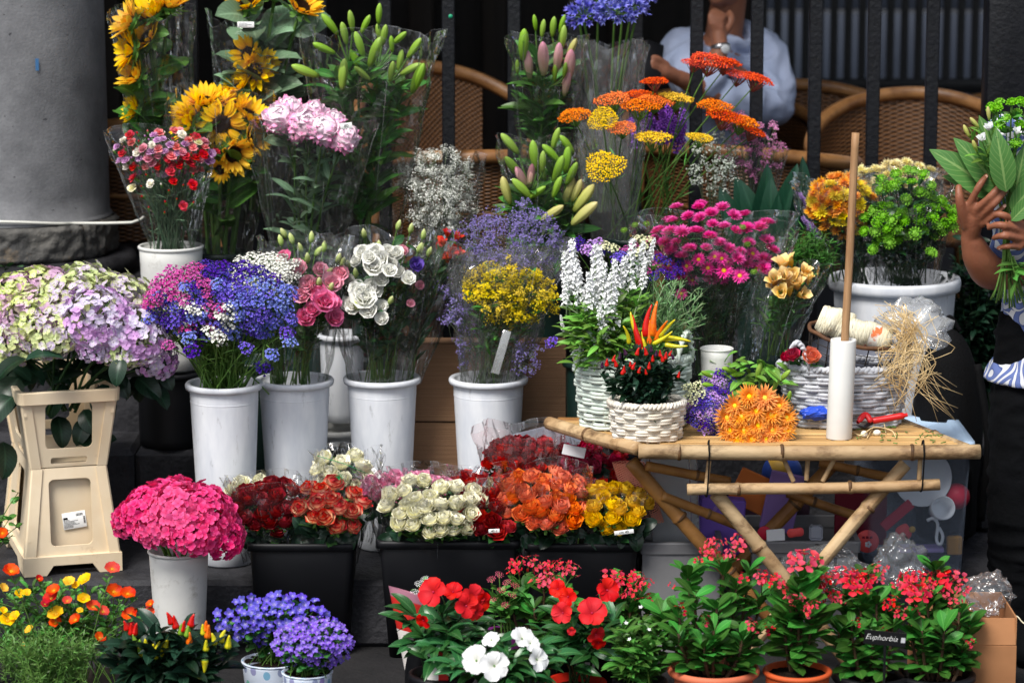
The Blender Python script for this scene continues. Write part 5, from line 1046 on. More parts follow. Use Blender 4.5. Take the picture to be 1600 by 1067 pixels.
roses('bunch of dark red roses in the first black bin', 425, 797, 58, 38, 26, .0, ['dark'], (428, 880, .0), seed=51)
roses('bunch of cream roses with red edges in the first black bin', 520, 797, 54, 34, 15, -.04, ['edge'], (515, 880, .0), s=.034, seed=52, dY=.06)
roses('small cream rose bunch lying at the back of the first bin', 390, 768, 26, 14, 6, .1, ['cream'], (400, 850, .08), seed=53, leafy=4)
rr2 = roses('cream rose bunch in film printed with green, leaning on the white bucket', 540, 745, 42, 32, 12, .14, ['cream'], (545, 850, .1), s=.033, seed=54, top=(545, 705), leafy=8)
m_gpr = plain('green_print', (40, 150, 90), .5, .3)
gp_ = []
for k in range(14):
    a = k * PI / 7; c = np.array(P(530, 747, -.005)) - np.array(rr2.location); gp_.append(tube([c, c + [.014 * math.cos(a), -.001, .014 * math.sin(a)]], [.0016, .0004], 4))
for l in ([(496, 712, .06), (540, 725, .01), (585, 745, .04)], [(500, 755, .04), (530, 770, .0), (560, 765, .02)]): gp_.append(tube(np.array(PP(l)) - np.array(rr2.location), .0008, 4))
obj('print', J(gp_), m_gpr, rr2)
roses('bunch of cream roses in front in the middle black bin', 675, 798, 76, 42, 30, -.06, ['cream'], (680, 880, -.02), s=.031, seed=55, dY=.07)
roses('bunch of pink roses at the back of the middle black bin', 640, 768, 66, 24, 20, .06, ['pink'], (650, 870, .06), seed=56)
roses('bunch of red roses between the cream and orange ones', 762, 772, 52, 24, 18, .04, ['red', 'red', 'dark'], (765, 870, .04), seed=57)
roses('bunch of dark red roses with a size tag in the middle black bin', 772, 812, 42, 26, 13, -.06, ['dark', 'red'], (775, 880, -.02), seed=58)
roses('bunch of dark red roses in tall film under the table corner', 815, 722, 56, 26, 26, .14, ['dark', 'red'], (820, 850, .14), seed=59, top=(815, 668), film_=m_filmp)
roses('bunch of crimson roses under the table corner', 905, 722, 34, 20, 12, .16, ['crim'], (905, 850, .16), seed=60, film_=m_filmp, top=(905, 690))
roses('bunch of crimson and red roses in deep shade under the table', 955, 738, 36, 20, 10, .2, ['crim', 'red'], (955, 850, .2), seed=61, wr=False)
roses('bunch of orange and peach roses in the third black bin', 852, 790, 60, 46, 32, -.05, ['orange', 'orange', 'peach'], (855, 880, -.02), s=.031, seed=62, dY=.07)
roses('bunch of yellow roses at the table leg', 958, 798, 48, 32, 20, -.05, ['yellow'], (955, 880, -.02), seed=63, dY=.06)
roses('bunch of red roses behind the yellow ones', 965, 770, 44, 18, 12, .06, ['red'], (960, 870, .06), seed=64, film_=m_filmp)
def strip(label, px, py, Y, wd, ht, rot, body, size, onparent=None):
    o = obj('size_tag', slab(-wd / 2, wd / 2, -.0006, 0, -ht / 2, ht / 2, .0002), m_paper); o.matrix_local = Matrix.Translation(P(px, py, Y)) @ Matrix.Rotation(R(rot), 4, 'Y')
    tag(o, label, 'tag'); t = text('lettering', body, size, Matrix.Translation((0, -.0009, 0)) @ Matrix.Rotation(R(90), 4, 'X'), m_ink, o); return o
strip('white tag reading cm. on the green printed film', 588, 739, .02, .032, .010, 52, 'n cm.', .010)
strip('white tag printed 40 cm on the dark red roses', 772, 829, -.155, .028, .010, -3, '40 c', .009)
strip('white tag printed cm 40 on the yellow roses', 975, 831, -.15, .05, .011, -7, 'cm 40', .010)
# ------------------------------------------------------------------ bamboo table
m_bam = plain('weathered_bamboo', (192, 166, 128), .55, .3, (156, 122, 84), 7, stretch=(.5, 1, 1), rnd=.25, dirt=((96, 74, 52), 14, .5, .68), bump=.2, bscale=60)
m_bamd = plain('aged_bamboo_pole', (160, 114, 62), .5, .3, (122, 82, 44), 9, rnd=.3, dirt=((70, 46, 26), 8, .6, .75), bump=.15, bscale=60)
m_node = plain('bamboo_joint', (104, 76, 48), .6, .3, (70, 48, 30), 30)
m_slat = plain('bamboo_slat', (200, 162, 106), .5, .4, (170, 130, 78), 4, stretch=(1, 6, 6), dirt=((110, 80, 48), 12, .56, .75), rnd=.45)
m_cord = plain('black_cord', (14, 14, 15), .7, .2)
TB = np.array([0, 0, 0.0])
def bamboo(name, a, b, r, mat, parent, nodes=(), o=None, r2=None):
    a, b = np.array(a, float), np.array(b, float); o = np.array(parent.location) if o is None else o; L = np.linalg.norm(b - a); n = 30
    t = np.sort(np.concatenate([np.linspace(0, 1, n)] + [[x - .012 / L, x - .004 / L, x, x + .004 / L, x + .012 / L] for x in nodes])); t = t[(t >= 0) & (t <= 1)]
    rad = np.array([r + ((r2 or r) - r) * x for x in t])
    for x in nodes: rad = rad * (1 + .13 * np.exp(-((t - x) * L / .005) ** 2) - .05 * np.exp(-((t - x - .012 / L) * L / .006) ** 2))
    c = a + (b - a) * t[:, None] + min(1, L / .5) ** 2 * np.stack([.003 * np.sin(7 * t + a[0] * 9), 0 * t, .0025 * np.sin(5 * t + a[2] * 5)], -1)
    m_ = obj(name, tube(c - o, rad, 14), mat, parent)
    for x in nodes:
        p = a + (b - a) * x; d = (b - a) / L; obj('joint', tube([p - d * .0045 - o, p - d * .002 - o, p + d * .002 - o, p + d * .0045 - o], [r * 1.06, r * 1.15, r * 1.15, r * 1.06], 14), m_node, m_)
    return m_
YF, YBk = -.27, .08
fl_, fr_ = np.array(P(1000, 708, YF)), np.array(P(1532, 705, YF)); blk, brk = np.array(P(858, 666, YBk)), np.array(P(1410, 660, YBk))
tz_ = (fl_[2] + fr_[2]) / 2; fl_[2] = fr_[2] = blk[2] = brk[2] = tz_
table = thing('bamboo_table', 'low folding table of weathered bamboo poles and slats', 'table', (float((fl_[0] + fr_[0]) / 2), -.1, ZL + .001))
bamboo('top_rail', fl_ - [.005, 0, 0], fr_, .0185, m_bam, table, (.12, .42, .8)); bamboo('top_rail', fl_ + [-.005, .016, .004], blk + [0, 0, .002], .0175, m_bam, table, (.15, .55))
bamboo('top_rail', fr_ + [-.03, .03, .0], brk, .016, m_bam, table, (.5,)); bamboo('top_rail', blk + [.02, 0, 0], brk, .016, m_bamd, table, (.3, .7))
to = np.array(table.location)
for k in range(17):
    f = (k + .7) / 17.4; a_ = fl_ + (blk - fl_) * f + np.array([.014, .0, .0]); b_ = fr_ + (brk - fr_) * f - np.array([.014, 0, 0]); hw = (YBk - YF) / 17.4 / 2 * .8
    z = tz_ + .0105 + rng.uniform(-.001, .001)
    obj('slat', G([[(a_[0], a_[1] - hw, z - .004), (b_[0], b_[1] - hw, z - .004)], [(a_[0], a_[1] - hw, z), (b_[0], b_[1] - hw, z)], [(a_[0], a_[1] - hw * .5, z + .002), (b_[0], b_[1] - hw * .5, z + .002)], [(a_[0], a_[1] + hw * .5, z + .002), (b_[0], b_[1] + hw * .5, z + .002)], [(a_[0], a_[1] + hw, z), (b_[0], b_[1] + hw, z)], [(a_[0], a_[1] + hw, z - .004), (b_[0], b_[1] + hw, z - .004)]][::1]).mv(*(-to)), m_slat, table)
yl = YF + .02
lr0, lr1 = P(1075, 766, yl), P(1470, 757, yl)
bamboo('lower_rail', lr0, lr1, .0145, m_bam, table, (.2, .64))
for (x0, y0_, x1, y1_) in [(1108, 720, 1104, 757), (1225, 718, 1240, 752), (1262, 718, 1260, 750), (1303, 718, 1285, 752), (1438, 716, 1436, 750)]: bamboo('strut', P(x0, y0_, yl), P(x1, y1_, yl), .006, m_bam, table)
def at_floor(px0, py0, Y0, px1, py1, Y1):
    a = np.array(P(px0, py0, Y0)); b = np.array(P(px1, py1, Y1)); return a, a + (b - a) * ((ZL + .004 - a[2]) / (b[2] - a[2]))
a, b = at_floor(1120, 772, yl + .03, 1212, 888, yl + .03); bamboo('leg', a, b, .0185, m_bam, table, (.3, .62))
a, b = at_floor(1402, 740, yl + .03, 1275, 888, yl - .005); a2 = a + (a - b) / np.linalg.norm(a - b) * .03; bamboo('leg', a2, b, .0175, m_bam, table, (.2, .55))
a, b = at_floor(985, 722, -.12, 1095, 845, -.12); bamboo('leg', a, b, .0185, m_bamd, table, (.28, .56))
a, b = at_floor(1310, 715, .04, 1165, 870, .04); bamboo('leg', a, b, .0185, m_bamd, table, (.25, .6))
bamboo('brace', P(1010, 728, -.15), P(1140, 752, -.1), .0125, m_bamd, table, (.6,)); bamboo('brace', P(1035, 775, -.14), P(1165, 825, -.1), .0125, m_bamd, table, (.55,))
bamboo('brace', P(1280, 722, .0), P(1400, 748, -.02), .0125, m_bamd, table, (.5,)); bamboo('brace', P(1230, 770, .02), P(1335, 805, .02), .0125, m_bamd, table, (.4,))
def wrapcord(px, y0_, y1_):
    p, q_ = P(px, y0_, YF), P(px - 2, y1_, yl); c = np.array([[p.x, YF - .021, p.z], [p.x + .001, YF - .02, p.z - .02], [q_.x, yl - .017, q_.z + .01], [q_.x - .002, yl - .012, q_.z - .012], [q_.x - .004, yl + .012, q_.z - .012], [q_.x, yl + .017, q_.z + .01], [p.x, YF + .02, p.z], [p.x + .002, YF + .008, p.z + .018], [p.x, YF - .014, p.z + .015], [p.x, YF - .021, p.z]])
    return tag(obj('tie_cord', tube(smooth_path(c, 60), .0022, 6), m_cord), 'black elastic cord tied round the table rails ' + ('near the basket' if px < 1200 else 'near the secateurs'), 'cord')
wrapcord(1107, 700, 766); wrapcord(1442, 700, 758)
ZT = tz_ + .0125
# ------------------------------------------------------------------ baskets
m_wb = plain('white_painted_willow', (232, 226, 214), .55, .35, (214, 204, 186), 14, dirt=((166, 140, 106), 20, .6, .75)); m_wg = plain('pale_green_painted_willow', (216, 226, 216), .55, .35, (196, 210, 200), 14, dirt=((150, 140, 116), 20, .6, .75))
m_wgrey = plain('grey_washed_willow', (206, 208, 214), .6, .3, (168, 172, 180), 16, dirt=((96, 98, 104), 18, .55, .7))
def basket(label, cx, Y, z0, rx, ry, h, mat, rows=9, stakes=16, flare=1.12, r=.0052, handles=False, cat='basket', name='wicker_basket', edge=True):
    b = thing(name, label, cat, (cx, Y, z0)); th = np.linspace(0, 2 * PI, stakes * 6 + 1); body = []
    for k in range(rows):
        z = (k + .6) / rows * h; f = 1 + (flare - 1) * z / h
        for s in (0, 1):
            w_ = .0042 * np.cos(th * stakes / 2 + (k % 2) * PI + s * PI * 0) ; zz_ = z + (.5 - s) * h / rows * .42 + .0012 * np.sin(3 * th + k)
            c = np.stack([(rx * f + w_) * np.cos(th), (ry * f + w_) * np.sin(th), zz_], -1); body.append(tube(c, r * rng.uniform(.85, 1.1), 5, 0, False))
    obj('weave', J(body), mat, b)
    st = [tube([(rx * math.cos(a), ry * math.sin(a), .0), (rx * flare * math.cos(a), ry * flare * math.sin(a), h)], .0045, 5) for a in [2 * PI * (k + .5) / stakes for k in range(stakes)]]
    obj('stakes', J(st + [lathe([(.002, .004), (rx * .98, .004), (rx, .008)], 32, sy=ry / rx)]), mat, b)
    if edge:
        e = []
        for s in range(2):
            tt = np.linspace(0, 2 * PI, 121); rr = .005; c = np.stack([(rx * flare + rr * np.cos(stakes * 1.5 * tt + s * PI)) * np.cos(tt), (ry * flare + rr * np.cos(stakes * 1.5 * tt + s * PI)) * np.sin(tt), h + .003 + rr * np.sin(stakes * 1.5 * tt + s * PI)], -1); e.append(tube(c, r * 1.15, 6, 0, False))
        obj('rim', J(e), mat, b)
    if handles:
        for ha_ in ((R(222), R(330)) if handles is True else handles):
            s = 1; hp_ = []
            for k in range(2):
                t = np.linspace(0, 1, 40); x = s * (rx * flare + .002 + .006 * np.sin(PI * t)); c = np.stack([x + .005 * np.cos(t * 30 + k * PI), -.032 + .064 * t + 0 * t, h - .004 + .075 * np.sin(PI * t) ** .6 + .005 * np.sin(t * 30 + k * PI)], -1); hp_.append(tube(c, .0045, 6))
            ex = math.hypot(rx * flare * math.cos(ha_), ry * flare * math.sin(ha_)); tv = math.atan2(ry * math.cos(ha_), -rx * math.sin(ha_)) - PI / 2
            hd = obj('handle', J(hp_).mv(-rx * flare, 0, 0).rz(tv).mv(rx * flare * math.cos(ha_), ry * flare * math.sin(ha_), 0), mat, b)
    return b
pb = P(988, 640, .0); rxb = 90 * M1(.0); hb_ = P(988, 556, -.06).z - ZT
bsk = basket('larger pale green washed wicker basket with loop handles, behind the small one', pb.x, .0, ZT, rxb * .9, .09, hb_ - .012, m_wg, 9, 22, 1.14, .0058, True)
pc = P(1010, 682, -.14); rxc = 58 * M1(-.14)
fsk = basket('small round white wicker basket of chilli peppers at the table edge', pc.x, -.155, ZT, rxc * .9, .068, P(1010, 630, -.2).z - ZT - .008, m_wb, 6, 18, 1.12, .0052)
pg_ = P(1318, 640, -.0)
gbk = basket('wide grey washed wicker basket holding wire basket and cut flowers', P(1318, 640, .02).x, .02, ZT, 86 * M1(.02), .075, P(1318, 580, -.06).z - ZT, m_wgrey, 8, 26, 1.2, .0058, True)
# ------------------------------------------------------------------ what stands on the table
m_moss = plain('brown_moss', (88, 76, 44), .95, .1, (60, 66, 30), 30, bump=1, bscale=80)
obj('soil', lathe([(.002, hb_ - .012), (rxb * .9, hb_ - .02), (rxb * .98, hb_ - .03)], 32, sy=.09 / (rxb * .9)), m_moss, bsk)
# salvia in the larger basket
m_sal = petal_mat('salvia_white', (232, 234, 234), (246, 247, 248), vv=.1, trans=.15); m_sst = plain('pale_green_stem', (170, 190, 150), .6, .3)
salm = [mesh(spike_head(50, .1, .1), [m_sal, m_sst]) for _ in range(3)]
b = np.array((pb.x - .06, .0, ZT + hb_ - .02)); root = thing('salvia_plant', 'white salvia plant with upright flower spikes in the larger basket', 'plant', tuple(b))
sp = [(888, 430, -.02, 70), (900, 420, -.04, 90), (912, 445, -.05, 80), (930, 425, -.04, 84), (942, 455, -.06, 90), (955, 470, -.07, 90), (925, 460, -.06, 76), (982, 415, -.02, 80), (1000, 410, .0, 60), (970, 430, -.02, 60), (944, 505, -.09, 60), (880, 505, -.02, 26), (1012, 395, .02, 44), (885, 455, -.04, 50), (962, 440, -.04, 70), (940, 415, -.0, 60), (1003, 430, -.02, 50)]
pts = PP([(x, y + L * .45, Y) for x, y, Y, L in sp]); tg = foliage(root, b, pts, 'lance', 16, .05, [m_sst, m_lfl], .0016, .03, tr=(.25, .98), lw=1.2)
for p, (x, y, Y, L), t in zip(pts, sp, tg): inst('flower_spike', salm[int(rng.integers(0, 3))], mdir(p - b, np.array([0, -.05, 1]) + t * .3 + rng.normal(0, .08, 3), rng.uniform(0, 6), L * M1(Y)), root)
pts = PP(ell(935, 530, 55, 55, 60, -.03, .08, .7, 71)); foliage(root, b, pts, 'lance', 12, .052, [m_sst, m_lfl], .0014, .03, tr=(.3, 1.0), lw=1.3, name='leafy_shoots')
b = np.array((pb.x + .07, .01, ZT + hb_ - .02)); root = thing('rosemary_plant', 'rosemary plant of upright needle shoots in the larger basket', 'plant', tuple(b))
m_ros = leaf_mat('rosemary_leaf', (106, 146, 92), vv=.3); pts = PP(ell(1062, 492, 44, 60, 36, -.02, .06, .75, 72) + ell(1025, 470, 40, 40, 16, .03, .05, .75, 73))
foliage(root, b, pts, 'needle', 60, .022, [m_sst, m_ros], .0014, .03, tr=(.25, 1.0), lw=1.5, upl=.9)
# peppers: the upright tall ones and the dark little ones
m_cr = plain('red_pepper_skin', (206, 24, 16), .2, .5, (190, 20, 14), 8); m_co = plain('orange_pepper_skin', (240, 120, 20), .2, .5, (226, 90, 16), 8); m_cy = plain('yellow_pepper_skin', (222, 200, 30), .2, .5, (180, 190, 40), 8); m_cp = plain('purple_pepper_skin', (64, 24, 60), .2, .5, (50, 20, 50), 8); m_cg = plain('green_pepper_skin', (120, 160, 50), .2, .5)
cht = chili_pod(.13, .2); chs = chili_pod(.3, .05)
chm = {k: mesh(cht, [m, m_cal]) for k, m in (('r', m_cr), ('o', m_co), ('y', m_cy))}; csm = {k: mesh(chs, [m, m_cal]) for k, m in (('r', m_cr), ('o', m_co), ('y', m_cy), ('p', m_cp), ('g', m_cg))}
b = np.array((pc.x + .01, -.12, ZT + .09)); root = thing('pepper_plant', 'chilli plant with long upright red, orange and yellow peppers', 'plant', tuple(b))
for (x, y, a, L, k) in [(1010, 502, 2, 52, 'r'), (1024, 500, 8, 56, 'o'), (998, 520, -10, 56, 'r'), (980, 522, -12, 34, 'y'), (1040, 510, 35, 40, 'y'), (1036, 528, 60, 40, 'y'), (1056, 527, 82, 46, 'y'), (1056, 541, 100, 38, 'y'), (1008, 535, -15, 34, 'y'), (1003, 545, 170, 22, 'o'), (1015, 520, -3, 40, 'o'), (1030, 515, 20, 40, 'o'), (990, 508, -25, 40, 'y')]:
    d = np.array([math.sin(R(a)), -.15, math.cos(R(a))]); L = L * M1(-.16); p = np.array(P(x, y, -.16)) - d * L / 2; inst('pepper', chm[k], mdir(p - b, d, rng.uniform(0, 6), L), root)
foliage(root, b, PP(ell(1015, 545, 30, 20, 14, -.14, .03, .8, 74)), 'oval', 8, .03, [m_stem, m_lf], .0016, .02)
b = np.array((pc.x, -.155, ZT + .06)); root = thing('pepper_plant', 'dark leaved ornamental pepper plant with small red and purple cones', 'plant', tuple(b)); 
pts = PP(ell(1004, 588, 62, 42, 44, -.16, .07, .75, 75)); foliage(root, b, pts, 'oval', 22, .03, [m_stemd, m_lfdk], .0014, .03, tr=(.35, 1.0), jit=.5)
for (x, y, k) in [(941, 570, 'p'), (948, 567, 'r'), (958, 560, 'r'), (968, 556, 'p'), (978, 550, 'p'), (985, 568, 'r'), (975, 578, 'r'), (988, 572, 'r'), (995, 550, 'r'), (998, 578, 'r'), (1010, 550, 'r'), (1020, 560, 'r'), (1014, 572, 'r'), (1032, 552, 'r'), (1040, 556, 'r'), (1046, 551, 'r'), (1052, 556, 'p'), (1025, 552, 'p'), (1018, 545, 'p'), (1010, 580, 'r'), (1060, 585, 'r'), (972, 580, 'r'), (963, 568, 'r'), (1036, 560, 'r')]:
    inst('pepper', csm[k], mdir(np.array(P(x, y + 5, -.235)) - b, (rng.normal(0, .25), -.2, 1), 0, .018 * rng.uniform(.8, 1.2)), root)
# orange chrysanthemum bouquet lying on the table
m_och = petal_mat('mum_bright_orange', (250, 130, 20), (253, 150, 44), (254, 184, 100), vv=.12, trans=.15); m_oe = petal_mat('mum_eye', (240, 220, 40), (226, 214, 40), trans=0)
ocm = [mesh(mum_head(30, 1.0, .115, 5, True, 46), [m_och, m_cal]) for _ in range(2)]; oce = mesh(mum_eye(.27), [m_oe])
root, b = bunch('orange chrysanthemum bouquet lying in clear film on the table', 1160, 640, -.02)
oc = [(x, y, -.17 - .02 * (1 - ((x - 1182) / 60) ** 2), 19 + 4 * ((k * 7) % 5) / 5) for k, (x, y) in enumerate([(1148, 634), (1170, 620), (1194, 622), (1216, 634), (1136, 652), (1158, 650), (1181, 642), (1204, 648), (1228, 652), (1140, 671), (1162, 671), (1184, 664), (1206, 671), (1226, 670), (1152, 683), (1174, 684), (1196, 684), (1216, 682)])]
for i, (x, y, Y, s) in enumerate(oc):
    p = np.array(P(x, y, Y)); bl_ = inst('bloom', ocm[i % 2], mdir(p - b, np.array([(x - 1180) / 260, -1.2, .35 - (y - 650) / 160]), i, s * M1(Y)), root); inst('centre', oce, np.eye(4), bl_)
foliage(root, b, [np.array(P(x, y, Y)) + [0, .02, 0] for x, y, Y, s in oc], 'oval', 4, .04, [m_stem, m_lf], .002, .02)
for (x, y, a, L) in [(1140, 578, -70, 26), (1108, 602, -75, 24), (1105, 585, -60, 22), (1185, 580, 10, 28), (1212, 600, 15, 26), (1170, 600, -80, 22), (1225, 588, 40, 26), (1232, 622, 5, 24), (1150, 585, 80, 24)]:
    d = np.array([math.sin(R(a)), -.35, math.cos(R(a))]); L = L * M1(-.1); inst('bud', bud_g, mdir(np.array(P(x, y, -.1)) - b - d * L / 2, d, 0, L * 1.1), root)
Ms = [mleaf(np.array(P(rng.uniform(1110, 1225), rng.uniform(566, 606), rng.uniform(-.1, .0))) - b, (rng.normal(0, 1), -.5, rng.normal(.1, .5)), (0, -.5, 1), .055 * rng.uniform(.7, 1.2), .9) for _ in range(46)]
obj('lily_leaves', many(LEAF['oval'], Ms), [m_lfl], root)
pts = PP(ell(1112, 645, 38, 34, 34, -.1, .04, .8, 76) + ell(1130, 600, 26, 20, 10, -.07, .03, .8, 77))
for p in pts: inst('blossom', stm[rng.choice(['d', 'd', 'p', 'v', 'd'])][int(rng.integers(0, 2))], mdir(p - b, (rng.normal(0, .3), -.7, .5), rng.uniform(0, 6), .0155), root)
for x, y in [(1083, 615), (1075, 605), (1090, 602), (1085, 628), (1096, 616), (1074, 622)]: inst('blossom', stm['y'][0], mdir(np.array(P(x, y, -.13)) - b, (0, -.7, .5), 0, .013), root)
wrap(root, np.array(P(1160, 640, .06)), np.array(P(1183, 650, -.2)), .05, .083, seed=78, ry=1.0, edge=.03, name='wrapper') if False else None
ax = []
for t in np.linspace(0, 1, 12):
    th = np.linspace(R(-30), R(330), 49); c = np.array(P(1172, 632, .02)) * (1 - t) + np.array(P(1184, 652, -.2)) * t; rx_ = .07 + .03 * t; rz_ = .035 + .035 * t
    row = np.stack([c[0] + rx_ * np.cos(th) * (1 + .05 * np.sin(7 * th + 3 * t)), np.full(49, c[1]) + rng.normal(0, .002, 49) - .012 * np.cos(2 * th) * t, np.maximum(c[2] + rz_ * np.sin(th) * (1 + .06 * np.sin(9 * th)), ZT + .002)], -1); ax.append(row)
obj('wrapper', G(np.array(ax) - b), m_film2, root, False)
# cup, tube and pole
bucket('small white plastic cup behind the orange bouquet', 1120, 543, .02, 54, 44, ZT, mat=m_whitew, rim=.002, rimh=.006, name='plastic_cup', cat='cup')
tb = P(1311, 668, -.16); tt_ = P(1318, 530, -.16); h_ = tt_.z - ZT; r_ = 20.5 * M1(-.16)
tub = thing('white_tube', 'upright white plastic tube standing on the bamboo table', 'tube', (tb.x, -.16, ZT)); lean = (tt_.x - tb.x) / h_
m_pvc = plain('matt_white_pvc', (232, 232, 228), .45, .4, (222, 222, 218), 5)
def leaned(t): t.v[:, 0] += t.v[:, 2] * lean; return t
obj('tube_wall', leaned(lathe([(r_ - .003, .002), (r_ - .001, 0), (r_, .003), (r_, h_ - .004), (r_ - .001, h_), (r_ - .004, h_), (r_ - .005, h_ - .05), (r_ - .005, .01), (.002, .008)], 48)), m_pvc, tub)
pole = thing('wooden_pole', 'long wooden pole rising out of the white tube', 'pole', (tb.x, -.16, ZT + .012)); pt_ = P(1337, 208, -.155); m_wood = plain('worn_wood', (176, 138, 100), .6, .3, (140, 104, 72), 8, stretch=(8, 8, .6), dirt=((226, 210, 190), 14, .6, .75))
L_ = pt_ - pole.location; obj('shaft', tube(smooth_path([(.0, 0, 0), tuple(L_ * .5 + Vector((.002, 0, 0))), tuple(L_)], 20), np.linspace(.0105, .0098, 21), 16), m_wood, pole)
# wire basket with twine
m_wirem = plain('dark_wire', (40, 34, 32), .5, .4, metal=.3); m_tw = plain('cream_twine', (236, 230, 206), .8, .2, (214, 206, 176), 20); m_liner = plain('white_bag', (220, 222, 226), .5, .3)
wk = P(1330, 540, .06); wb_ = thing('wire_basket', 'oval wire basket with a bark rim, tipped on the grey wicker basket', 'basket', (wk.x, .05, P(1330, 592, .0).z)); wb_.rotation_euler = (R(12), R(9), 0)
rxw, ryw, hw_ = 80 * M1(.05), .085, .115; ws = []
for k in range(22):
    a = 2 * PI * k / 22; ws.append(tube([(rxw * math.cos(a), ryw * math.sin(a), hw_), (rxw * .9 * math.cos(a), ryw * .9 * math.sin(a), .02), (rxw * .6 * math.cos(a), ryw * .6 * math.sin(a), 0), (0.002 * math.cos(a), 0.002 * math.sin(a), 0)], .0018, 5))
for f, z in ((1, hw_ * .95), (.98, hw_ * .78), (.96, hw_ * .6), (.94, hw_ * .42), (.88, .016), (.6, 0)):
    th = np.linspace(0, 2 * PI, 49); ws.append(tube(np.stack([rxw * f * np.cos(th), ryw * f * np.sin(th), z + 0 * th], -1), .0013, 5, 0, False))
obj('wires', J(ws), m_wirem, wb_)
th = np.linspace(0, 2 * PI, 73); obj('rim', tube(np.stack([rxw * 1.01 * np.cos(th), ryw * 1.01 * np.sin(th), hw_ + .002 * np.sin(9 * th)], -1), .0055, 8, 0, False), plain('bark_rim', (112, 78, 54), .7, .25, (70, 48, 36), 20), wb_)
obj('liner', lathe([(.002, .006), (rxw * .58, .007), (rxw * .87, .022), (rxw * .9, hw_ * .6)], 40, sy=ryw / rxw), plain('grey_liner', (128, 132, 146), .7, .2), wb_)
def twine(label, a, b, r, seed, band=False):
    a, b = np.array(a), np.array(b); d = b - a; L = np.linalg.norm(d); g_ = np.random.default_rng(seed); c = (a + b) / 2; t = thing('twine_roll', label, 'twine', tuple(c)); M = mdir((0, 0, 0), d, 0)
    n = 34; pts_ = []
    for k in range(n * 18):
        th_ = k * 2 * PI / 18; z = (k / (n * 18) - .5) * L; rr = r * (1 - .25 * (2 * z / L) ** 6) + .0025 * math.sin(k * .37) + g_.normal(0, .0008); pts_.append((rr * math.cos(th_), rr * math.sin(th_), z + .006 * math.sin(th_ * 1 + seed)))
    obj('winding', J([tube(pts_, .0032, 5), lathe([(.01, -L / 2 + .004), (r * .9, -L / 2 + .004), (r * .93, L / 2 - .004), (.01, L / 2 - .004)], 20)]).xf(M), m_tw, t)
    if band: obj('paper_band', lathe([(r * 1.05, -L * .2), (r * 1.06, L * .2)], 32).xf(M), plain('orange_printed_band', (240, 236, 226), .6, .3, (226, 120, 70), 26, .5, .56), t)
    return t
zr = hw_
twine('thick roll of cream paper twine in the wire basket', P(1280, 497, -.0), P(1330, 512, .0), .036, 1)
twine('roll of cream twine with an orange printed band in the wire basket', P(1328, 515, -.02), P(1392, 532, -.02), .03, 2, True)
m_raf = plain('straw_raffia', (232, 208, 160), .7, .3, (206, 174, 120), 10)
rf = []; g_ = np.random.default_rng(8); o_ = np.array(P(1420, 510, -.04))
for k in range(80):
    a = np.array(P(1405 + g_.normal(0, 22), 490 + g_.normal(0, 10), -.03 + g_.normal(0, .02))); m_ = np.array(P(1428 + g_.normal(0, 14), 530 + g_.normal(0, 18), -.06)); e = np.array(P(1425 + g_.normal(0, 22), 600 + g_.normal(0, 30), -.05)) if k < 66 else np.array(P(g_.choice([1500, 1488, 1410, 1395]) + g_.normal(0, 8), g_.choice([605, 640, 650]) + g_.normal(0, 6), -.03))
    x = np.array(P(1408 + g_.normal(0, 26), 560 + g_.normal(0, 20), -.07)); c = smooth_path([a, m_, x, e], 14)
    rf.append(tube(c - o_, .0008, 4))
rfo = thing('raffia_bundle', 'loose hank of straw raffia spilling off the wire basket', 'raffia', tuple(o_)); obj('strands', J(rf), m_raf, rfo)
bagt = thing('plastic_bag', 'crumpled clear white bag behind the raffia', 'bag', tuple(P(1430, 510, .02)))
m_bag = film('milky_film', haze=.25, k=1.6)
def crumple(rx, ry, rz, amp, seed, n=26):
    rows = []
    for i in range(n):
        ph = -PI / 2 + PI * (i + .01) / (n - .98)
        rows.append([np.array([rx * math.cos(ph) * math.cos(a), ry * math.cos(ph) * math.sin(a), rz * math.sin(ph)]) * (1 + amp * (abs(noise.noise((1.6 * math.cos(ph) * math.cos(a) + seed, 1.6 * math.cos(ph) * math.sin(a), 1.6 * math.sin(ph)))) * 2 + .9 * abs(noise.noise((3.7 * math.cos(ph) * math.cos(a) + seed, 3.7 * math.cos(ph) * math.sin(a), 3.7 * math.sin(ph)))) + .25 * noise.noise((9 * math.cos(ph) * math.cos(a) + seed, 9 * math.cos(ph) * math.sin(a), 9 * math.sin(ph))) - .5)) for a in np.linspace(0, 2 * PI, 2 * n + 1)])
    return G(np.array(rows))
obj('sheet', crumple(.085, .045, .065, .3, 3), m_bag, bagt, True)
# cut flowers, blue cloth, secateurs and scraps
rc = bunch('few coral rose heads lying in the grey wicker basket', 1262, 585, .0)[0]
for i, (x, y, s) in enumerate([(1268, 562, 17), (1240, 558, 14), (1226, 562, 10)]): inst('bloom', rmm['peach' if i == 0 else 'crim'][i], mdir(np.array(P(x, y, -.05)) - np.array(rc.location), (rng.normal(0, .3), -.6, .6), i, s * M1(-.05) * 1.1), rc)
foliage(rc, np.array(rc.location), PP([(1268, 568, -.045), (1240, 563, -.045), (1230, 555, -.02), (1255, 550, -.03)]), 'oval', 4, .04, [m_stem, m_lfd], .002)
bl_ = thing('blue_cloth', 'crumpled bright blue plastic bag between the baskets', 'bag', tuple(P(1275, 645, -.06))); obj('cloth', crumple(.04, .02, .016, .2, 9, 20), plain('bright_blue_plastic', (40, 80, 200), .4, .4), bl_, False)
sec = thing('secateurs', 'red handled secateurs lying on the bamboo table', 'secateurs', tuple(P(1370, 662, -.1)))
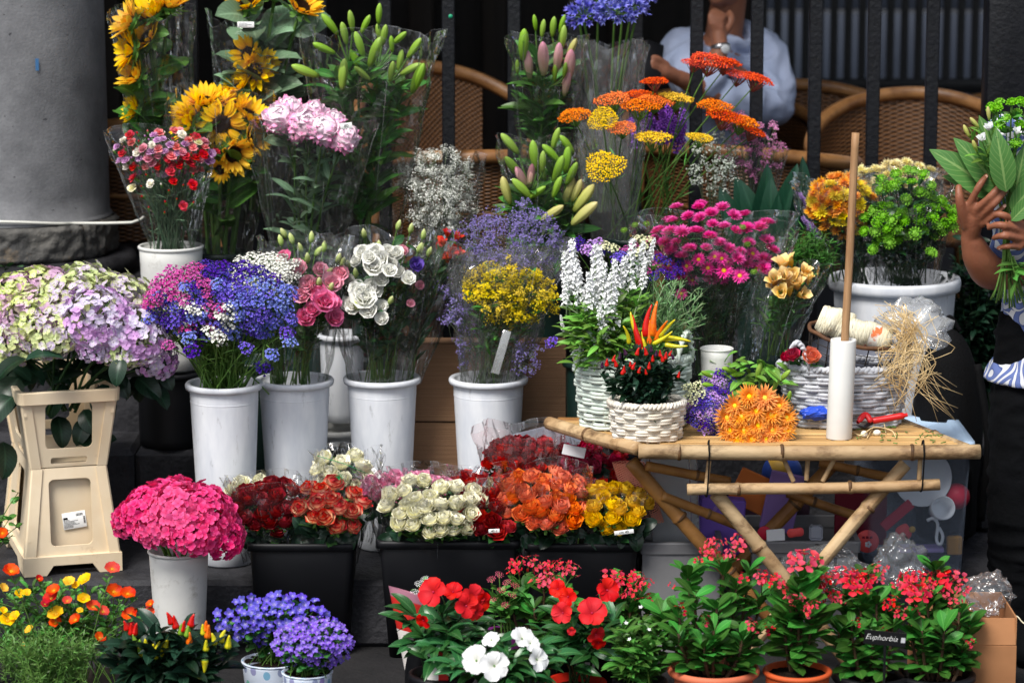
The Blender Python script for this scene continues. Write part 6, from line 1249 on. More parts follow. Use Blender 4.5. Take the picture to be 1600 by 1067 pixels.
so = np.array(sec.location); m_red = plain('red_grip', (196, 22, 26), .35, .45)
obj('handle', tube(smooth_path([np.array(P(1360, 658, -.1)) - so, np.array(P(1390, 653, -.1)) - so, np.array(P(1418, 648, -.1)) - so], 14), [.005] + [.0085] * 12 + [.005] * 3, 10), m_red, sec)
obj('handle', tube(smooth_path([np.array(P(1362, 660, -.11)) - so, np.array(P(1352, 648, -.1)) - so, np.array(P(1340, 660, -.12)) - so], 14), [.005] + [.008] * 12 + [.005] * 3, 10), m_red, sec)
obj('blade', tube([np.array(P(1362, 660, -.105)) - so, np.array(P(1350, 668, -.12)) - so, np.array(P(1338, 664, -.13)) - so], [.006, .005, .001], 6), plain('dark_steel', (60, 60, 64), .35, .5, metal=.8), sec)
sc = thing('stem_scraps', 'snipped stems, petals and raffia ends on the table top', 'scraps', tuple(P(1400, 680, -.16))); so = np.array(sc.location); sc_ = []
g_ = np.random.default_rng(4)
for k in range(34):
    x, y = g_.uniform(1330, 1475), g_.uniform(664, 694); a = g_.uniform(0, 3.1); p = P(x, y, 0); d_ = (p - CAM); p = CAM + d_ * ((ZT + .004 - CAM.z) / d_.z); L = g_.uniform(.004, .022); sc_.append(tube([np.array(p) - so, np.array(p) - so + [L * math.cos(a), L * math.sin(a), .001]], .0016, 5))
obj('cut_stems', J(sc_), m_stem, sc)
p_ = lambda x, y, dz=.003: np.array(CAM + (P(x, y, 0) - CAM) * ((ZT + dz - CAM.z) / (P(x, y, 0) - CAM).z)) - so
obj('raffia_end', J([tube(smooth_path([p_(1328, 672), p_(1345, 680, .01), p_(1365, 668, .02), p_(1392, 672, .01), p_(1400, 684)], 20), .0016, 5), tube(smooth_path([p_(1355, 684), p_(1368, 662, .012), p_(1380, 660, .014), p_(1384, 676)], 20), .0014, 5)]), m_raf, sc)
obj('white_bud', J([ball(.009, 8, 6).xf(mdir(p_(1350, 678, .009), (1, 0, .2), 0, 1)), ball(.008, 8, 6, 0, 1.3).xf(mdir(p_(1370, 676, .008), (1, -.3, .2), 0, 1))]), m_liw, sc)
lf_ = [mleaf(p_(1385, 652, .01), (1, .2, .1), (0, -.3, 1), .05, 1.1), mleaf(p_(1395, 650, .012), (-.6, .5, .2), (0, -.3, 1), .045, 1.1), mleaf(p_(1372, 654, .01), (.3, .6, .2), (0, -.3, 1), .04, 1.1)]
obj('leaf_scrap', many(LEAF['broad'], lf_), m_lf, sc)
# ------------------------------------------------------------------ potted plants along the front
def pot(root, px, pyr, Y, dpx, mat, zb=ZL + .001, rimh=.018, rim=.01, taper=.74, soil=True, ribs=0, round_=False, name='pot'):
    c = P(px, pyr, Y); r1 = dpx * M1(Y) / 2; h = c.z - zb; o = np.array(root.location); r0 = r1 * taper; ri = r1 - rim
    pr_ = [(.003, 0), (r0 - .006, 0), (r0, .006)] + [(r0 + (ri - r0) * t + (.0012 if ribs and int(t * 40) % ribs == 0 else 0), .006 + (h - rimh - .006) * t) for t in np.linspace(.05, 1, 24)]
    lip = [(r1 - .003, h - rimh), (r1, h - rimh * .7), (r1, h - rimh * .2), (r1 - .004, h), (ri - .004, h), (ri - .006, h - rimh * 1.3), (.003, h - rimh * 1.3)]
    if round_: lip = [(ri + rim * (.5 + .6 * math.cos(a)), h - rimh / 2 + rimh / 2 * math.sin(a)) for a in np.linspace(-PI / 2, PI / 2, 9)] + [(ri - .006, h - rimh * 1.3), (.003, h - rimh * 1.3)]
    M = Vector((c.x, Y, zb)) - root.location
    obj(name, lathe(pr_ + [(ri, h - rimh)], 56).mv(*M), mat, root); obj('rim', lathe([(ri - .002, h - rimh - .001)] + lip, 56).mv(*M), mat, root)
    if soil: obj('soil', bent(lathe([(.003, h - rimh * .9), (ri * .5, h - rimh * .95), (ri - .004, h - rimh * 1.1)], 36), lambda x, y, z: (x, y, z + .004 * noise.noise((x * 60, y * 60, 1)))).mv(*M), m_soil, root)
    return np.array((c.x, Y, c.z - rimh))
def plant(label, px, py, Y, name='potted_plant', cat='potted plant', group=None):
    p = P(px, py, Y); return thing(name, label, cat, (p.x, Y, ZL + .001), 0, group)
m_eul = leaf_mat('euphorbia_leaf', (58, 116, 42), vein=(90, 146, 64), rough=.42, vv=.6, spec=.25); m_eup = petal_mat('euphorbia_bract', (190, 24, 50), (226, 52, 76), (232, 72, 92), vv=.25, trans=.25); m_eeye = plain('euphorbia_eye', (214, 90, 60), .5)
eum = [mesh(euphorbia_head(k), [m_eup, m_stem, m_eeye]) for k in (4, 7, 11)]
def euphorbia(label, px, pyr, Y, dpx, shoots, heads, mat, pkw={}, nl=16, ll=.055, base=None, thorn=True):
    root = plant(label, px, pyr, Y, group='red flowering euphorbias'); b = pot(root, px, pyr, Y, dpx, mat, **pkw); o = np.array(root.location)
    tips = PP(shoots); out = []; Ms = []
    th_ = []
    for t in tips:
        b0 = b + np.array([(t[0] - b[0]) * .35, rng.normal(0, .025), -.004]); c = bez(b0, b0 + (t - b0) * np.array([.75, .75, .35]), t, 12); out.append(tube(c - o, np.linspace(.0048, .003, 12), 7))
        for k in range(46):
            u = rng.uniform(.05, .95); i = min(10, int(u * 11)); p = c[i] + (c[i + 1] - c[i]) * (u * 11 - i); a = rng.uniform(0, 6.28); d = np.array([math.cos(a), math.sin(a), rng.uniform(-.1, .5)]); th_.append(tube([p - o, p - o + d * .012], [.0011, .0002], 3))
        for k in range(int(nl * 1.7)):
            u = 1 - rng.uniform(0, 1) ** 1.5 * .75; i = min(10, int(u * 11)); p = c[i] + (c[i + 1] - c[i]) * (u * 11 - i); a = k * 2.4 + rng.normal(0, .3); d = np.array([math.cos(a), math.sin(a), .15 + 1.1 * (u - .6) + rng.normal(0, .2)])
            Ms.append(mleaf(p - o, d, (0, -.3, 1), ll * rng.uniform(.6, 1.25), 1.12, rng.normal(0, .2)))
    obj('stem', J(out + th_), m_brown, root); obj('leaves', many(LEAF['spoon'], Ms), m_eul, root)
    for (x, y, dY, s) in heads:
        p = np.array(P(x, y, Y + dY)); near = min(tips, key=lambda t: np.linalg.norm(t - p)); k = 0 if s < 14 else (1 if s < 20 else 2)
        bl = inst('bloom', eum[k], mdir(p - o, np.array([rng.normal(0, .2), -.35, .8]), rng.uniform(0, 6), s * M1(Y) * 1.4), root)
        obj('flower_stalk', tube(bez(near - o, (near + p) / 2 - o + [0, 0, .01], p - o - [0, 0, s * M1(Y) * .4], 5), .0016, 5), m_stem, root)
m_terra2 = plain('orange_terracotta', (200, 88, 44), .6, .3, (184, 74, 36), 8)
euphorbia('euphorbia with many thorny shoots in the salmon pot with a rounded rim', 1115, 1040, -.72, 148, [(1060, 955, -.75), (1035, 960, -.7), (1115, 985, -.8), (1120, 950, -.72), (1160, 1000, -.78), (1180, 985, -.74), (1130, 890, -.66), (1150, 920, -.66), (1190, 930, -.66), (1085, 930, -.68), (1060, 990, -.8), (1100, 1010, -.8), (1075, 900, -.6), (1170, 890, -.64)],
          [(1113, 852, .04, 14), (1107, 866, .02, 15), (1150, 852, .05, 18), (1143, 868, .04, 14), (1120, 870, 0, 13), (1094, 876, .02, 10), (1062, 955, -.06, 13), (1100, 972, -.08, 12), (1172, 980, -.06, 14), (1160, 905, .04, 12), (1055, 918, .04, 10), (1190, 905, .02, 16), (1205, 915, 0, 12)], m_terra, dict(round_=True, rimh=.02, rim=.014), 17)
euphorbia('euphorbia with one tall reddish shoot in the orange pot', 1246, 1045, -.72, 112, [(1255, 900, -.7), (1250, 945, -.74), (1235, 950, -.72), (1270, 960, -.74), (1225, 970, -.72), (1245, 920, -.72)],
          [(1255, 882, 0, 24), (1200, 905, .02, 16), (1215, 915, .0, 16), (1242, 940, -.05, 15), (1268, 952, -.06, 14), (1260, 960, -.06, 12), (1285, 905, .06, 18), (1200, 985, 0, 12)], m_terra2, dict(taper=.8, rimh=.012, rim=.006), 17, .07)
euphorbia('euphorbia in a black pot behind the plant name sign', 1362, 1050, -.66, 130, [(1320, 930, -.62), (1345, 935, -.66), (1370, 940, -.66), (1400, 930, -.62), (1330, 975, -.7), (1365, 985, -.72), (1395, 975, -.7), (1350, 900, -.6), (1310, 985, -.68)],
          [(1295, 910, .02, 18), (1320, 905, .04, 20), (1335, 918, .0, 22), (1300, 935, 0, 14), (1312, 940, -.02, 14), (1365, 905, .06, 16), (1375, 890, .08, 14), (1338, 975, -.06, 10), (1382, 990, -.06, 10), (1350, 905, .04, 18), (1290, 925, .04, 16)], m_black, dict(taper=.8), 18)
euphorbia('bushy euphorbia in a black pot beside the low cardboard box', 1462, 1050, -.66, 130, [(1425, 925, -.62), (1450, 935, -.66), (1480, 930, -.62), (1500, 950, -.66), (1515, 975, -.64), (1440, 985, -.72), (1475, 985, -.72), (1505, 1010, -.7), (1420, 960, -.7), (1460, 890, -.58)],
          [(1412, 915, .04, 18), (1395, 945, -.02, 16), (1405, 960, -.04, 14), (1430, 930, -.02, 22), (1445, 925, 0, 18), (1470, 912, .04, 22), (1490, 905, .06, 18), (1440, 905, .04, 18), (1500, 920, .04, 16), (1490, 945, .0, 14), (1512, 1005, -.04, 11), (1425, 955, -.04, 12), (1482, 925, .02, 16), (1420, 905, .05, 16)], m_black, dict(taper=.8), 18)
euphorbia('euphorbia behind the red impatiens', 850, 1010, -.45, 120, [(815, 920, -.42), (850, 915, -.44), (880, 925, -.45), (835, 950, -.48), (800, 945, -.44)], [(808, 885, .0, 16), (800, 897, 0, 12), (836, 882, .0, 16), (860, 888, .02, 14), (880, 885, .02, 14), (822, 893, 0, 12), (858, 905, -.03, 18), (872, 912, -.03, 14), (895, 895, .02, 16), (845, 912, -.04, 16)], m_black, dict(taper=.8), 14)
euphorbia('euphorbia between the red impatiens and the salmon pot', 975, 1015, -.48, 110, [(950, 930, -.46), (975, 920, -.46), (1000, 935, -.48), (985, 950, -.5), (1010, 955, -.46)], [(955, 905, .0, 18), (975, 908, .0, 18), (992, 903, .02, 14), (968, 925, -.03, 16), (990, 930, -.04, 16), (1005, 915, 0, 14), (1012, 940, -.03, 12), (950, 920, -.02, 14)], m_black, dict(taper=.8), 14)
# small plain green plant with tiny white flowers
root = plant('plain green plant with tiny white star flowers between the pots', 1000, 1050, -.7); b = pot(root, 1000, 1060, -.68, 90, m_black, taper=.8); o = np.array(root.location)
tg = foliage(root, b, PP(ell(1000, 1010, 52, 44, 26, -.68, .08, .75, 82)), 'lance', 16, .05, [m_stem, m_lf], .0018, .02, tr=(.2, 1.0), lw=1.5)
wst = mesh(J([petal(1, .35, 60, 40, 10, .3, .9, .6, 3, 2).rz(k * 2 * PI / 5) for k in range(5)] + [lathe([(.04, -1.0), (.07, 0)], 5, 1)]), [m_sal, m_stem])
for x, y in [(1002, 950), (1013, 985), (985, 1000), (978, 975)]: inst('bloom', wst, mdir(np.array(P(x, y, -.76)) - o, (rng.normal(0, .4), -.5, .8), 0, .009), root)
# impatiens
m_imp = petal_mat('impatiens_red', (180, 6, 10), (216, 20, 14), (224, 28, 18), vv=.1, hv=.004, sv=.02, trans=.2, spec=.2); m_imw = petal_mat('impatiens_white', (236, 236, 226), (246, 247, 248), vv=.06, trans=.3); m_iml = leaf_mat('impatiens_leaf', (40, 92, 44), vein=(86, 134, 78), rough=.28, vv=.45, spec=.5); m_pinkeye = plain('pink_eye', (190, 40, 80), .5)
imr = [mesh(impatiens_head(), [m_imp, m_pinkeye]) for _ in range(3)]; imw = [mesh(impatiens_head(), [m_imw, m_cal]) for _ in range(3)]
def impatiens(label, px, pyr, Y, dpx, shoots, flowers, mm, seed, mat=None):
    root = plant(label, px, pyr, Y, group='impatiens plants'); b = pot(root, px, pyr, Y, dpx, mat or m_black, taper=.8); o = np.array(root.location)
    foliage(root, b, PP(shoots), 'ellip', 15, .075, [m_stemd, m_iml], .003, .025, tr=(.45, 1.0), lw=1.0, jit=.3, upl=.35)
    for i, (x, y, dY, s, ax, az) in enumerate(flowers): inst('bloom', mm[i % 3], mdir(np.array(P(x, y, Y + dY)) - o, (ax + rng.normal(0, .15), -.8, az + rng.normal(.1, .15)), rng.uniform(0, 6), s * M1(Y) * .92), root)
impatiens('red impatiens beside the red and white paper sleeve', 690, 1050, -.62, 110, [(650, 960, -.6), (690, 955, -.64), (720, 965, -.62), (660, 990, -.68), (700, 985, -.7), (740, 970, -.6), (640, 975, -.62), (680, 1010, -.72), (750, 985, -.62), (720, 1000, -.68)], [(678, 925, -.08, 27, -.2, .3), (738, 932, -.06, 22, .2, .4), (728, 946, -.09, 22, .6, .1), (708, 925, -.03, 18, 0, .6), (742, 955, -.08, 16, .5, -.2), (662, 968, -.08, 15, -.5, -.3), (752, 940, -.06, 18, .8, .2)], imr, 1)
impatiens('white impatiens at the very front', 790, 1085, -.78, 120, [(740, 1010, -.76), (780, 1000, -.76), (820, 1000, -.76), (850, 1010, -.76), (800, 1030, -.86), (850, 1040, -.84), (740, 1045, -.84), (870, 1020, -.78), (710, 1040, -.8), (790, 1055, -.88), (830, 1055, -.88), (760, 985, -.7)], [(745, 1032, -.16, 25, -.2, .2), (772, 1040, -.18, 26, .1, .15), (838, 1030, -.14, 21, .2, .3), (815, 998, -.08, 22, .3, .8), (768, 1000, -.08, 16, -.3, .8), (828, 1005, -.09, 16, .5, .6)], imw, 2)
impatiens('red impatiens in the orange red pot, with one wide open flower', 900, 1062, -.62, 100, [(860, 960, -.56), (890, 945, -.58), (925, 955, -.6), (880, 980, -.64), (910, 990, -.66), (940, 985, -.62), (850, 990, -.6), (930, 1015, -.68), (880, 1015, -.7), (960, 970, -.58)], [(925, 958, -.1, 27, .0, .55), (948, 922, -.05, 22, .6, .3), (888, 932, -.06, 18, -.4, .3), (880, 957, -.09, 20, -.6, -.1), (872, 920, -.04, 16, -.3, .5), (930, 990, -.1, 17, .3, -.4), (935, 1003, -.1, 13, .3, -.5), (893, 985, -.12, 8, 0, -.3)], imr, 3, plain('orange_red_plastic', (200, 40, 24), .4))
# kalanchoe and paper sleeve
m_pk2 = petal_mat('kalanchoe_pink', (206, 60, 96), (226, 96, 126), (236, 130, 150), vv=.3); kal = mesh(kalanchoe_head(), [m_pk2, m_stem]); kalw = mesh(kalanchoe_head(), [m_sal, m_stem])
root = plant('pink kalanchoe in a violet sleeve between the impatiens', 785, 1000, -.5); b = pot(root, 790, 985, -.48, 70, plain('violet_sleeve', (110, 40, 110), .4), taper=.7, rim=.002, rimh=.004); o = np.array(root.location)
pts = PP([(768, 905, -.46), (780, 898, -.46), (792, 910, -.48), (784, 922, -.5), (800, 930, -.5), (772, 935, -.5), (805, 915, -.46), (790, 945, -.5)]); foliage(root, b, pts, 'oval', 6, .035, [m_stem, m_lf], .0016, .01)
for p in pts: inst('bloom', kal, mdir(p - o, (rng.normal(0, .2), -.4, .8), rng.uniform(0, 6), .014), root)
root = plant('white kalanchoe in a red and white printed paper sleeve', 650, 980, -.46); b = pot(root, 655, 990, -.46, 60, m_black, taper=.8); o = np.array(root.location)
m_slv = NT('printed_paper_sleeve'); uvn = m_slv.n('UVMap'); sx_ = m_slv.n('SeparateXYZ'); m_slv.l(uvn.outputs[0], sx_.inputs[0]); cr_ = m_slv.ramp(sx_.outputs[1], [(0, lin((232, 226, 222))), (.3, lin((232, 226, 222))), (.302, lin((240, 170, 40))), (.36, lin((240, 170, 40))), (.362, lin((236, 230, 226))), (.52, lin((236, 230, 226))), (.522, lin((206, 40, 34))), (.88, lin((214, 50, 44))), (.9, lin((190, 130, 150)))])
prn = m_slv.n('BsdfPrincipled', i_Roughness=.4); m_slv.l(cr_, prn.inputs['Base Color']); m_slv.l(prn.outputs[0], m_slv.out.inputs[0])
cz = np.array(P(648, 985, -.46)); sl_ = []
for t, y in ((0, 1052), (1, 925)):
    z = P(650, y, -.46).z; r = (.024 + .03 * t); th = np.linspace(0, 2 * PI, 33); sl_.append(np.stack([cz[0] - .01 * t + r * np.cos(th), -.46 + r * .8 * np.sin(th), z + .02 * t * np.cos(th + 2.6)], -1))
sl_ = [sl_[0] + (sl_[1] - sl_[0]) * t for t in np.linspace(0, 1, 14)]
obj('paper_sleeve', G(np.array(sl_) - o), m_slv.m, root)
pts = PP([(655, 912, -.44), (648, 925, -.46), (660, 925, -.46), (652, 938, -.48), (664, 905, -.44)]); foliage(root, b, pts, 'oval', 4, .03, [m_stem, m_lf], .0016, .006)
for p in pts: inst('bloom', kalw, mdir(p - o, (rng.normal(0, .2), -.4, .8), rng.uniform(0, 6), .014), root)
rb = thing('paper_bag', 'small red and white striped paper box under the red impatiens', 'box', (P(683, 1040, -.72).x, -.66, ZL + .001)); bx_h = P(683, 1012, -.69).z - ZL
obj('box', box(.05, .04, bx_h, .002), NT('x').m if False else plain('white_carton', (236, 232, 228), .5), rb, False); obj('red_panel', slab(.002, .0255, -.0206, -.0201, .02, bx_h - .01, .0001), plain('red_carton', (206, 36, 30), .5), rb, False)
# campanulas
m_cam = petal_mat('campanula_violet', (200, 190, 240), (110, 96, 214), (92, 74, 206), vv=.3, trans=.3); m_cam2 = petal_mat('campanula_light', (214, 196, 244), (136, 100, 222), (146, 110, 226), vv=.3, trans=.3); m_clf = leaf_mat('campanula_leaf', (52, 98, 44))
q = NT('polka_dot_pot'); uvn = q.n('UVMap'); mp_ = q.n('Mapping'); mp_.inputs['Scale'].default_value = (14, 3.6, 1); q.l(uvn.outputs[0], mp_.inputs[0]); vo = q.n('TexVoronoi', voronoi_dimensions='2D', i_Scale=1.0, i_Randomness=.45); q.l(mp_.outputs[0], vo.inputs['Vector'])
hsv = q.n('HueSaturation'); dc = q.ramp(vo.outputs['Color'], [(.25, lin((120, 170, 200))), (.5, lin((150, 130, 190))), (.75, lin((120, 190, 170)))]); cq = q.mix(q.math('LESS_THAN', vo.outputs[0], .27), lin((206, 216, 232)), dc); prn = q.n('BsdfPrincipled', i_Roughness=.4); q.l(cq, prn.inputs['Base Color']); q.l(prn.outputs[0], q.out.inputs[0]); m_polka = q.m
cmt = [campanula_head() for _ in range(2)]
def campanula(label, px, pyr, Y, dpx, el, n, s, mat, seed):
    root = plant(label, px, pyr, Y, group='campanulas in dotted pots'); b = pot(root, px, pyr, Y, dpx, m_polka, rim=.002, rimh=.004, taper=.78); o = np.array(root.location); mm = [mesh(t, [mat, m_cal, m_sal]) for t in cmt]
    ps = ell(*el, n, Y, .085, .8, seed); pts = PP(ps); tg = foliage(root, b, [p - [0, 0, .006] for p in pts], 'round', 7, .02, [m_stem, m_clf], .0009, .02, tr=(.45, .95), jit=.5)
    blooms(root, pts, tg, mm, s, fw=.75, jit=.28, face=(0, -.65, .5))
campanula('deep violet campanula in a dotted pot, behind the lighter one', 425, 1030, -.6, 100, (430, 968, 92, 38), 75, .0165, m_cam, 91)
campanula('lighter violet campanula in a dotted pot in front', 480, 1048, -.74, 84, (490, 1006, 62, 40), 95, .0118, m_cam2, 92)
# ornamental peppers with yellow fruit at the front
root = plant('ornamental pepper plant with yellow and red fruit at the front', 265, 1080, -.72); b = pot(root, 265, 1085, -.72, 110, m_black, taper=.8); o = np.array(root.location)
foliage(root, b, PP(ell(262, 1024, 98, 42, 40, -.72, .1, .75, 93)), 'oval', 12, .066, [m_stemd, m_lfdk], .0022, .03, tr=(.35, 1.0), jit=.45, lw=.95)
for (x, y, k, a) in [(230, 1010, 'y', -10), (238, 1016, 'y', 5), (245, 1012, 'y', 15), (252, 1018, 'y', 0), (258, 1005, 'y', 20), (222, 1018, 'y', -20), (243, 1022, 'y', 0), (318, 985, 'y', -5), (324, 990, 'o', 5), (322, 980, 'o', 0), (345, 996, 'y', 20), (336, 1000, 'y', -15), (356, 1006, 'y', 5), (322, 1010, 'y', 0), (320, 1024, 'y', 180), (285, 980, 'r', 10), (298, 972, 'r', 15), (275, 975, 'r', -10), (268, 968, 'r', -20), (205, 985, 'r', 0), (198, 978, 'r', -15), (282, 985, 'g', 5), (292, 988, 'g', 10), (212, 1000, 'g', -15), (220, 1012, 'g', -5), (210, 985, 'r', 10), (296, 1000, 'o', 0), (283, 1012, 'g', 0)]:
    inst('pepper', csm[k], mdir(np.array(P(x, y + 6, -.8)) - o, (math.sin(R(a)), -.2, math.cos(R(a))), 0, .03 * rng.uniform(.85, 1.15)), root)
# portulaca tray
m_por = petal_mat('portulaca_orange', (236, 150, 30), (226, 66, 22), (222, 50, 24), vv=.25, trans=.3); m_pory = petal_mat('portulaca_yellow', (236, 160, 20), (246, 196, 24), (248, 206, 40), vv=.15, trans=.3); m_porr = petal_mat('portulaca_red', (200, 40, 40), (206, 30, 44), vv=.2, trans=.3); m_pth = plain('yellow_anther', (244, 210, 60), .6)
prt = portulaca_head(); prm = {k: mesh(prt, [m, m_cal, m_pth]) for k, m in (('o', m_por), ('y', m_pory), ('r', m_porr))}; m_nl = leaf_mat('moss_green_needle', (92, 130, 60), vv=.4)
root = thing('portulaca_tray', 'tray of orange, red and yellow portulaca at the front corner', 'plants', (P(90, 1000, -.55).x, -.55, ZL + .001)); o = np.array(root.location)
obj('tray', box(.36, .3, .07, .008).mv(0, -.02, 0), m_black, root); b = np.array((o[0], -.55, ZL + .06))
sh = ell(95, 950, 130, 50, 70, -.5, .1, .75, 94); tg = foliage(root, b, PP(sh), 'oval', 14, .024, [m_stem, m_lf], .0012, .09, tr=(.4, 1.0), jit=.5)
fo = [(175, 891, 'o', 15), (108, 911, 'y', 12), (120, 916, 'y', 9), (135, 908, 'y', 14), (85, 925, 'o', 14), (82, 937, 'r', 16), (130, 938, 'y', 13), (177, 927, 'o', 17), (200, 930, 'o', 15), (145, 950, 'o', 14), (160, 957, 'o', 12), (90, 962, 'y', 17), (88, 975, 'o', 13), (120, 970, 'o', 13), (205, 963, 'o', 16), (234, 960, 'o', 13), (17, 895, 'o', 16), (4, 920, 'y', 10), (30, 930, 'y', 11), (42, 928, 'y', 9), (12, 972, 'y', 16), (25, 965, 'y', 12), (48, 985, 'y', 10), (155, 998, 'o', 12), (205, 985, 'r', 14), (70, 945, 'r', 9), (236, 945, 'o', 9), (40, 1007, 'y', 7), (5, 955, 'y', 8), (125, 955, 'y', 7), (60, 905, 'r', 8), (105, 940, 'o', 10)]
for (x, y, k, s) in fo:
    p = np.array(P(x, y, -.62)); inst('bloom', prm[k], mdir(p - o, (rng.normal(0, .3), -.55, .8), rng.uniform(0, 6), s * M1(-.62) * 1.08), root)
fp = PP([(x, y + 4, -.618) for x, y, k, s in fo]); foliage(root, b, fp, 'oval', 4, .022, [m_stem, m_lf], .0013, .08, tr=(.6, .98), name='flower_stalks')
root = thing('needle_leaf_plant', 'low cushion of fine pale green needle leaves at the front corner', 'plant', (P(75, 1060, -.76).x, -.74, ZL + .001)); o = np.array(root.location); pot(root, 60, 1070, -.74, 150, m_black, taper=.85); b = np.array((o[0], -.74, ZL + .05))
foliage(root, b, PP(ell(70, 1015, 88, 34, 120, -.74, .08, .7, 95)), 'needle', 46, .017, [m_stem, m_nl], .0011, .05, tr=(.4, 1.0), lw=1.7, jit=.5, upl=.6)
# trailing plant at the crate's side and a green plant behind the hydrangeas
root = thing('trailing_plant', 'small trailing plant with one orange flower beside the cream crate', 'plant', (P(0, 850, -.04).x, -.04, .001)); o = np.array(root.location); b = o + np.array([-.05, 0, 0])
foliage(root, b, PP([(28, 770, -.04), (15, 810, -.04), (30, 820, -.04), (5, 830, -.04), (0, 800, -.04), (20, 835, -.04)]), 'round', 9, .024, [m_stem, m_lf], .0014, .02, tr=(.4, 1.0)); inst('bloom', prm['o'], mdir(np.array(P(4, 834, -.08)) - o, (0, -.8, .5), 0, .02), root)
root = thing('green_plant', 'green plant standing on the low wall behind the hydrangeas', 'plant', (P(10, 450, .82).x, .9, .647)); o = np.array(root.location); foliage(root, o, PP([(5, 415, .82), (20, 425, .82), (35, 440, .8), (0, 435, .8), (45, 442, .8), (25, 450, .78)]), 'lance', 14, .05, [m_stemd, m_lfd], .002, .02, lw=1.4)
root = thing('dark_shrub', 'dark leafy shrub in the shade behind the white tub', 'shrub', (P(1530, 520, .8).x, .8, ZLEDGE + .001)); o = np.array(root.location)
foliage(root, o, PP(ell(1525, 455, 50, 90, 60, .7, .08, .7, 96)), 'lance', 18, .05, [m_stemd, m_lfdk], .002, .04, lw=1.8, tr=(.4, 1), droop=.4)
# plant name sign
sg = thing('plant_sign', 'small black plant sign with white script on a stake', 'sign', tuple(P(1383, 997, -.88))); m_sgn = plain('black_card', (12, 13, 15), .4, .4); m_wprint = plain('white_print', (232, 232, 230), .6)
sM = Matrix.Rotation(R(6), 4, 'Y'); bd = obj('board', slab(-.049, .049, -.001, .001, -.017, .017, .0004), m_sgn, sg, False); bd.matrix_local = sM
st_ = obj('stake', slab(-.003, .003, .0011, .003, -.12, .0, .0004), m_sgn, sg, False)
t_ = text('lettering', 'Euphorbia', .0185, Matrix.Translation((-.009, -.0014, .001)) @ Matrix.Rotation(R(90), 4, 'X'), m_wprint, bd, .35, off=-.0003)
qs = obj('white_square', slab(.037, .047, -.0016, -.0011, -.006, .006, .0001), plain('pale_grey_print', (190, 192, 196), .6), bd, False)
# ------------------------------------------------------------------ low cardboard box and film bags
m_card2 = plain('brown_cardboard', (172, 122, 84), .85, .15, (150, 104, 70), 3, bump=.15, bscale=14)
a_, b_ = P(1440, 1000, -.62), P(1590, 965, -.62); cbx = thing('cardboard_box', 'open brown cardboard box on the ground at the corner', 'box', ((a_.x + b_.x) / 2, -.5, ZL + .001)); cw = b_.x - a_.x; ch = b_.z - ZL
tfl = ch * .72
for n_, t in (('front_panel', slab(-cw / 2, cw / 2, -.12, -.116, 0, tfl, .0008)), ('back_panel', slab(-cw / 2, cw / 2, .116, .12, 0, ch, .0008)), ('side_panel', slab(-cw / 2, -cw / 2 + .004, -.1155, .1155, 0, ch * .95, .0008)), ('side_panel', slab(cw / 2 - .004, cw / 2, -.1155, .1155, 0, ch, .0008)), ('base', slab(-cw / 2 + .005, cw / 2 - .005, -.115, .115, .001, .005, .0008))): obj(n_, t, m_card2, cbx, False)
fp_ = obj('flap', slab(-cw / 2 + .002, cw / 2 - .002, -.002, .002, 0, ch * .26, .0008), m_card2, cbx, False); fp_.location = (0, -.118, tfl + .001); fp_.rotation_euler = (R(-14), 0, 0)
pts_ = [P(1575, 968, -.5), P(1588, 962, -.52), P(1598, 972, -.55), P(1612, 980, -.56)]; tag(obj('string', tube(smooth_path([tuple(p) for p in pts_], 20), .0016, 5), m_tw), 'pale string hanging over the edge of the open cardboard box', 'string')
def bag(label, px, py, Y, wpx, hpx, seed, mat=None):
    t = thing('film_bag', label, 'film', tuple(P(px, py, Y)), 0, 'crumpled clear film'); obj('sheet', crumple(wpx * M1(Y) / 2, wpx * M1(Y) / 2 * .7, hpx * M1(Y) / 2, .3, seed, 26), mat or m_film2, t, True)
bag('crumpled clear film standing in front of the plastic box', 1405, 880, -.3, 80, 80, 4); bag('crumpled clear film over the grey crate', 1290, 885, -.2, 120, 66, 7); bag('crumpled clear film cup on the cardboard box', 1545, 925, -.45, 76, 60, 11)
